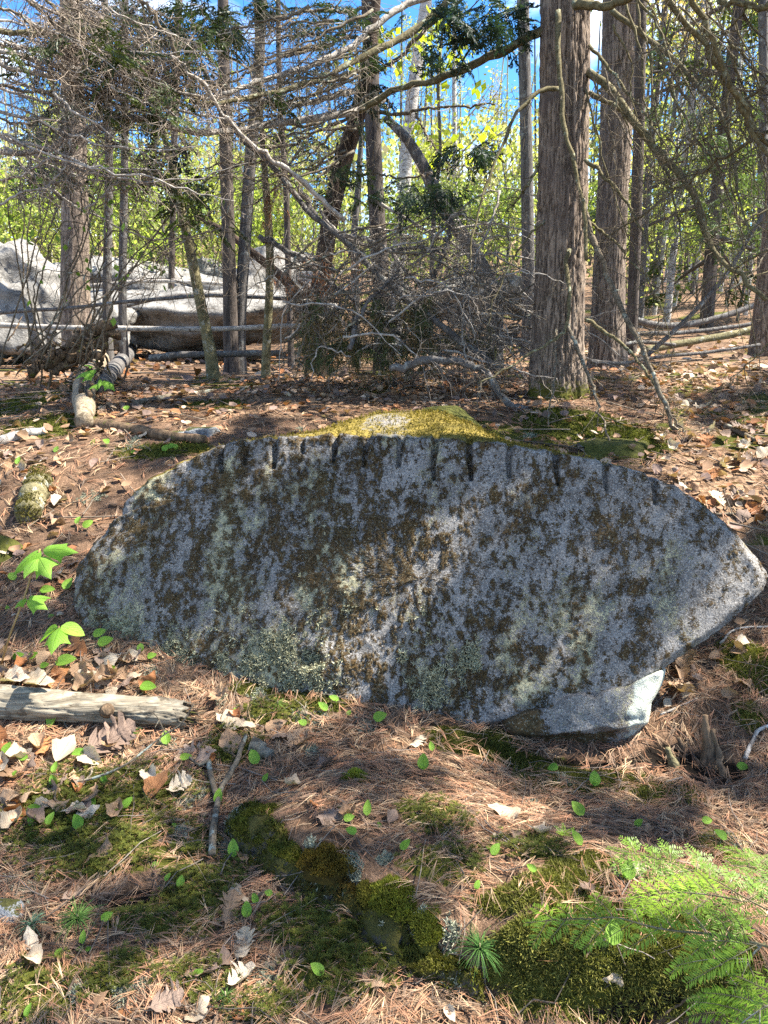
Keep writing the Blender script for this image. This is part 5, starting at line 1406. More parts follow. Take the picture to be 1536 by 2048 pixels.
fallen('fallen_pole', 'grey fallen pole resting across the long far boulder', [(250, 612), (300, 600), (360, 592), (450, 590), (600, 600)], 10.2, 10.4, 9, 8, 'grey_bark')
fallen('fallen_pole', 'pale fallen pole highest among those across the far boulders', [(180, 572), (300, 562), (420, 566), (520, 572)], 11.6, 11.8, 9, 7, 'branch_pale')
fallen('fallen_log', 'grey log on the ground behind the leaning olive sapling', [(300, 716), (360, 710), (440, 708), (560, 706)], 7.4, 7.2, 14, 12, 'grey_bark')
fallen('grey_pole', 'grey dead pole slanting up to the right behind the second hemlock', [(1290, 715), (1390, 622), (1450, 552), (1502, 470), (1545, 400)], 7.6, 7.9, 10, 7, 'grey_bark')
for k, (lb_, pts, y0, y1, w) in enumerate([
    ('thick mossy log lying level left of the right edge trunk', [(1290, 700), (1390, 682), (1480, 665), (1560, 640)], 9.6, 10.2, 16),
    ('weathered log above the mossy one by the right edge trunk', [(1260, 668), (1380, 664), (1500, 648), (1580, 630)], 11, 11.5, 9),
    ('thin pole lying at the foot of the second hemlock', [(1180, 722), (1240, 726), (1300, 716), (1420, 704), (1520, 690)], 7.0, 7.4, 8),
    ('grey log lying far off under the right dead branches', [(1270, 640), (1330, 652), (1420, 640), (1540, 600)], 13, 13.5, 14),
    ('short grey log under the white birch', [(1240, 690), (1290, 684), (1350, 690)], 9.2, 9.4, 9)]):
    fallen('fallen_log', lb_, pts, y0, y1, w, w * .8, 'grey_bark' if k else 'olive_bark')
def on_ground(pts, lift=.0, n=30):
    W = np.array([G(*q) for q in pts]); W = catmull(W, n); W[:, 2] = np.maximum(W[:, 2], HG(W[:, 0], W[:, 1])) + lift
    return W
def stick(name, label, pts, w0, w1, mat, lift=0.0, cat='stick', ns=9, n=30, knob=.15, wob=.004):
    W = on_ground(pts, lift, n)
    s = np.linspace(0, 1, n)
    for k in range(3): W[:, k] += wob * (fbm(np.stack([s * 8, s * 0 + pts[0][0], s * 0 + k * 5.], -1), 3, 130) - .5) * 2
    r0, r1 = px2w(w0, W[0]) / 2, px2w(w1, W[-1]) / 2
    W[:, 2] += np.linspace(r0, r1, n) * .6
    t_ = thing(name, label, cat, W[0])
    mb = MB(); add_tube(mb, W, r0, r1, ns, knob, pts[0][0]); mb.build('wood', M[mat], t_, True, W[0])
    return t_, W
# decayed log with rotten root end, left of centre
lg, W = stick('decayed_log', 'decayed pale log sloping away left of the boulder with peeling bark', [(172, 862), (170, 820), (178, 770), (200, 735)], 36, 42, 'tan_wood', .02, 'log', 16, 30, .18, .02)
mb = MB()
for k in range(9):
    s0 = rng.uniform(0, .7); i0 = int(s0 * 29); seg = W[i0:i0 + 9] + np.array([rng.uniform(-.1, .08), rng.uniform(-.06, 0), rng.uniform(.03, .11)])
    add_tube(mb, seg, .022, .012, 5, .4, k)
mb.build('peeling_bark', M['rotten'], lg, True, W[0])
stick('rotten_root', 'dark rotten root running from the decayed log down to the boulder', [(165, 850), (210, 858), (280, 868), (340, 880), (410, 886)], 30, 18, 'rotten', .0, 'root', 10, 30, .3, .02)
t_, W = stick('birch_log', 'grey birch log leading away behind the decayed log', [(205, 790), (230, 752), (258, 715), (262, 690)], 34, 26, 'grey_bark', .02, 'log', 14)
stick('fallen_branch', 'grey fallen branch lying across the needles behind the boulder', [(268, 812), (320, 800), (380, 790), (450, 782), (540, 775)], 14, 6, 'branch', .0)
# torn root heap
hp = G(150, 720)
heap = thing('rotten_stump', 'dark torn rotten stump with roots in front of the thick grey trunk', 'stump', hp)
mb = MB()
for (pts, w0, w1) in [([(85, 735), (130, 705), (180, 665), (232, 645)], 42, 22), ([(140, 722), (180, 690), (215, 672), (238, 668)], 26, 14), ([(60, 745), (80, 715), (100, 680)], 30, 8), ([(110, 740), (150, 725), (200, 715)], 22, 10), ([(175, 700), (165, 670), (150, 655)], 18, 5), ([(215, 690), (200, 720), (190, 745)], 14, 6), ([(120, 715), (125, 745)], 14, 6), ([(90, 700), (60, 690), (20, 700)], 12, 4)]:
    W = path(pts, 6.4, 6.5, 26, .04, pts[0][0]); add_tube(mb, W, px2w(w0, W[0]) / 2.6, px2w(w1, W[-1]) / 2, 14, .5, pts[0][0])
for k in range(60):
    q = at(rng.normal(150, 45), rng.normal(705, 22), 6.4 + rng.normal(0, .12)); d = unit(rng.normal(size=3) + np.array([0, -.3, -.2])); L = rng.uniform(.1, .38); s = np.linspace(0, 1, 7)[:, None]
    add_tube(mb, q + d * L * s + unit(rng.normal(size=3)) * s ** 2 * .15, rng.uniform(.006, .022), .003, 5, .4, k)
V_ = np.concatenate(mb.V); nz_ = np.stack([fbm(V_ * 16 + 7 * j, 3, 190 + j) for j in range(3)], -1) - .5
mb.V = [V_ + .05 * nz_]
mb.build('roots', M['rotten'], heap, True, hp)
# weathered grey log at the left with a broken end
lw = [(-90, 1422), (0, 1424), (110, 1432), (220, 1438), (330, 1444), (398, 1450)]
W = on_ground(lw, .0, 90); r0 = px2w(66, W[0]) / 2; r1 = px2w(54, W[-1]) / 2
W[:, 2] = HG(W[:, 0], W[:, 1] ) + np.linspace(r0, r1, 90) * .72
tl = thing('weathered_log', 'smooth weathered grey log with a broken end, lower left', 'log', W[60])
ns = 72; V, Q = tubes(W[None], np.linspace(r0, r1, 90)[None], ns)
V = V.reshape(90, ns, 3); cen_ = W[:, None]
rad = unit(V - cen_); an = np.arange(ns) * 2 * math.pi / ns
sx_ = np.linspace(0, 1, 90)[:, None] * np.ones((1, ns))
gr = fbm(np.stack([sx_ * 4.5, np.cos(an) * 9 + 0 * sx_, np.sin(an) * 9 + 0 * sx_], -1), 4, 140, .6)
V = V + rad * (.018 * (fbm(np.stack([sx_ * 9, np.cos(an) * 1.2 + 0 * sx_, np.sin(an) * 1.2 + 0 * sx_], -1), 3, 141) - .5) + .010 * (gr - .5) - .02 * np.exp(-((gr - .5) / .02) ** 2) * .35)[..., None]
jag = .06 * fbm(np.stack([np.cos(an) * 5, np.sin(an) * 5, 0 * an], -1), 3, 142) * 1.3
for j in range(90): V[j, :, 0] -= jag * max(0, (j - 82) / 7.0)
mb = MB(); mb.add(V.reshape(-1, 3), Q)
capc = W[-1] - np.array([.05, 0, 0]); m0 = mb.n
mb.build('log_body', M['grey_wood'], tl, True, W[60])
mb = MB()
for k in range(70):
    a = rng.uniform(0, 6.28); rr_ = r1 * rng.random() ** .5 * .95
    st_ = W[-1] + np.array([-.10, rr_ * math.cos(a) * .8, rr_ * math.sin(a)]); L = rng.uniform(.05, .13)
    s = np.linspace(0, 1, 4)[:, None]
    add_tube(mb, st_ + np.array([1, .15 * rng.normal(), -.1 + .15 * rng.normal()]) * L * s, .006, .0015, 4, .2, k)
mb.build('splintered_end', M['rotten'], tl, True, W[60])
kn = at(231, 1420, 1) * 0 + W[56] + np.array([0, -.045, r1 * .45])
mb = MB(); d = unit(np.array([.25, -.8, .45])); add_tube(mb, kn + d * np.linspace(0, .055, 6)[:, None], .026, .017, 12, .05); mb.build('knot', M['rotten'], tl, True, W[60])
mb = MB()
sc_ = W[58:66] + np.array([0, -r1 * .94, -.004]); add_tube(mb, sc_, .010, .004, 6, .5, 3); mb.build('dark_scar', M['rotten'], tl, True, W[60])
# forked stick
fs, W = stick('forked_stick', 'forked grey stick lying towards the camera, below the log end', [(492, 1482), (480, 1520), (462, 1558), (440, 1600), (432, 1650), (424, 1725)], 9, 15, 'branch', .02)
W2 = on_ground([(418, 1535), (424, 1570), (434, 1605)], .025, 12); mb = MB(); add_tube(mb, W2, px2w(11, W2[0]) / 2, px2w(12, W2[-1]) / 2, 9, .15); mb.build('side_fork', M['branch'], fs, True, W2[0])
W2 = on_ground([(418, 1535), (400, 1545), (380, 1530)], .03, 10); mb = MB(); add_tube(mb, W2, px2w(7, W2[0]) / 2, px2w(4, W2[-1]) / 2, 7, .15); mb.build('side_fork', M['branch'], fs, True, W2[0])
ts = thing('thin_twig', 'long thin twig bent from the log end down to the moss, left', 'twig', G(120, 1565))
for pts, hh, w0, w1 in [([(118, 1567), (180, 1558), (250, 1530), (290, 1500), (330, 1468), (360, 1450), (388, 1408)], [.01, .03, .06, .08, .10, .12, .16], 6, 2.5), ([(330, 1468), (318, 1440), (306, 1425)], [.10, .13, .17], 3, 1.5), ([(318, 1440), (310, 1455)], [.13, .13], 2, 1)]:
    W = np.array([G(*q) * 0 + atz(q[0], q[1], G(*q)[2] + z) for q, z in zip(pts, hh)]); W = catmull(W, 24)
    mb = MB(); add_tube(mb, W, px2w(w0, W[0]) / 2, px2w(w1, W[-1]) / 2, 6, .15); mb.build('stem', M['branch'], ts, True, W[0])
for k, (lb_, pts, w0, w1, mt) in enumerate([
    ('thin grey twig rising over the weathered log', [(122, 1402), (126, 1440), (138, 1462), (150, 1475)], 5, 4, 'branch'),
    ('pale bleached stick at the right edge below the stump', [(1490, 1522), (1502, 1490), (1520, 1462), (1540, 1455)], 9, 7, 'branch_pale'),
    ('short grey wood chip beside the forked stick', [(505, 1500), (540, 1520)], 34, 26, 'grey_wood'),
    ('pale curved twig at the right edge under the boulder tip', [(1440, 1290), (1470, 1262), (1540, 1255)], 5, 4, 'branch_pale'),
    ('thin pale stick leaning left of the boulder', [(45, 968), (62, 945), (88, 918)], 5, 3, 'branch_pale'),
    ('grey twig among leaves on the right slope', [(1450, 858), (1500, 880), (1550, 905)], 12, 8, 'branch'),
    ('grey twig lying right of the boulder rim', [(1430, 1032), (1490, 1030), (1550, 1022)], 6, 4, 'branch'),
    ('thin twig in the needles under the boulder', [(800, 1552), (850, 1530), (868, 1520)], 4, 3, 'branch'),
    ('thin twig crossing the mossy corner lower left', [(180, 1650), (260, 1668), (350, 1690), (420, 1685)], 3, 3, 'branch'),
    ('dark twig in the needles near the bottom right', [(1330, 2030), (1370, 2005), (1420, 2000)], 6, 4, 'rotten'),
    ('small bleached twig under the right end of the boulder', [(1320, 1432), (1355, 1418), (1395, 1400)], 5, 3, 'branch_pale')]):
    stick('wood_chip' if 'chip' in lb_ else 'twig' if 'twig' in lb_ else 'stick', lb_, pts, w0, w1, mt, .005, 'twig' if 'twig' in lb_ else 'wood', 7, 20)
# rotten stump pegs at the right
sp_ = G(1425, 1530)
stp = thing('rotted_stump', 'small rotted stump of upright mossy splinters right of the boulder', 'stump', sp_)
for (px, py, h_, w_, mt) in [(1418, 1530, .17, 24, 'rotten'), (1440, 1535, .12, 16, 'rotten'), (1350, 1545, .07, 20, 'olive_bark'), (1375, 1515, .05, 16, 'rotten'), (1448, 1560, .05, 22, 'rotten')]:
    b = G(px, py); s = np.linspace(0, 1, 10)[:, None]
    W = b + np.array([0, .02, -.03]) + np.array([rng.normal(0, .02), .03, h_ + .03]) * s + np.array([.01, 0, 0]) * np.sin(s * 5)
    mb = MB(); add_tube(mb, W, px2w(w_ * 1.3, b) / 2, px2w(w_ * .5, b) / 2, 12, .35, px); mb.build('splinter', M[mt], stp, True, b)
ml, W = stick('mossy_log', 'short moss-covered rotten log at the left, near the boulder', [(60, 1045), (72, 1010), (82, 972)], 50, 44, 'olive_bark', .01, 'log', 14, 24, .25, .02)
P = W[rng.integers(0, len(W), 2600)] + unit(rng.normal(size=(2600, 3)) + np.array([0, -.3, .8])) * (px2w(46, W[10]) / 2)
mb = MB(); mb.add(*shoots(P, unit(P - W[rng.integers(0, 1, 2600)] * 0 - P + np.array([0, 0, 1.])), .014, .003, np.array([.16, .14, .03]) * rng.uniform(.5, 1.3, (2600, 1)), .8, 2)); tag(mb.build('moss_coat', M['moss'], ml, False, W[0]), kind='stuff')
stick('fallen_pole', 'pale birch pole half hidden in leaves at the left edge', [(-40, 905), (30, 880), (90, 868)], 26, 18, 'branch_pale', .0, 'log')
stick('rust_stub', 'rust-coloured broken stub at the foot of the slanting dead trunk', [(960, 700), (1000, 690), (1030, 670)], 16, 24, 'red_bark', .05, 'stump')
# ------------------------------------------------------------------ needle litter, moss and lichen on the ground
def scatter(n, x0, x1, y0, y1): return rng.uniform(x0, x1, n), rng.uniform(y0, y1, n)
def keep_prob(x, y):
    hc = blobmask(HAIRCAP, x, y, 31); fe = blobmask(FEATHER, x, y, 32); ca = blobmask(CARPET, x, y, 33); hu = blobmask(HUMUS, x, y, 34)
    p = (1 - .66 * hc) * (1 - .80 * fe) * (1 - .8 * ca) * (1 - .55 * hu)
    sd, al = ledge_sd(x, y)
    p = p * (1 - .75 * (np.abs(sd - .05) < .09) * (y < 2.4) * (al > .03) * (al < .97))
    return p * (.45 + .9 * n2(x, y, 5, 3, 150))
def needle_bed(n, x0, x1, y0, y1, L, wdt, lift, per=4):
    x, y = scatter(n, x0, x1, y0, y1)
    k = rng.random(n) < keep_prob(x, y); x, y = x[k], y[k]; n = len(x)
    a = rng.uniform(0, 2 * math.pi, n)
    # needles tend to lie together in swirls
    a = np.where(rng.random(n) < .55, 2.6 * n2(x, y, 2.2, 2, 151) * 2.4 + rng.normal(0, .5, n), a)
    x = np.repeat(x, per); y = np.repeat(y, per); a = np.repeat(a, per) + rng.normal(0, .16, n * per); m = n * per
    ll = L * rng.uniform(.65, 1.2, m); bend = rng.normal(0, .35, m)
    s = np.array([0, .5, 1.0])
    ax = a[:, None] + bend[:, None] * (s - .5)
    px = x[:, None] + np.cumsum(np.concatenate([np.zeros((m, 1)), np.cos(ax[:, 1:]) * ll[:, None] * .5], 1), 1)
    py = y[:, None] + np.cumsum(np.concatenate([np.zeros((m, 1)), np.sin(ax[:, 1:]) * ll[:, None] * .5], 1), 1)
    z0 = np.repeat(rng.random(n) ** 1.5 * lift, per) + .001
    pz = HG(px, py) + z0[:, None] + np.array([0, .004, 0]) * rng.normal(1, .6, (m, 1)) + rng.normal(0, .004, (m, 1)) * (s - .5) + .002
    P = np.stack([px, py, np.maximum(pz, HG(px, py) + .001)], -1)
    kk = np.ptp(P[:, :, 2], axis=1) < np.maximum(.03, .45 * L * (y > 3)); P, ax, m, c_k = P[kk], ax[kk], int(kk.sum()), kk
    tl_ = rng.normal(0, .5, m)
    side = np.stack([-np.sin(ax) * np.cos(tl_)[:, None], np.cos(ax) * np.cos(tl_)[:, None], np.sin(tl_)[:, None] + 0 * ax], -1)
    w_ = (wdt * rng.uniform(.7, 1.3, m))[:, None, None] * np.array([1, .9, .5])[None, :, None]
    V = np.stack([P - side * w_, P + side * w_], 2)                # m,3,2,3
    idx = np.arange(m * 6).reshape(m, 3, 2)
    Q = np.stack([idx[:, :-1, 0], idx[:, :-1, 1], idx[:, 1:, 1], idx[:, 1:, 0]], -1).reshape(-1, 4)
    pal = np.array([[.31, .155, .085], [.26, .17, .108], [.44, .30, .175], [.13, .09, .06], [.27, .145, .075]])
    c = np.repeat(pal[rng.choice(5, n, p=[.30, .25, .15, .15, .15])] * rng.uniform(.7, 1.25, (n, 1)), per, 0)[c_k]
    return V.reshape(-1, 3), Q, np.repeat(c, 6, 0)
mb = MB()
mb.add(*needle_bed(15500, -1.6, 1.6, 1.1, 2.15, .072, .0007, .016))
mb.add(*needle_bed(11500, -2.1, 2.1, 2.1, 3.2, .075, .0010, .016))
mb.add(*needle_bed(9000, -3.2, 3.2, 3.0, 6.5, .09, .0016, .02))
o = mb.build('pine_needle_litter', M['needle'], None, False); tag(o, 'reddish-brown fallen pine needles carpeting the ground', 'pine needles', kind='stuff')

def in_mask(B, n, seed, pad=.06, wob=.5):
    xs, ys = [], []
    area = B[:, 2] * B[:, 3]; w_ = area / area.sum()
    i = rng.choice(len(B), n, p=w_); a = rng.uniform(0, 6.283, n); r = np.sqrt(rng.random(n)) * 1.15
    x = B[i, 0] + r * np.cos(a) * B[i, 2]; y = B[i, 1] + r * np.sin(a) * B[i, 3]
    k = rng.random(n) < blobmask(B, x, y, seed)
    return x[k], y[k]
mb = MB()
x, y = in_mask(HAIRCAP, 15000, 31)
k = n2(x, y, 11, 3, 152) > .36; x, y = x[k], y[k]
n = len(x); hgt = rng.uniform(.006, .026, n)
P = np.stack([x, y, HG(x, y) + hgt], -1)
cc = np.array([.085, .098, .016]) * rng.uniform(.45, 1.5, (n, 1)) + np.array([.03, .012, 0]) * (rng.random((n, 1)) < .25)
# stars: blades splayed round each shoot
per = 8
a = rng.uniform(0, 6.28, (n, 1)) + np.arange(per) * 2 * math.pi / per + rng.normal(0, .15, (n, per))
el = rng.uniform(.15, .75, (n, per)); L = .0105 * rng.uniform(.6, 1.3, (n, 1)) * np.ones((1, per))
D = np.stack([np.cos(a) * np.cos(el), np.sin(a) * np.cos(el), np.sin(el)], -1); S = np.stack([-np.sin(a), np.cos(a), 0 * a], -1)
V = np.stack([P[:, None] - S * .0013, P[:, None] + S * .0013, P[:, None] + D * L[..., None]], 2)
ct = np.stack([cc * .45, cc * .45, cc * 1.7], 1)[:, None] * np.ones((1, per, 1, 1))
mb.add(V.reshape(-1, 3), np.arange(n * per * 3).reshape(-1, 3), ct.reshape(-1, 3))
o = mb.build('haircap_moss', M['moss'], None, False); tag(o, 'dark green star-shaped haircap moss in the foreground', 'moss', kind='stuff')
mb = MB()
FN = FEATHER[FEATHER[:, 1] < 3.0]; x, y = in_mask(FN, 46000, 32); k = y < 3.2; x, y = x[k], y[k]; n = len(x)
P = np.stack([x, y, HG(x, y) - .002], -1)
cc = np.array([.185, .180, .042]) * rng.uniform(.45, 1.5, (n, 1))
mb.add(*shoots(P, np.broadcast_to([.0, -.4, .55], (n, 3)), .017, .0022, cc, .75, 2))
x, y = in_mask(FEATHER, 16000, 32); k = y >= 3.2; x, y = x[k], y[k]; n = len(x)
if n: mb.add(*shoots(np.stack([x, y, HG(x, y)], -1), np.broadcast_to([0, 0, 1.], (n, 3)), .02, .005, np.array([.13, .135, .022]) * rng.uniform(.4, 1.4, (n, 1)), .7, 2))
o = mb.build('feather_moss', M['moss'], None, False); tag(o, 'pale green feathery moss mat at the lower right', 'moss', kind='stuff')
mb = MB()
x, y = in_mask(CARPET, 17000, 33); n = len(x)
mb.add(*shoots(np.stack([x, y, HG(x, y)], -1), np.broadcast_to([0, 0, 1.], (n, 3)), .010, .002, np.array([.085, .088, .014]) * rng.uniform(.4, 1.4, (n, 1)), .5, 1))
o = mb.build('cushion_moss', M['moss'], None, False); tag(o, 'low green moss along the foot of the boulder', 'moss', kind='stuff')
mb = MB()
for (px, py, r) in [(190, 1285, 20), (480, 1438, 14), (600, 1432, 16), (440, 1400, 12), (640, 1445, 20), (520, 1395, 16), (735, 1458, 22), (1130, 1562, 14), (1240, 1612, 16), (1060, 1608, 12), (330, 1280, 16), (300, 1345, 12), (55, 1790, 26), (40, 1760, 24), (250, 1990, 16), (470, 2008, 14), (155, 1985, 10), (625, 1500, 12), (700, 1735, 12), (707, 1745, 14), (900, 1870, 16), (840, 1850, 12), (530, 1955, 18), (290, 1968, 10), (400, 1590, 12), (370, 1600, 16), (620, 1705, 14), (450, 1700, 12), (330, 1490, 12), (1465, 1690, 20), (1300, 1375, 10), (190, 995, 18), (170, 1000, 14), (260, 895, 20), (270, 880, 14), (600, 860, 10), (1060, 872, 12), (930, 1345, 8), (770, 1720, 10), (365, 1665, 12)]:
    c = G(px, py); n = 150; k = np.linalg.norm(c - np.array([0, 0, CAM_Z])) / F
    xy = rng.normal(size=(n, 2)) * r * k * np.array([.5, .6])
    P = np.stack([c[0] + xy[:, 0], c[1] + xy[:, 1], HG(c[0] + xy[:, 0], c[1] + xy[:, 1]) + .003], -1)
    mb.add(*shoots(P, np.broadcast_to([0, 0, .7], (n, 3)), .014, .0022, np.array([.34, .35, .25]) * rng.uniform(.5, 1.3, (n, 1)), .9, 3))
o = mb.build('reindeer_lichen', M['lichen'], None, False); tag(o, 'pale grey-green lichen tufts dotted over the ground', 'lichen', kind='stuff')
# distant twig and leaf litter
mb = MB()
n = 900; x = rng.uniform(-6, 6, n); y = rng.uniform(3.2, 11, n); a = rng.uniform(0, 6.28, n); L = rng.uniform(.1, .5, n)
s = np.linspace(-.5, .5, 4)
px = x[:, None] + np.cos(a)[:, None] * L[:, None] * s; py = y[:, None] + np.sin(a)[:, None] * L[:, None] * s
P = np.stack([px, py, HG(px, py) + .012 + .02 * rng.random((n, 1))], -1)
V, Q = tubes(P, np.full((n, 4), .0035) * rng.uniform(.5, 1.6, (n, 1)), 3)
mb.add(V, Q, np.repeat(np.array([.17, .135, .10]) * rng.uniform(.5, 1.7, (n, 1)), 12, 0))
n = 500; x = rng.uniform(-1.6, 1.6, n); y = rng.uniform(1.2, 3.0, n); a = rng.uniform(0, 6.28, n); L = rng.uniform(.06, .22, n)
px = x[:, None] + np.cos(a)[:, None] * L[:, None] * s + rng.normal(0, .006, (n, 4)); py = y[:, None] + np.sin(a)[:, None] * L[:, None] * s + rng.normal(0, .006, (n, 4))
P = np.stack([px, py, HG(px, py) + .006 + .02 * rng.random((n, 1))], -1)
V, Q = tubes(P, np.full((n, 4), .0012) * rng.uniform(.5, 1.6, (n, 1)), 3)
mb.add(V, Q, np.repeat(np.array([.19, .155, .125]) * rng.uniform(.4, 1.5, (n, 1)), 12, 0))
o = mb.build('twig_litter', M['twig'], None, True); tag(o, 'small dead twigs strewn over the forest floor', 'twigs', kind='stuff')

# ------------------------------------------------------------------ leaves
PROF = {
    'beech': lambda t: .33 * np.sin(math.pi * t ** .78) * (1 - .15 * t) * (1 + .07 * np.sin(t * 75)),
    'oak': lambda t: np.interp(t, [0, .12, .2, .3, .37, .46, .54, .62, .70, .78, .86, .93, 1], [.02, .03, .16, .30, .13, .40, .15, .46, .17, .36, .13, .20, .0]),
    'maple': lambda t: np.interp(t, [0, .06, .2, .42, .55, .60, .66, .75, .88, 1], [.05, .26, .38, .47, .60, .40, .27, .22, .10, 0]),
    'may': lambda t: .80 * np.clip(t, 0, 1) ** .55 * (1 - np.clip(t, 0, 1)) ** .85}
def leaf_mesh(kind, seed, curl=.3, roll=.4, wave=.05, nt_=None, ns=5):
    nt_ = nt_ or {'oak': 27, 'beech': 18, 'maple': 21, 'may': 10}[kind]
    g = np.random.default_rng(seed)
    t = np.linspace(0, 1, nt_); s = np.linspace(-1, 1, ns)
    wd = PROF[kind](t)
    T_, S_ = np.meshgrid(t, s, indexing='ij')
    asym = 1 + .12 * g.normal(size=(nt_, 1)) * (S_ > 0) if kind == 'oak' else 1
    X_ = T_.copy(); Y_ = S_ * wd[:, None] * asym
    if kind == 'oak': X_ = X_ + .10 * np.abs(S_) * (wd[:, None] > .25)
    Zr = roll * Y_ ** 2 * 1.6 + .16 * roll * np.abs(Y_)
    Z_ = Zr + wave * (fbm(np.stack([X_ * 3 + seed, Y_ * 4, 0 * X_], -1), 3, 160) - .5) * 2
    # curl along the length
    kx = curl
    ang = kx * (X_ - .35)
    Xc = np.sin(ang) / kx if abs(kx) > 1e-3 else X_ - .35
    Zc = (1 - np.cos(ang)) / kx if abs(kx) > 1e-3 else 0 * X_
    V = np.stack([Xc - Z_ * np.sin(ang), Y_, Zc + Z_ * np.cos(ang)], -1)
    idx = np.arange(nt_ * ns).reshape(nt_, ns)
    Q = np.stack([idx[:-1, :-1], idx[1:, :-1], idx[1:, 1:], idx[:-1, 1:]], -1).reshape(-1, 4)
    return mesh('leaf', V.reshape(-1, 3), [Q], None, True, np.stack([T_, S_], -1).reshape(-1, 2))
LM = {}
def leafdata(kind, mat, var):
    key = (kind, mat, var)
    if key not in LM:
        g = np.random.default_rng(hash((kind, var)) % 1000 if False else (len(kind) * 31 + var * 7))
        if kind == 'may': me = leaf_mesh(kind, var, -.5 + .3 * var, .5, .01)
        elif kind == 'maple': me = leaf_mesh(kind, var, -.9, -.35, .03, ns=7)
        else: me = leaf_mesh(kind, var, g.uniform(-1.6, 1.9), g.uniform(-1.0, 2.2), g.uniform(.10, .22))
        me.materials.append(M[mat]); LM[key] = me
    return LM[key]
def view_heading(px, py, deg):
    """heading on the ground of a direction drawn at deg (0 right, 90 up) in the view"""
    a = G(px, py); b = G(px + 12 * math.cos(math.radians(deg)), py - 12 * math.sin(math.radians(deg)))
    return math.atan2(b[1] - a[1], b[0] - a[0])
def dry_leaf(px, py, lpx, deg, kind, mat, label, group=None, var=None, lift=.012, tilt=.3, pos=None, head=None, size=None):
    c = G(px, py) if pos is None else pos
    me = leafdata(kind, 'leaf_' + mat, int(rng.integers(0, 6)) if var is None else var)
    o = bpy.data.objects.new('fallen_leaf', me); COL.objects.link(o)
    s = px2w(lpx, c) * (1.05 if group is None else .88) if size is None else size
    o.scale = (s, s, s)
    hd = view_heading(px, py, deg) if head is None else head
    sl = (HG(c[0], c[1] + .06) - HG(c[0], c[1] - .06)) / .12
    up = Vector((0, -float(sl), 1)).normalized()
    up = (up + Vector(rng.normal(0, tilt, 3))).normalized()
    f = Vector((math.cos(hd), math.sin(hd), 0)); f = (f - up * f.dot(up)).normalized(); r_ = up.cross(f)
    o.rotation_euler = Matrix((f, r_, up)).transposed().to_euler()
    o.location = (c[0], c[1], c[2] + lift + .1 * s)
    return tag(o, label, 'leaf', group)
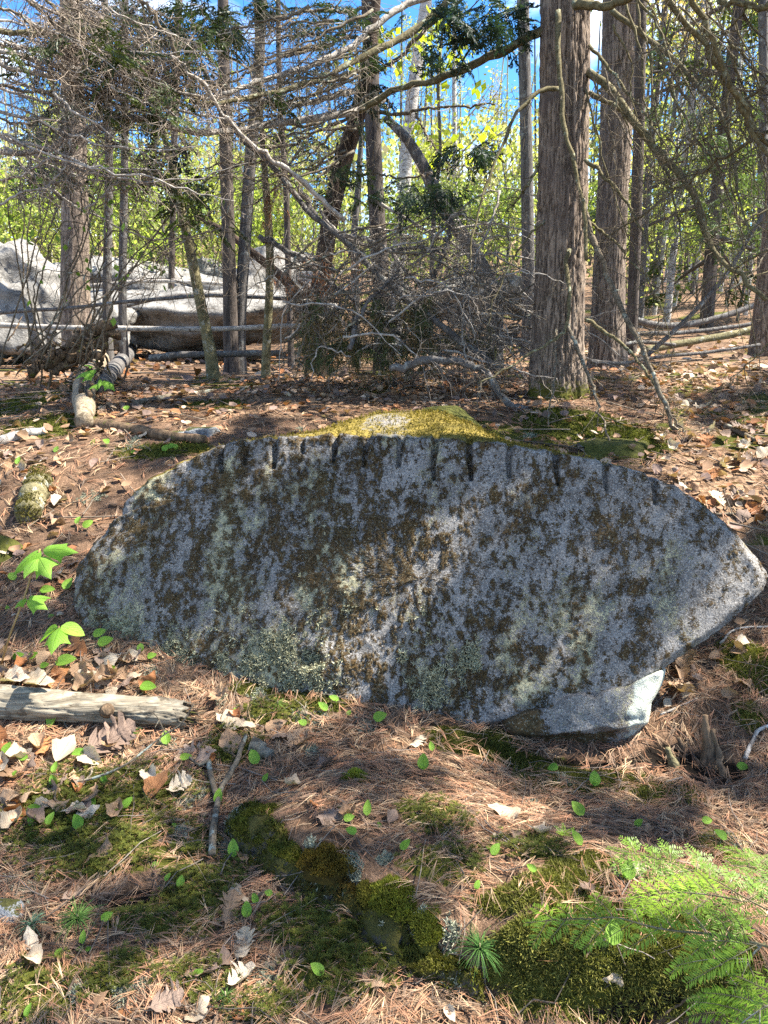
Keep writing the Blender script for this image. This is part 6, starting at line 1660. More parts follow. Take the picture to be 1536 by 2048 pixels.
DL = [
    (205, 1505, 110, 30, 'oak', 'grey', 'large flat grey-brown oak leaf just under the weathered log'),
    (79, 1513, 60, 80, 'oak', 'orange', 'rust-orange oak leaf standing up below the weathered log'),
    (126, 1517, 70, 60, 'beech', 'pale', 'bleached folded leaf right of the rust-orange oak leaf'),
    (35, 1560, 80, 200, 'oak', 'tan', 'large tan oak leaf at the sunny left edge below the log'),
    (62, 1592, 70, 250, 'beech', 'tan', 'veined tan leaf under the large sunlit tan oak leaf'),
    (28, 1528, 60, 20, 'beech', 'pale', 'pale leaf above the large sunlit tan oak leaf'),
    (22, 1661, 60, 35, 'beech', 'pale', 'white ribbed leaf at the left edge beside the haircap moss'),
    (205, 1708, 62, 215, 'beech', 'tan', 'curled tan leaf lying alone on the dark haircap moss'),
    (302, 1563, 48, 105, 'beech', 'pale', 'narrow white leaf standing on end in the moss'),
    (312, 1590, 62, 40, 'beech', 'orange', 'rolled orange-tan leaf in the moss left of the forked stick'),
    (352, 1588, 58, 20, 'oak', 'pale', 'torn white leaf with holes left of the forked stick'),
    (158, 1587, 40, 260, 'beech', 'orange', 'small rust leaf in the haircap moss'),
    (176, 1572, 48, 60, 'oak', 'pale', 'pale crumpled leaf beside the small rust leaf'),
    (170, 1638, 48, 15, 'beech', 'pale', 'pale leaf fragment above the curled tan leaf on the moss'),
    (408, 1525, 90, 170, 'oak', 'grey', 'big brown-grey leaf behind the forked stick'),
    (470, 1451, 78, 340, 'beech', 'pale', 'bright ribbed beech leaf right of the broken log end'),
    (545, 1462, 44, 20, 'beech', 'tan', 'sunlit cream leaf right of the ribbed beech leaf'),
    (462, 1497, 70, 100, 'beech', 'tan', 'large tan leaf between the log end and the forked stick'),
    (432, 1402, 56, 320, 'oak', 'tan', 'tan leaf touching the broken end of the weathered log'),
    (556, 1480, 40, 10, 'beech', 'grey', 'pinkish grey leaf below the sunlit cream leaf'),
    (612, 1482, 28, 80, 'beech', 'orange', 'small orange leaf in the needles below the boulder'),
    (653, 1540, 50, 20, 'beech', 'grey', 'curled grey leaf left of the round moss cushion'),
    (589, 1580, 42, 200, 'beech', 'pale', 'crinkled pale leaf above the ledge moss'),
    (630, 1617, 36, 95, 'beech', 'orange', 'upright brown leaf in the cluster above the ledge'),
    (683, 1622, 24, 90, 'beech', 'pale', 'tiny pale leaf right of the upright brown leaf'),
    (648, 1646, 58, 20, 'oak', 'grey', 'grey oak leaf lying in the cluster above the ledge'),
    (690, 1640, 44, 15, 'beech', 'tan', 'tan leaf lying against the grey oak leaf above the ledge'),
    (782, 1646, 38, 60, 'beech', 'grey', 'grey-brown leaf right of the leaf cluster above the ledge'),
    (486, 1720, 44, 290, 'beech', 'tan', 'tan leaf at the lower tip of the forked stick'),
    (478, 1797, 56, 300, 'beech', 'pale', 'rolled white leaf below the forked stick'),
    (458, 1843, 66, 75, 'oak', 'tan', 'sharply veined tan leaf below the rolled white leaf'),
    (450, 1934, 50, 95, 'beech', 'grey', 'oval brown leaf standing in the bottom leaf group'),
    (420, 1955, 76, 165, 'oak', 'grey', 'grey leaf full of holes in the bottom leaf group'),
    (485, 1917, 70, 70, 'oak', 'pale', 'pale crumpled leaf at the top of the bottom leaf group'),
    (474, 1982, 76, 40, 'oak', 'pale', 'large cream crumpled leaf at the foot of the bottom leaf group'),
    (478, 2040, 40, 80, 'beech', 'orange', 'orange-brown leaf at the bottom edge, left of the middle'),
    (510, 2040, 40, 70, 'beech', 'tan', 'tan leaf at the bottom edge beside the orange-brown one'),
    (742, 1964, 54, 330, 'beech', 'tan', 'sunlit tan leaf in the needles below the ledge'),
    (1018, 1634, 66, 165, 'beech', 'pale', 'glaring white leaf in the sun patch right of centre'),
    (1084, 1675, 70, 245, 'oak', 'pale', 'torn buff leaf right below the glaring white leaf'),
    (996, 1684, 26, 60, 'beech', 'pale', 'small cream leaf below the glaring white leaf'),
    (1028, 1680, 32, 100, 'beech', 'grey', 'lilac-grey leaf left of the torn buff leaf'),
    (1176, 1787, 44, 250, 'oak', 'grey', 'pinkish leaf on the feathery moss left of the hemlock sprays'),
    (1279, 1753, 44, 200, 'beech', 'pale', 'pale leaf caught under the hemlock sprays'),
    (1297, 1668, 26, 40, 'beech', 'tan', 'small tan leaf above the hemlock sprays'),
    (897, 2034, 34, 300, 'beech', 'pale', 'pale leaf at the bottom edge near the middle'),
    (1231, 1977, 40, 110, 'beech', 'pale', 'sliver of pale leaf on the mossy hummock'),
    (138, 1806, 46, 30, 'oak', 'grey', 'brown leaf behind the larger pine seedling'),
    (61, 1897, 46, 85, 'beech', 'pale', 'narrow pale leaf upright below the bluish pine seedling'),
    (70, 1932, 56, 150, 'beech', 'pale', 'white curved leaf under the narrow upright one'),
    (322, 2022, 74, 20, 'oak', 'grey', 'lilac and white weathered leaf at the bottom left'),
    (390, 2036, 66, 45, 'beech', 'pale', 'pale curled leaf right of the lilac weathered leaf'),
    (252, 2038, 40, 130, 'beech', 'orange', 'orange leaf at the bottom edge left of the lilac one'),
    (190, 2020, 48, 30, 'beech', 'tan', 'buff leaf left of the orange one at the bottom'),
    (141, 1300, 50, 40, 'beech', 'orange', 'orange-brown leaf under the maple seedling leaves'),
    (107, 1368, 58, 40, 'beech', 'orange', 'rust leaf resting against the back of the weathered log'),
    (25, 1373, 66, 350, 'beech', 'pale', 'white leaf with rusty rib behind the weathered log'),
    (72, 1378, 64, 350, 'beech', 'pale', 'long white leaf behind the weathered log, next to the rust one'),
    (198, 1347, 78, 30, 'beech', 'pale', 'large ribbed pale leaf left of the foot of the boulder'),
    (208, 1368, 58, 10, 'beech', 'tan', 'tan leaf under the large ribbed pale leaf'),
    (120, 1235, 22, 90, 'beech', 'pale', 'small white chip of leaf beside the boulder left end'),
    (96, 1160, 62, 20, 'oak', 'tan', 'tan oak leaf behind the tall maple seedling'),
    (253, 1374, 56, 170, 'oak', 'grey', 'grey leaf above the weathered log, left of its knot'),
    (167, 1383, 60, 20, 'beech', 'tan', 'tan leaf touching the top of the weathered log'),
    (224, 1390, 36, 100, 'beech', 'pale', 'small pale leaf on the log above the knot'),
    (1354, 1388, 62, 300, 'oak', 'tan', 'big brown oak leaf tucked under the right end of the boulder'),
    (1364, 1338, 60, 80, 'oak', 'tan', 'shaded oak leaf behind the big brown one under the boulder'),
    (828, 1496, 40, 20, 'oak', 'pale', 'pale leaf in the needles under the middle of the boulder'),
    (60, 932, 56, 20, 'oak', 'grey', 'purplish grey oak leaf on the left bank'),
    (212, 988, 30, 20, 'beech', 'tan', 'pinkish leaf touching the upper left rim of the boulder'),
    (118, 1012, 40, 40, 'beech', 'pale', 'pale leaf right of the short moss-covered log')]
for d in DL: dry_leaf(*d[:6], d[6])
# the many others, where the litter is leafy
groups = [
    (62, (1320, 1560), (850, 1090), 'leaf on the slope right of the boulder', 'leaves on the slope right of the boulder', (32, 54)),
    (40, (1300, 1560), (740, 850), 'leaf before the right edge trunk', 'leaves before the right edge trunk', (24, 40)),
    (36, (-20, 300), (1300, 1390), 'leaf behind the weathered log', 'leaves behind the weathered log', (36, 60)),
    (30, (-20, 240), (1480, 1660), 'leaf in front of the weathered log', 'leaves in front of the weathered log', (40, 66)),
    (34, (-20, 300), (740, 900), 'leaf around the decayed log', 'leaves round the decayed log', (24, 40)),
    (24, (-20, 180), (920, 1240), 'leaf on the bank left of the boulder', 'leaves left of the boulder', (26, 44)),
    (26, (420, 1050), (760, 800), 'leaf on the ground behind the boulder', 'leaves behind the boulder', (18, 32)),
    (10, (400, 620), (1390, 1540), 'leaf right of the log end', 'leaves by the log end', (30, 50)),
    (12, (1330, 1500), (1290, 1420), 'leaf under the boulder right tip', 'leaves under the boulder tip', (30, 54))]
LEAVES = []
for (n, xr, yr, lb_, gp, sz) in groups:
    for k in range(n):
        px, py = rng.uniform(*xr), rng.uniform(*yr)
        mt = rng.choice(['tan', 'tan', 'tan', 'pale', 'orange', 'grey', 'grey'])
        kd = str(rng.choice(['oak', 'beech', 'beech']))
        LEAVES.append((dry_leaf(px, py, rng.uniform(*sz), rng.uniform(0, 360), kd, mt, lb_, gp, tilt=.38, lift=.015), {'tan': 'tan', 'pale': 'bleached', 'orange': 'rust', 'grey': 'dull brown'}[str(mt)] + ' ' + ('lobed' if kd == 'oak' else 'oval') + ' ' + lb_, px))
number_labels(LEAVES)
# the rest of the leaf litter
def litter_leaves(n, x0, x1, y0, y1, sz, prob):
    x, y = scatter(n, x0, x1, y0, y1); k = rng.random(n) < prob(x, y); x, y = x[k], y[k]; n = len(x)
    f = unit(np.stack([rng.normal(size=n), rng.normal(size=n), rng.normal(0, .25, n)], -1)); up = unit(np.stack([rng.normal(0, .4, n), rng.normal(-.2, .4, n), np.ones(n)], -1))
    r_ = unit(np.cross(up, f)); L = sz * rng.uniform(.6, 1.25, n)[:, None]
    c = np.stack([x, y, HG(x, y) + .012 + .02 * rng.random(n)], -1)
    w_ = .34 + .1 * rng.random((n, 1)); cu = rng.normal(.12, .15, (n, 1)) * L
    pts = [c - f * L * .5, c - f * L * .2 + r_ * L * w_ + up * cu, c + f * L * .25 + r_ * L * w_ * .8 + up * cu * 1.2, c + f * L * .5 + up * cu, c + f * L * .25 - r_ * L * w_ * .8 + up * cu * 1.2, c - f * L * .2 - r_ * L * w_ + up * cu, c]
    V = np.stack(pts, 1); b = (np.arange(n) * 7)[:, None]
    T = np.concatenate([b + np.array([[6, i, (i + 1) % 6]]) for i in range(6)])
    pal = np.array([[.36, .22, .13], [.28, .17, .10], [.46, .34, .24], [.22, .15, .12], [.36, .16, .07]])
    return V.reshape(-1, 3), T, np.repeat(pal[rng.integers(0, 5, n)] * rng.uniform(.6, 1.2, (n, 1)), 7, 0)
mb = MB()
mb.add(*litter_leaves(6500, -3.5, 3.8, 2.9, 7.5, .062, lambda x, y: .15 + .85 * np.maximum(blobmask(LEAFY, x, y, 35), .5 * (n2(x, y, 1.2, 2, 170) > .55))))
mb.add(*litter_leaves(2600, -7, 7, 6.5, 13, .11, lambda x, y: .3 + .7 * (n2(x, y, .9, 2, 171) > .5)))
o = mb.build('leaf_litter', M['litter'], None, True); tag(o, 'dry brown leaf litter over the forest floor', 'leaf litter', kind='stuff')

# ------------------------------------------------------------------ small green plants
MARKS = [('weathered log', 210, 1430), ('forked stick', 445, 1590), ('rock ledge', 720, 1790), ('left end of the boulder', 170, 1200), ('foot of the boulder', 760, 1450), ('pale lower block', 1240, 1490),
         ('rotted stump', 1420, 1510), ('hemlock sprays', 1330, 1830), ('larger pine seedling', 157, 1845), ('right-hand pine seedling', 960, 1925), ('maple seedling', 70, 1130), ('round moss cushion', 711, 1556),
         ('glaring white leaf', 1018, 1634), ('decayed log', 180, 830), ('veined tan leaf', 458, 1843), ('curled tan leaf on moss', 205, 1708), ('short mossy log', 75, 1005)]
MAY = [(108, 1450, 40, 265), (334, 1494, 30, 110), (160, 1520, 30, 190), (172, 1516, 28, 20), (110, 1551, 24, 80), (110, 1580, 30, 130), (211, 1573, 26, 125), (253, 1623, 28, 50), (233, 1634, 18, 200), (66, 1634, 32, 5), (66, 1650, 26, 270), (100, 1656, 28, 70), (59, 1671, 14, 0), (138, 1646, 14, 120), (160, 1664, 34, 125), (187, 1613, 18, 300), (186, 1636, 14, 340), (436, 1613, 32, 85), (449, 1614, 14, 20), (350, 1656, 12, 140), (309, 1734, 16, 20), (335, 1769, 18, 60), (362, 1781, 24, 85), (13, 1513, 26, 60), (50, 1527, 22, 190), (31, 1558, 18, 250), (369, 1528, 26, 5),
       (468, 1719, 36, 100), (570, 1733, 36, 130), (584, 1737, 34, 85), (494, 1840, 32, 95), (512, 1813, 22, 120), (540, 1799, 18, 170), (639, 1958, 34, 150), (735, 1637, 32, 85), (695, 1650, 24, 10), (706, 1676, 24, 170), (760, 1657, 16, 120), (807, 1707, 28, 40), (530, 1570, 20, 60), (511, 1533, 34, 125), (649, 1428, 26, 140), (671, 1410, 22, 160), (756, 1449, 30, 15), (608, 1458, 20, 170), (528, 1357, 18, 85), (421, 1305, 36, 15), (697, 1431, 14, 60),
       (846, 1545, 34, 85), (863, 1507, 20, 100), (1108, 1547, 24, 200), (1188, 1577, 32, 80), (1158, 1637, 34, 130), (1155, 1697, 34, 120), (1273, 1660, 22, 30), (1410, 1654, 22, 0), (1443, 1687, 28, 140), (1255, 1765, 40, 80), (1225, 1895, 48, 80), (1065, 1752, 24, 150), (953, 1785, 20, 60), (988, 1717, 28, 50), (998, 1663, 16, 10), (875, 1567, 14, 130), (975, 1700, 12, 0),
       (27, 1167, 24, 130), (92, 1195, 32, 0), (16, 1221, 14, 120), (135, 1185, 28, 65), (101, 1236, 14, 0), (34, 1326, 24, 20), (65, 1325, 24, 20), (128, 1342, 44, 5), (208, 1300, 34, 15), (197, 1282, 30, 15), (282, 1309, 20, 100), (302, 1324, 20, 15), (293, 1390, 36, 350), (88, 1343, 20, 10), (219, 1352, 24, 20), (156, 1053, 20, 80), (174, 1062, 24, 40), (37, 934, 20, 90), (98, 967, 18, 330), (186, 889, 16, 80), (213, 891, 18, 300), (266, 907, 14, 0), (254, 825, 18, 260), (112, 903, 16, 80), (330, 908, 18, 60), (342, 903, 18, 20), (352, 898, 16, 100),
       (212, 1850, 26, 30), (168, 1893, 26, 95), (163, 1903, 16, 190), (176, 1903, 14, 0), (57, 2040, 26, 80), (394, 1962, 24, 20), (117, 1920, 18, 60), (57, 1978, 16, 60), (470, 1425, 14, 60), (1480, 1545, 24, 350)]
plan = []
for (px, py, L, deg) in MAY:
    d = [(math.hypot(px - mx, (py - my) * 1.2), nm, px - mx, py - my) for nm, mx, my in MARKS]; d.sort()
    dist, nm, dx, dy = d[0]
    rel = 'on' if dist < 22 else ('left of' if dx < 0 else 'right of') if abs(dx) > abs(dy) else ('above' if dy < 0 else 'below')
    look = 'large glossy' if L > 33 else 'tiny' if L < 17 else 'upright' if 60 < deg < 120 else 'drooping' if 240 < deg < 300 else 'spreading'
    plan.append([look, rel, nm, dist])
from collections import defaultdict
bykey = defaultdict(list)
for i, p in enumerate(plan): bykey[(p[0], p[1], p[2])].append((p[3], i))
ORD = ['', 'second', 'third', 'fourth', 'fifth', 'sixth', 'seventh', 'eighth', 'ninth', 'tenth']
names = {}
for (look, rel, nm), lst in bykey.items():
    lst.sort()
    for k, (dd_, i) in enumerate(lst):
        names[i] = f'{look} green mayflower leaf {rel} the {nm}' + ('' if len(lst) == 1 else ', nearest to it' if k == 0 else f', {ORD[k]} nearest to it')
for i, (px, py, L, deg) in enumerate(MAY):
    c = G(px, py); s = px2w(L, c) * .98
    lift = .012 + .35 * s if L > 16 else .008
    root = thing('mayflower_plant', names[i], 'plant', c, 'mayflower plants')
    st = MB(); W = c + np.array([0, 0, -.004]) + np.array([[0, 0, 0], [.003, .002, lift * .6], [0, .0, lift + .004]]); add_tube(st, W, .0012, .0009, 4, 0)
    st.C = [np.broadcast_to(np.array([.12, .22, .03]), (len(st.V[0]), 3))]
    st.build('stem', M['stem_green'], root, True, c)
    lo = bpy.data.objects.new('leaf', leafdata('may', 'green_leaf', i % 5)); COL.objects.link(lo); lo.parent = root
    # blade direction as drawn in the view: up to half of it rises from the ground
    a = math.radians(deg)
    f = Vector((math.cos(a), math.sin(a) * .75, math.sin(a) * .62 + .08)).normalized()
    up = Vector((rng.normal(0, .25), -.62 + rng.normal(0, .15), .75)).normalized(); up = (up - f * up.dot(f)).normalized()
    lo.rotation_euler = Matrix((f, up.cross(f), up)).transposed().to_euler()
    lo.scale = (s, s * rng.uniform(.85, 1.15), s); lo.location = (0, 0, lift)
    if i % 3 == 0 and L > 18:                               # a second, smaller leaf on the same stem
        l2 = bpy.data.objects.new('leaf', leafdata('may', 'green_leaf', (i + 2) % 5)); COL.objects.link(l2); l2.parent = root
        a2 = a + math.pi * rng.uniform(.6, 1.3); f2 = Vector((math.cos(a2), math.sin(a2) * .8, .25)).normalized(); u2 = Vector((0, -.5, .8)); u2 = (u2 - f2 * u2.dot(f2)).normalized()
        l2.rotation_euler = Matrix((f2, u2.cross(f2), u2)).transposed().to_euler(); l2.scale = (s * .55,) * 3; l2.location = (0, 0, lift * .8)
def blade(parent, A, B, kind, mat, var=0, nrm_=(0, -.6, .8), wid=1.0):
    A = Vector(A); B = Vector(B); f = B - A; L = f.length; f.normalize()
    up = Vector(nrm_); up = (up - f * up.dot(f)).normalized()
    lo = bpy.data.objects.new('leaf', leafdata(kind, mat, var)); COL.objects.link(lo); lo.parent = parent
    lo.rotation_euler = Matrix((f, up.cross(f), up)).transposed().to_euler()
    lo.scale = (L, L * wid * (.56 if kind == 'maple' else 1), L); lo.location = Vector(A - Vector(abs_loc(parent))) + f * L * .35
    return lo
def stemtube(parent, W, r0, r1, col, name='stem'):
    st = MB(); add_tube(st, np.asarray(W), r0, r1, 6, .05); st.C = [np.broadcast_to(np.array(col), (len(st.V[0]), 3))]
    return st.build(name, M['stem_green'], parent, True, np.asarray(W)[0])
Ys = 2.42
base = G(2, 1330)
sd1 = thing('maple_seedling', 'tall maple seedling with bright drooping lobed leaves left of the boulder', 'seedling', base)
W = catmull(np.array([base, at(20, 1270, 2.42), at(50, 1190, 2.42), at(68, 1130, 2.42), at(80, 1098, 2.42)]), 20)
stemtube(sd1, W, .0042, .0028, (.30, .20, .08))
for (ax, ay, bx, by, wd_, v, dy) in [(80, 1100, 16, 1150, .8, 1, -.05), (84, 1098, 152, 1100, .85, 2, -.03), (78, 1112, 44, 1150, 1.05, 3, -.10), (76, 1112, 96, 1152, 1.05, 4, -.10)]:
    blade(sd1, at(ax, ay, Ys), at(bx, by, Ys + dy), 'maple', 'seedling_leaf', v % 3, (0, -.75, .66), wd_)
for (ax, ay, bx, by, wd_, v, dy) in [(52, 1196, 26, 1216, 1.0, 0, -.03), (54, 1198, 92, 1214, 1.0, 1, -.05), (58, 1194, 106, 1192, .7, 2, .04)]:
    blade(sd1, at(ax, ay, Ys), at(bx, by, Ys + dy), 'maple', 'seedling_leaf', v, (0, -.6, .8), wd_)
base = G(114, 1330)
sd2 = thing('maple_seedling', 'low maple seedling with one lobed and one glossy leaf, below the tall seedling', 'seedling', base)
W = catmull(np.array([base, at(116, 1290, 2.36), at(118, 1252, 2.36)]), 12); stemtube(sd2, W, .002, .0016, (.25, .16, .08))
blade(sd2, at(120, 1252, 2.36), at(98, 1302, 2.24), 'maple', 'seedling_leaf', 1, (0, -.7, .7), 1.1); blade(sd2, at(122, 1252, 2.36), at(170, 1270, 2.36), 'may', 'green_leaf', 1, (0, -.4, .9), 1.0); blade(sd2, at(116, 1254, 2.36), at(78, 1288, 2.4), 'may', 'seedling_leaf', 2, (0, -.4, .9), .6)
base = G(205, 815)
sd3 = thing('maple_seedling', 'sunlit maple seedling standing beside the decayed pale log', 'seedling', base); yb = base[1]
W = catmull(np.array([base, at(204, 780, yb), at(196, 745, yb)]), 12); stemtube(sd3, W, .003, .002, (.22, .16, .08))
for (ax, ay, bx, by, wd_, v) in [(192, 738, 146, 752, .9, 0), (186, 732, 168, 728, 1.2, 1), (188, 742, 160, 762, .9, 2), (204, 765, 174, 776, .9, 0), (206, 760, 230, 778, 1.0, 1), (200, 758, 196, 776, .9, 2)]:
    blade(sd3, at(ax, ay, yb - .1), at(bx, by, yb - .16), 'maple', 'seedling_leaf', v, (0, -.5, .85), wd_)
# pine seedlings and grass tufts
def needle_tuft(name, label, px, py, rpx, n, col, cat='seedling', up=.35, hz=.0):
    c = G(px, py); L0 = px2w(rpx, c)
    t_ = thing(name, label, cat, c)
    d = unit(np.stack([rng.normal(size=n), rng.normal(size=n), np.abs(rng.normal(0, 1, n)) * up * 2 + .12], -1)); L = L0 * rng.uniform(.6, 1.15, n)
    s = np.linspace(0, 1, 5)
    P = c + np.array([0, 0, .02 + hz]) + d[:, None] * (L[:, None] * s)[..., None] + np.array([0, 0, -1.]) * (L[:, None] * s ** 2 * .45)[..., None]
    V, Q = tubes(P, np.full((n, 5), .0009) * (1 - .6 * s), 3)
    mb = MB(); mb.add(V, Q, np.repeat(np.asarray(col) * rng.uniform(.55, 1.5, (n, 1)), 15, 0)); mb.build('needles', M['moss'], t_, True, c)
    st = MB(); add_tube(st, c + np.array([0, 0, 1.]) * np.linspace(-.01, .035 + hz, 5)[:, None], .0022, .0016, 6, .1); st.C = [np.broadcast_to(np.array([.25, .2, .12]), (len(st.V[0]), 3))]; st.build('stem', M['stem_green'], t_, True, c)
needle_tuft('pine_seedling', 'larger green pine seedling at the lower left', 157, 1850, 62, 150, (.10, .19, .045))
needle_tuft('pine_seedling', 'small bluish pine seedling left of the larger one', 66, 1862, 40, 80, (.16, .26, .16))
needle_tuft('pine_seedling', 'pine seedling with arching needles on the ledge, bottom middle', 958, 1925, 66, 130, (.09, .19, .045), hz=.02)
needle_tuft('grass_tuft', 'small grass tuft under the knot of the weathered log', 264, 1478, 28, 40, (.09, .17, .03), 'grass')
needle_tuft('grass_tuft', 'sunlit grass tuft between the log end and the boulder', 556, 1418, 22, 40, (.16, .26, .05), 'grass')
needle_tuft('grass_tuft', 'small grass tuft at the bottom edge by the cream leaf', 452, 2008, 30, 36, (.09, .18, .04), 'grass')

# ------------------------------------------------------------------ the young hemlock reaching in from the right
hb = np.array([1.75, 1.75, 0.]); hb[2] = float(HG(hb[0], hb[1])) - .03
yh = thing('young_hemlock', 'young hemlock whose bright green flat sprays reach in at the lower right', 'hemlock', hb)
mb = MB(); add_tube(mb, hb + np.array([[0, 0, 0], [0, .02, .35], [.03, .03, .8], [.02, .03, 1.3]]), .014, .006, 8, .1); mb.build('trunk', M['branch'], yh, True, hb)
def needled(mbn, W, nl, col, gap=.0036, w_=.0014, upn=(0, -.35, .95)):
    L = np.linalg.norm(np.diff(W, axis=0), axis=1).sum(); n = max(4, int(L / gap))
    Wd = catmull(W, n); T = unit(np.gradient(Wd, axis=0)); up = unit(np.broadcast_to(np.array(upn), T.shape) - T * (T @ np.array(upn))[:, None]); S = np.cross(up, T)
    for sg in (-1, 1):
        taper = np.minimum(1, np.linspace(1.15, .45, n)) * rng.uniform(.8, 1.12, n)
        an = 1.05 + rng.normal(0, .12, n)
        d = unit(T * np.cos(an)[:, None] + sg * S * np.sin(an)[:, None] + up * rng.normal(.02, .10, (n, 1)))
        b = unit(np.cross(d, up)); ln = nl * taper
        V = np.stack([Wd - b * w_ * .6, Wd + d * ln[:, None] * .55 - b * w_, Wd + d * ln[:, None], Wd + d * ln[:, None] * .55 + b * w_], 1)
        c = np.asarray(col) * rng.uniform(.8, 1.2, (n, 1))
        mbn.add(V.reshape(-1, 3), np.arange(4 * n).reshape(n, 4), np.repeat(c, 4, 0))
def bough(pts, zs, side, nl, col, npair, lab=None, sub=0, t0=.0, w0=7):
    W = catmull(np.array([atz(q[0], q[1], z) for q, z in zip(pts, zs)]), 40)
    mbs = MB(); r0 = px2w(w0, W[0]) / 2; add_tube(mbs, W, r0 * .75, r0 * .25, 6, .1)
    ob = mbs.build('branch', M['olive_bark'], yh, True, W[0])
    if lab: tag(ob, lab)
    mbn = MB(); mt = MB()
    needled(mbn, W[int(40 * max(t0, .35)):], nl * .9, col)
    upv = np.array([0, -.35, .94])
    for k in range(npair):
        t = t0 + (1 - t0) * (k + .5) / npair; i = int(t * 38)
        T = unit(W[i + 1] - W[i]); S = unit(np.cross(upv, T))
        for sg in (-1, 1):
            if rng.random() < .08: continue
            L = side * (1 - .62 * t) * rng.uniform(.75, 1.2)
            d = unit(T * .75 + sg * S + upv * rng.normal(.0, .12)); s = np.linspace(0, 1, 8)[:, None]
            Wt = W[i] + T * rng.uniform(-.01, .01) + d * L * s + np.array([0, 0, -.16]) * L * s ** 2 + T * .15 * L * s ** 2
            add_tube(mt, Wt, .0011, .0005, 4, .05)
            needled(mbn, Wt[1:], nl, np.asarray(col) * rng.uniform(.8, 1.2))
            if sub:
                for q in (3, 5):
                    for s2 in (-1, 1):
                        d2 = unit(d * .8 + s2 * np.cross(upv, d)); Ws = Wt[q] + d2 * L * .42 * np.linspace(0, 1, 5)[:, None]
                        needled(mbn, Ws, nl * .85, np.asarray(col) * rng.uniform(.8, 1.2), .0042)
    mt.build('twigs', M['olive_bark'], ob, True, W[0])['kind'] = 'stuff'
    o = mbn.build('needles', M['hem_needle'], ob, False, W[0]); tag(o, kind='stuff')
bright = (.225, .35, .028); mid_ = (.14, .235, .028)
bough([(1640, 1930), (1536, 1893), (1480, 1880), (1420, 1868), (1350, 1862), (1300, 1853), (1230, 1835), (1180, 1838), (1130, 1838), (1050, 1846)], [.62, .60, .58, .56, .54, .52, .50, .48, .46, .44], .105, .023, bright, 10, 'bright main spray with a bare pale stem', 0, .15, 9)
bough([(1660, 1860), (1560, 1830), (1480, 1790), (1440, 1765), (1400, 1748), (1340, 1725), (1290, 1712), (1215, 1695)], [.55, .52, .48, .46, .44, .41, .38, .35], .125, .018, mid_, 8, 'upper softer green spray', 1, .12, 6)
bough([(1480, 1800), (1420, 1790), (1360, 1785), (1300, 1790), (1255, 1800)], [.52, .50, .48, .46, .44], .07, .019, bright, 7, None, 0, .1, 5)
bough([(1530, 1885), (1505, 1910), (1482, 1955), (1462, 1995), (1440, 2040)], [.60, .58, .55, .52, .48], .105, .021, bright, 7, 'lower spray hanging to the bottom edge', 0, .05, 6)
bough([(1600, 1990), (1560, 2000), (1520, 2020), (1480, 2050), (1440, 2090)], [.60, .57, .55, .52, .48], .10, .020, bright, 6, None, 0, .05, 6)
bough([(1650, 1780), (1580, 1760), (1530, 1740), (1500, 1720), (1480, 1700)], [.48, .46, .44, .42, .40], .11, .018, mid_, 6, None, 0, .1, 5)
mbx = MB()
c = G(1128, 1680); x = thing('hemlock_sprout', 'tiny bright hemlock sprout right of the torn buff leaf', 'seedling', c)
mbn = MB()
for k in range(7):
    a = rng.uniform(0, 6.28); d = unit(np.array([math.cos(a), math.sin(a), .5])); needled(mbn, c + np.array([0, 0, .02]) + d * .03 * np.linspace(0, 1, 4)[:, None], .009, bright, .003)
mbn.build('needles', M['hem_needle'], x, False, c); stemtube(x, [c, c + np.array([0, 0, .012]), c + np.array([0, 0, .025])], .0015, .001, (.2, .16, .08))
# ------------------------------------------------------------------ unseen crowns added overhead for shade, thinned where sun patches should fall
SV = np.array(SUN)
LIT = [(100, 900, 120, 60), (220, 950, 60, 40), (250, 790, 120, 40), (380, 850, 60, 20), (1400, 1000, 80, 60), (1350, 900, 60, 50), (640, 1620, 50, 25), (830, 1500, 60, 22), (880, 1970, 60, 40), (180, 1530, 50, 40), (150, 790, 60, 45), (235, 830, 70, 32), (60, 870, 70, 40), (70, 960, 60, 45), (130, 1030, 60, 40), (50, 1080, 50, 40), (480, 800, 160, 26), (620, 780, 120, 16), (60, 1540, 80, 62), (20, 1640, 50, 30), (200, 1360, 70, 26), (130, 1430, 150, 30), (330, 1425, 70, 30), (520, 1440, 90, 32), (600, 1425, 60, 24), (300, 1585, 50, 22),
       (1010, 1632, 60, 28), (950, 1600, 60, 25), (930, 1800, 60, 55), (1180, 1738, 70, 34), (1480, 1650, 80, 40), (1270, 1536, 75, 17), (90, 1960, 110, 70), (330, 1990, 70, 40), (770, 2000, 80, 36), (650, 2020, 50, 30), (1450, 960, 120, 90), (1520, 900, 60, 60), (1330, 835, 45, 34), (1200, 850, 60, 30), (1380, 760, 120, 16), (1450, 720, 120, 20),
       (740, 846, 150, 24), (900, 870, 120, 12), (1150, 560, 30, 200), (1240, 560, 30, 160), (1440, 1880, 110, 70), (1330, 1860, 60, 40), (1500, 1980, 60, 60), (1430, 1730, 80, 40), (480, 1960, 50, 40), (170, 750, 40, 30), (250, 1700, 30, 20), (1510, 1260, 40, 20), (1300, 1440, 25, 40), (40, 1320, 40, 30)]
SOFT = [(700, 1305, 90, 50), (640, 1290, 50, 40), (900, 980, 120, 50), (215, 1110, 45, 50), (770, 1170, 60, 80), (740, 920, 40, 30), (1180, 1140, 90, 60), (500, 980, 70, 20), (1000, 1010, 90, 40), (460, 1260, 50, 30), (1290, 1290, 60, 40)]
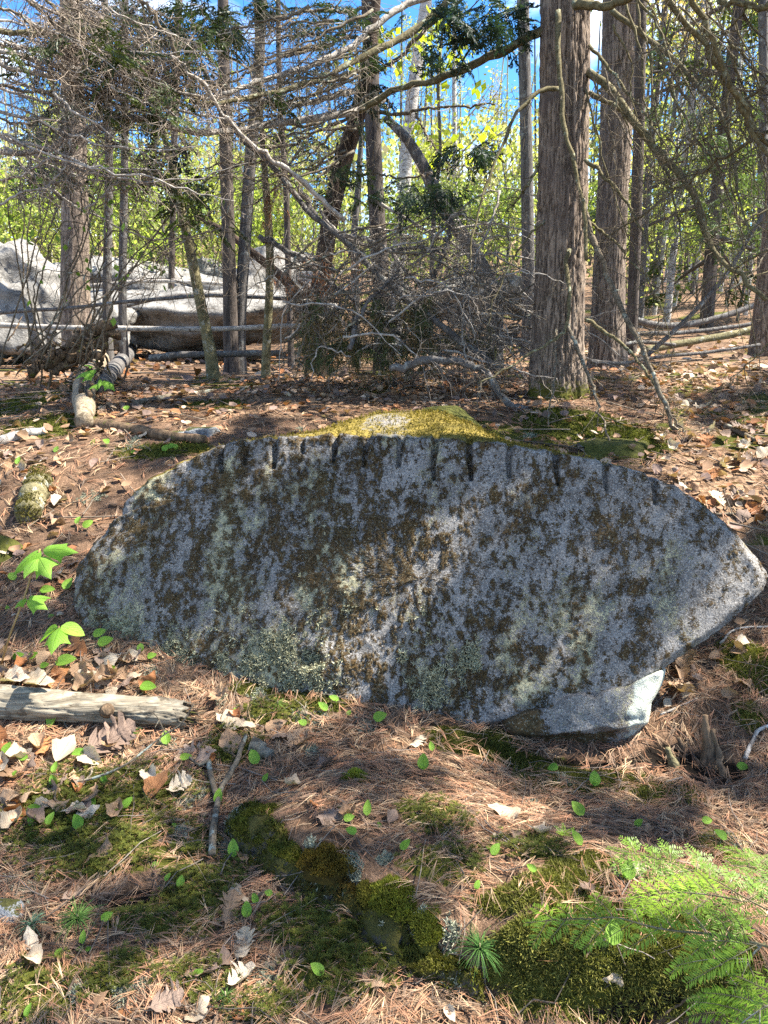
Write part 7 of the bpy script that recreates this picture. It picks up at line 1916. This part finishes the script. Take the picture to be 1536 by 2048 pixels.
def landing(Cp):
    """where along the sun's rays a point's shadow falls: on the boulder's face or on the ground"""
    t = ((Cp - P0) @ nrm) / (SV @ nrm)
    q = Cp - t[:, None] * SV
    fx, fy = proj(q)
    inside = (t > 0) & (np.abs(fx - 840) < 690) & (fy > 868) & (fy < 1470) & (((fx - 840) / 700) ** 2 + ((fy - 1160) / 310) ** 2 < 1)
    t2 = (Cp[:, 2] - 1.1) / SV[2]; q2 = Cp - t2[:, None] * SV          # the boulder's top
    ontop = (np.abs(q2[:, 0]) < 1.0) & (q2[:, 1] > 3.0) & (q2[:, 1] < 4.0)
    g = Cp.copy()
    for _ in range(4):
        tt = (g[:, 2] - HG(g[:, 0], g[:, 1])) / SV[2]; g = g - tt[:, None] * SV
    return np.where(ontop[:, None], q2, np.where(inside[:, None], q, g)), inside
N_S = 12000
gx_ = rng.uniform(-3.6, 4.2, N_S); gy_ = rng.uniform(.4, 8.5, N_S)
hh = rng.uniform(3.6, 8.0, N_S)
Cp = np.stack([gx_, gy_, HG(gx_, gy_)], -1) + SV * (hh / SV[2])[:, None]
sz_s = rng.uniform(.19, .36, N_S)
ang_ = rng.uniform(0, 6.28, N_S)
dir_s = np.stack([np.cos(ang_), np.sin(ang_), np.full(N_S, -.12)], -1)
land, isf = landing(Cp + dir_s * (sz_s * .5)[:, None])
rpx = .075 * F / np.maximum(np.linalg.norm(land - np.array([0, 0, CAM_Z]), axis=1), .5)
lx, ly = proj(land)
ok = np.ones(N_S, bool)
for (cx, cy_, rx, ry) in LIT:
    d = ((lx - cx) / (rx + rpx)) ** 2 + ((ly - cy_) / (ry + rpx * .6)) ** 2
    ok &= ~((d < 1) & (rng.random(N_S) < .97))
for (cx, cy_, rx, ry) in SOFT:
    d = ((lx - cx) / rx) ** 2 + ((ly - cy_) / ry) ** 2
    ok &= ~((d < 1) & (rng.random(N_S) < .75))
# sprays cleared to let the sun on to the tangle, the leaning tree and the big trunks
tq = (Cp[:, 2] - 3.3) / SV[2]; qx = Cp[:, 0] - tq * SV[0]; qy = Cp[:, 1] - tq * SV[1]
ok &= ~((qx > -3.4) & (qx < -.1) & (qy > 4.2) & (qy < 7.2) & (rng.random(N_S) < .85))
for tx, ty in ((1.45, YT), (2.45, 7.6)):
    tq = (Cp[:, 0] - tx) / SV[0]; qz = Cp[:, 2] - tq * SV[2]; qy = Cp[:, 1] - tq * SV[1]
    ok &= ~((tq > 0) & (qz > 1.1) & (qz < 3.6) & (np.abs(qy - ty) < .4) & (rng.random(N_S) < .7))
tq = (Cp[:, 2] - .52) / SV[2]; bx_, by_ = proj(Cp - tq[:, None] * SV)          # light on the young hemlock's sprays
for (cx, cy_, rx, ry) in [(1400, 1870, 200, 70), (1250, 1845, 150, 40), (1490, 1980, 120, 80), (1430, 1760, 90, 50)]:
    ok &= ~((((bx_ - cx) / rx) ** 2 + ((by_ - cy_) / ry) ** 2 < 1) & (rng.random(N_S) < .96))
# and on single things that stand in the sun
SPOTS = [(at(1400, 1868, 1.2), .16), (at(1300, 1853, 1.2), .12), (at(1490, 1930, 1.1), .14), (at(1200, 1838, 1.2), .1), (at(1290, 1450, 2.4), .12), (at(1310, 1390, 2.5), .1), (np.array([-.1, 3.4, 1.13]), .25), (np.array([.15, 3.5, 1.12]), .22), (np.array([-.35, 3.4, 1.08]), .2),
         (at(200, 1425, 2.3), .14), (at(60, 1420, 2.3), .14), (at(340, 1440, 2.3), .1), (at(80, 1110, 2.42), .14), (at(110, 1265, 2.3), .1), (at(190, 755, 5.2), .22), (at(1150, 700, YT - .2), .22), (at(1150, 480, YT - .2), .26), (at(1140, 280, YT - .2), .2), (at(1240, 560, 7.4), .3), (at(1240, 330, 7.4), .25), (at(680, 1310, 2.62), .12), (at(900, 975, 2.95), .16)]
for c_, r_ in SPOTS:
    v_ = Cp + dir_s * (sz_s * .5)[:, None] - c_; al_s = v_ @ SV
    dd_ = np.linalg.norm(v_ - al_s[:, None] * SV, axis=1)
    ok &= ~((al_s > 0) & (dd_ < r_ + .06) & (rng.random(N_S) < .93))
vx, vy = proj(Cp)
ok &= ~((vx > -160) & (vx < 1700) & (vy > -160) & (vy < 2200))
clump = fbm(Cp * .9, 3, 180)
ok &= rng.random(N_S) < np.clip(.55 + 2.2 * (clump - .42), .25, 1)
Cp = Cp[ok]; sz_s = sz_s[ok]; dir_s = dir_s[ok]
owners = [(hemR, np.array([3.55, 3.3]), 1.0), (hemlock, np.array([W2_[0, 0] * 0 + 1.5, YT]), 1.0), (hemL, LT[:2], 1.0)]
dist = np.stack([np.hypot(Cp[:, 0] - o_[1][0], Cp[:, 1] - o_[1][1]) for o_ in owners], 1)
own = np.argmin(dist, 1)
for k, (tr, xy, _) in enumerate(owners):
    S_ = Cp[own == k]
    if not len(S_): continue
    mb = MB(); n = len(S_)
    out = dir_s[own == k]
    sprays(mb, S_, out, sz_s[own == k], (.045, .070, .020), SP_LOW, .25, .25)
    mb.build('crown', M['hem_needle'], tr, False)
    sel = S_[rng.permutation(n)[:max(8, n // 110)]]
    m = len(sel); s = np.linspace(0, 1, 6)
    b = np.stack([np.full(m, xy[0]), np.full(m, xy[1]), sel[:, 2] + .15 * dist[own == k].mean() + .2], -1)
    P = b[:, None] * (1 - s)[None, :, None] + sel[:, None] * s[None, :, None]
    P[..., 2] += (.25 * np.sin(s * math.pi))[None]
    V, Q = tubes(P, np.full((m, 6), .011) * (1 - .8 * s), 4)
    mb = MB(); mb.add(V, Q, np.array([.13, .10, .075])); tag(mb.build('limbs', M['twig'], tr, True), kind='stuff')
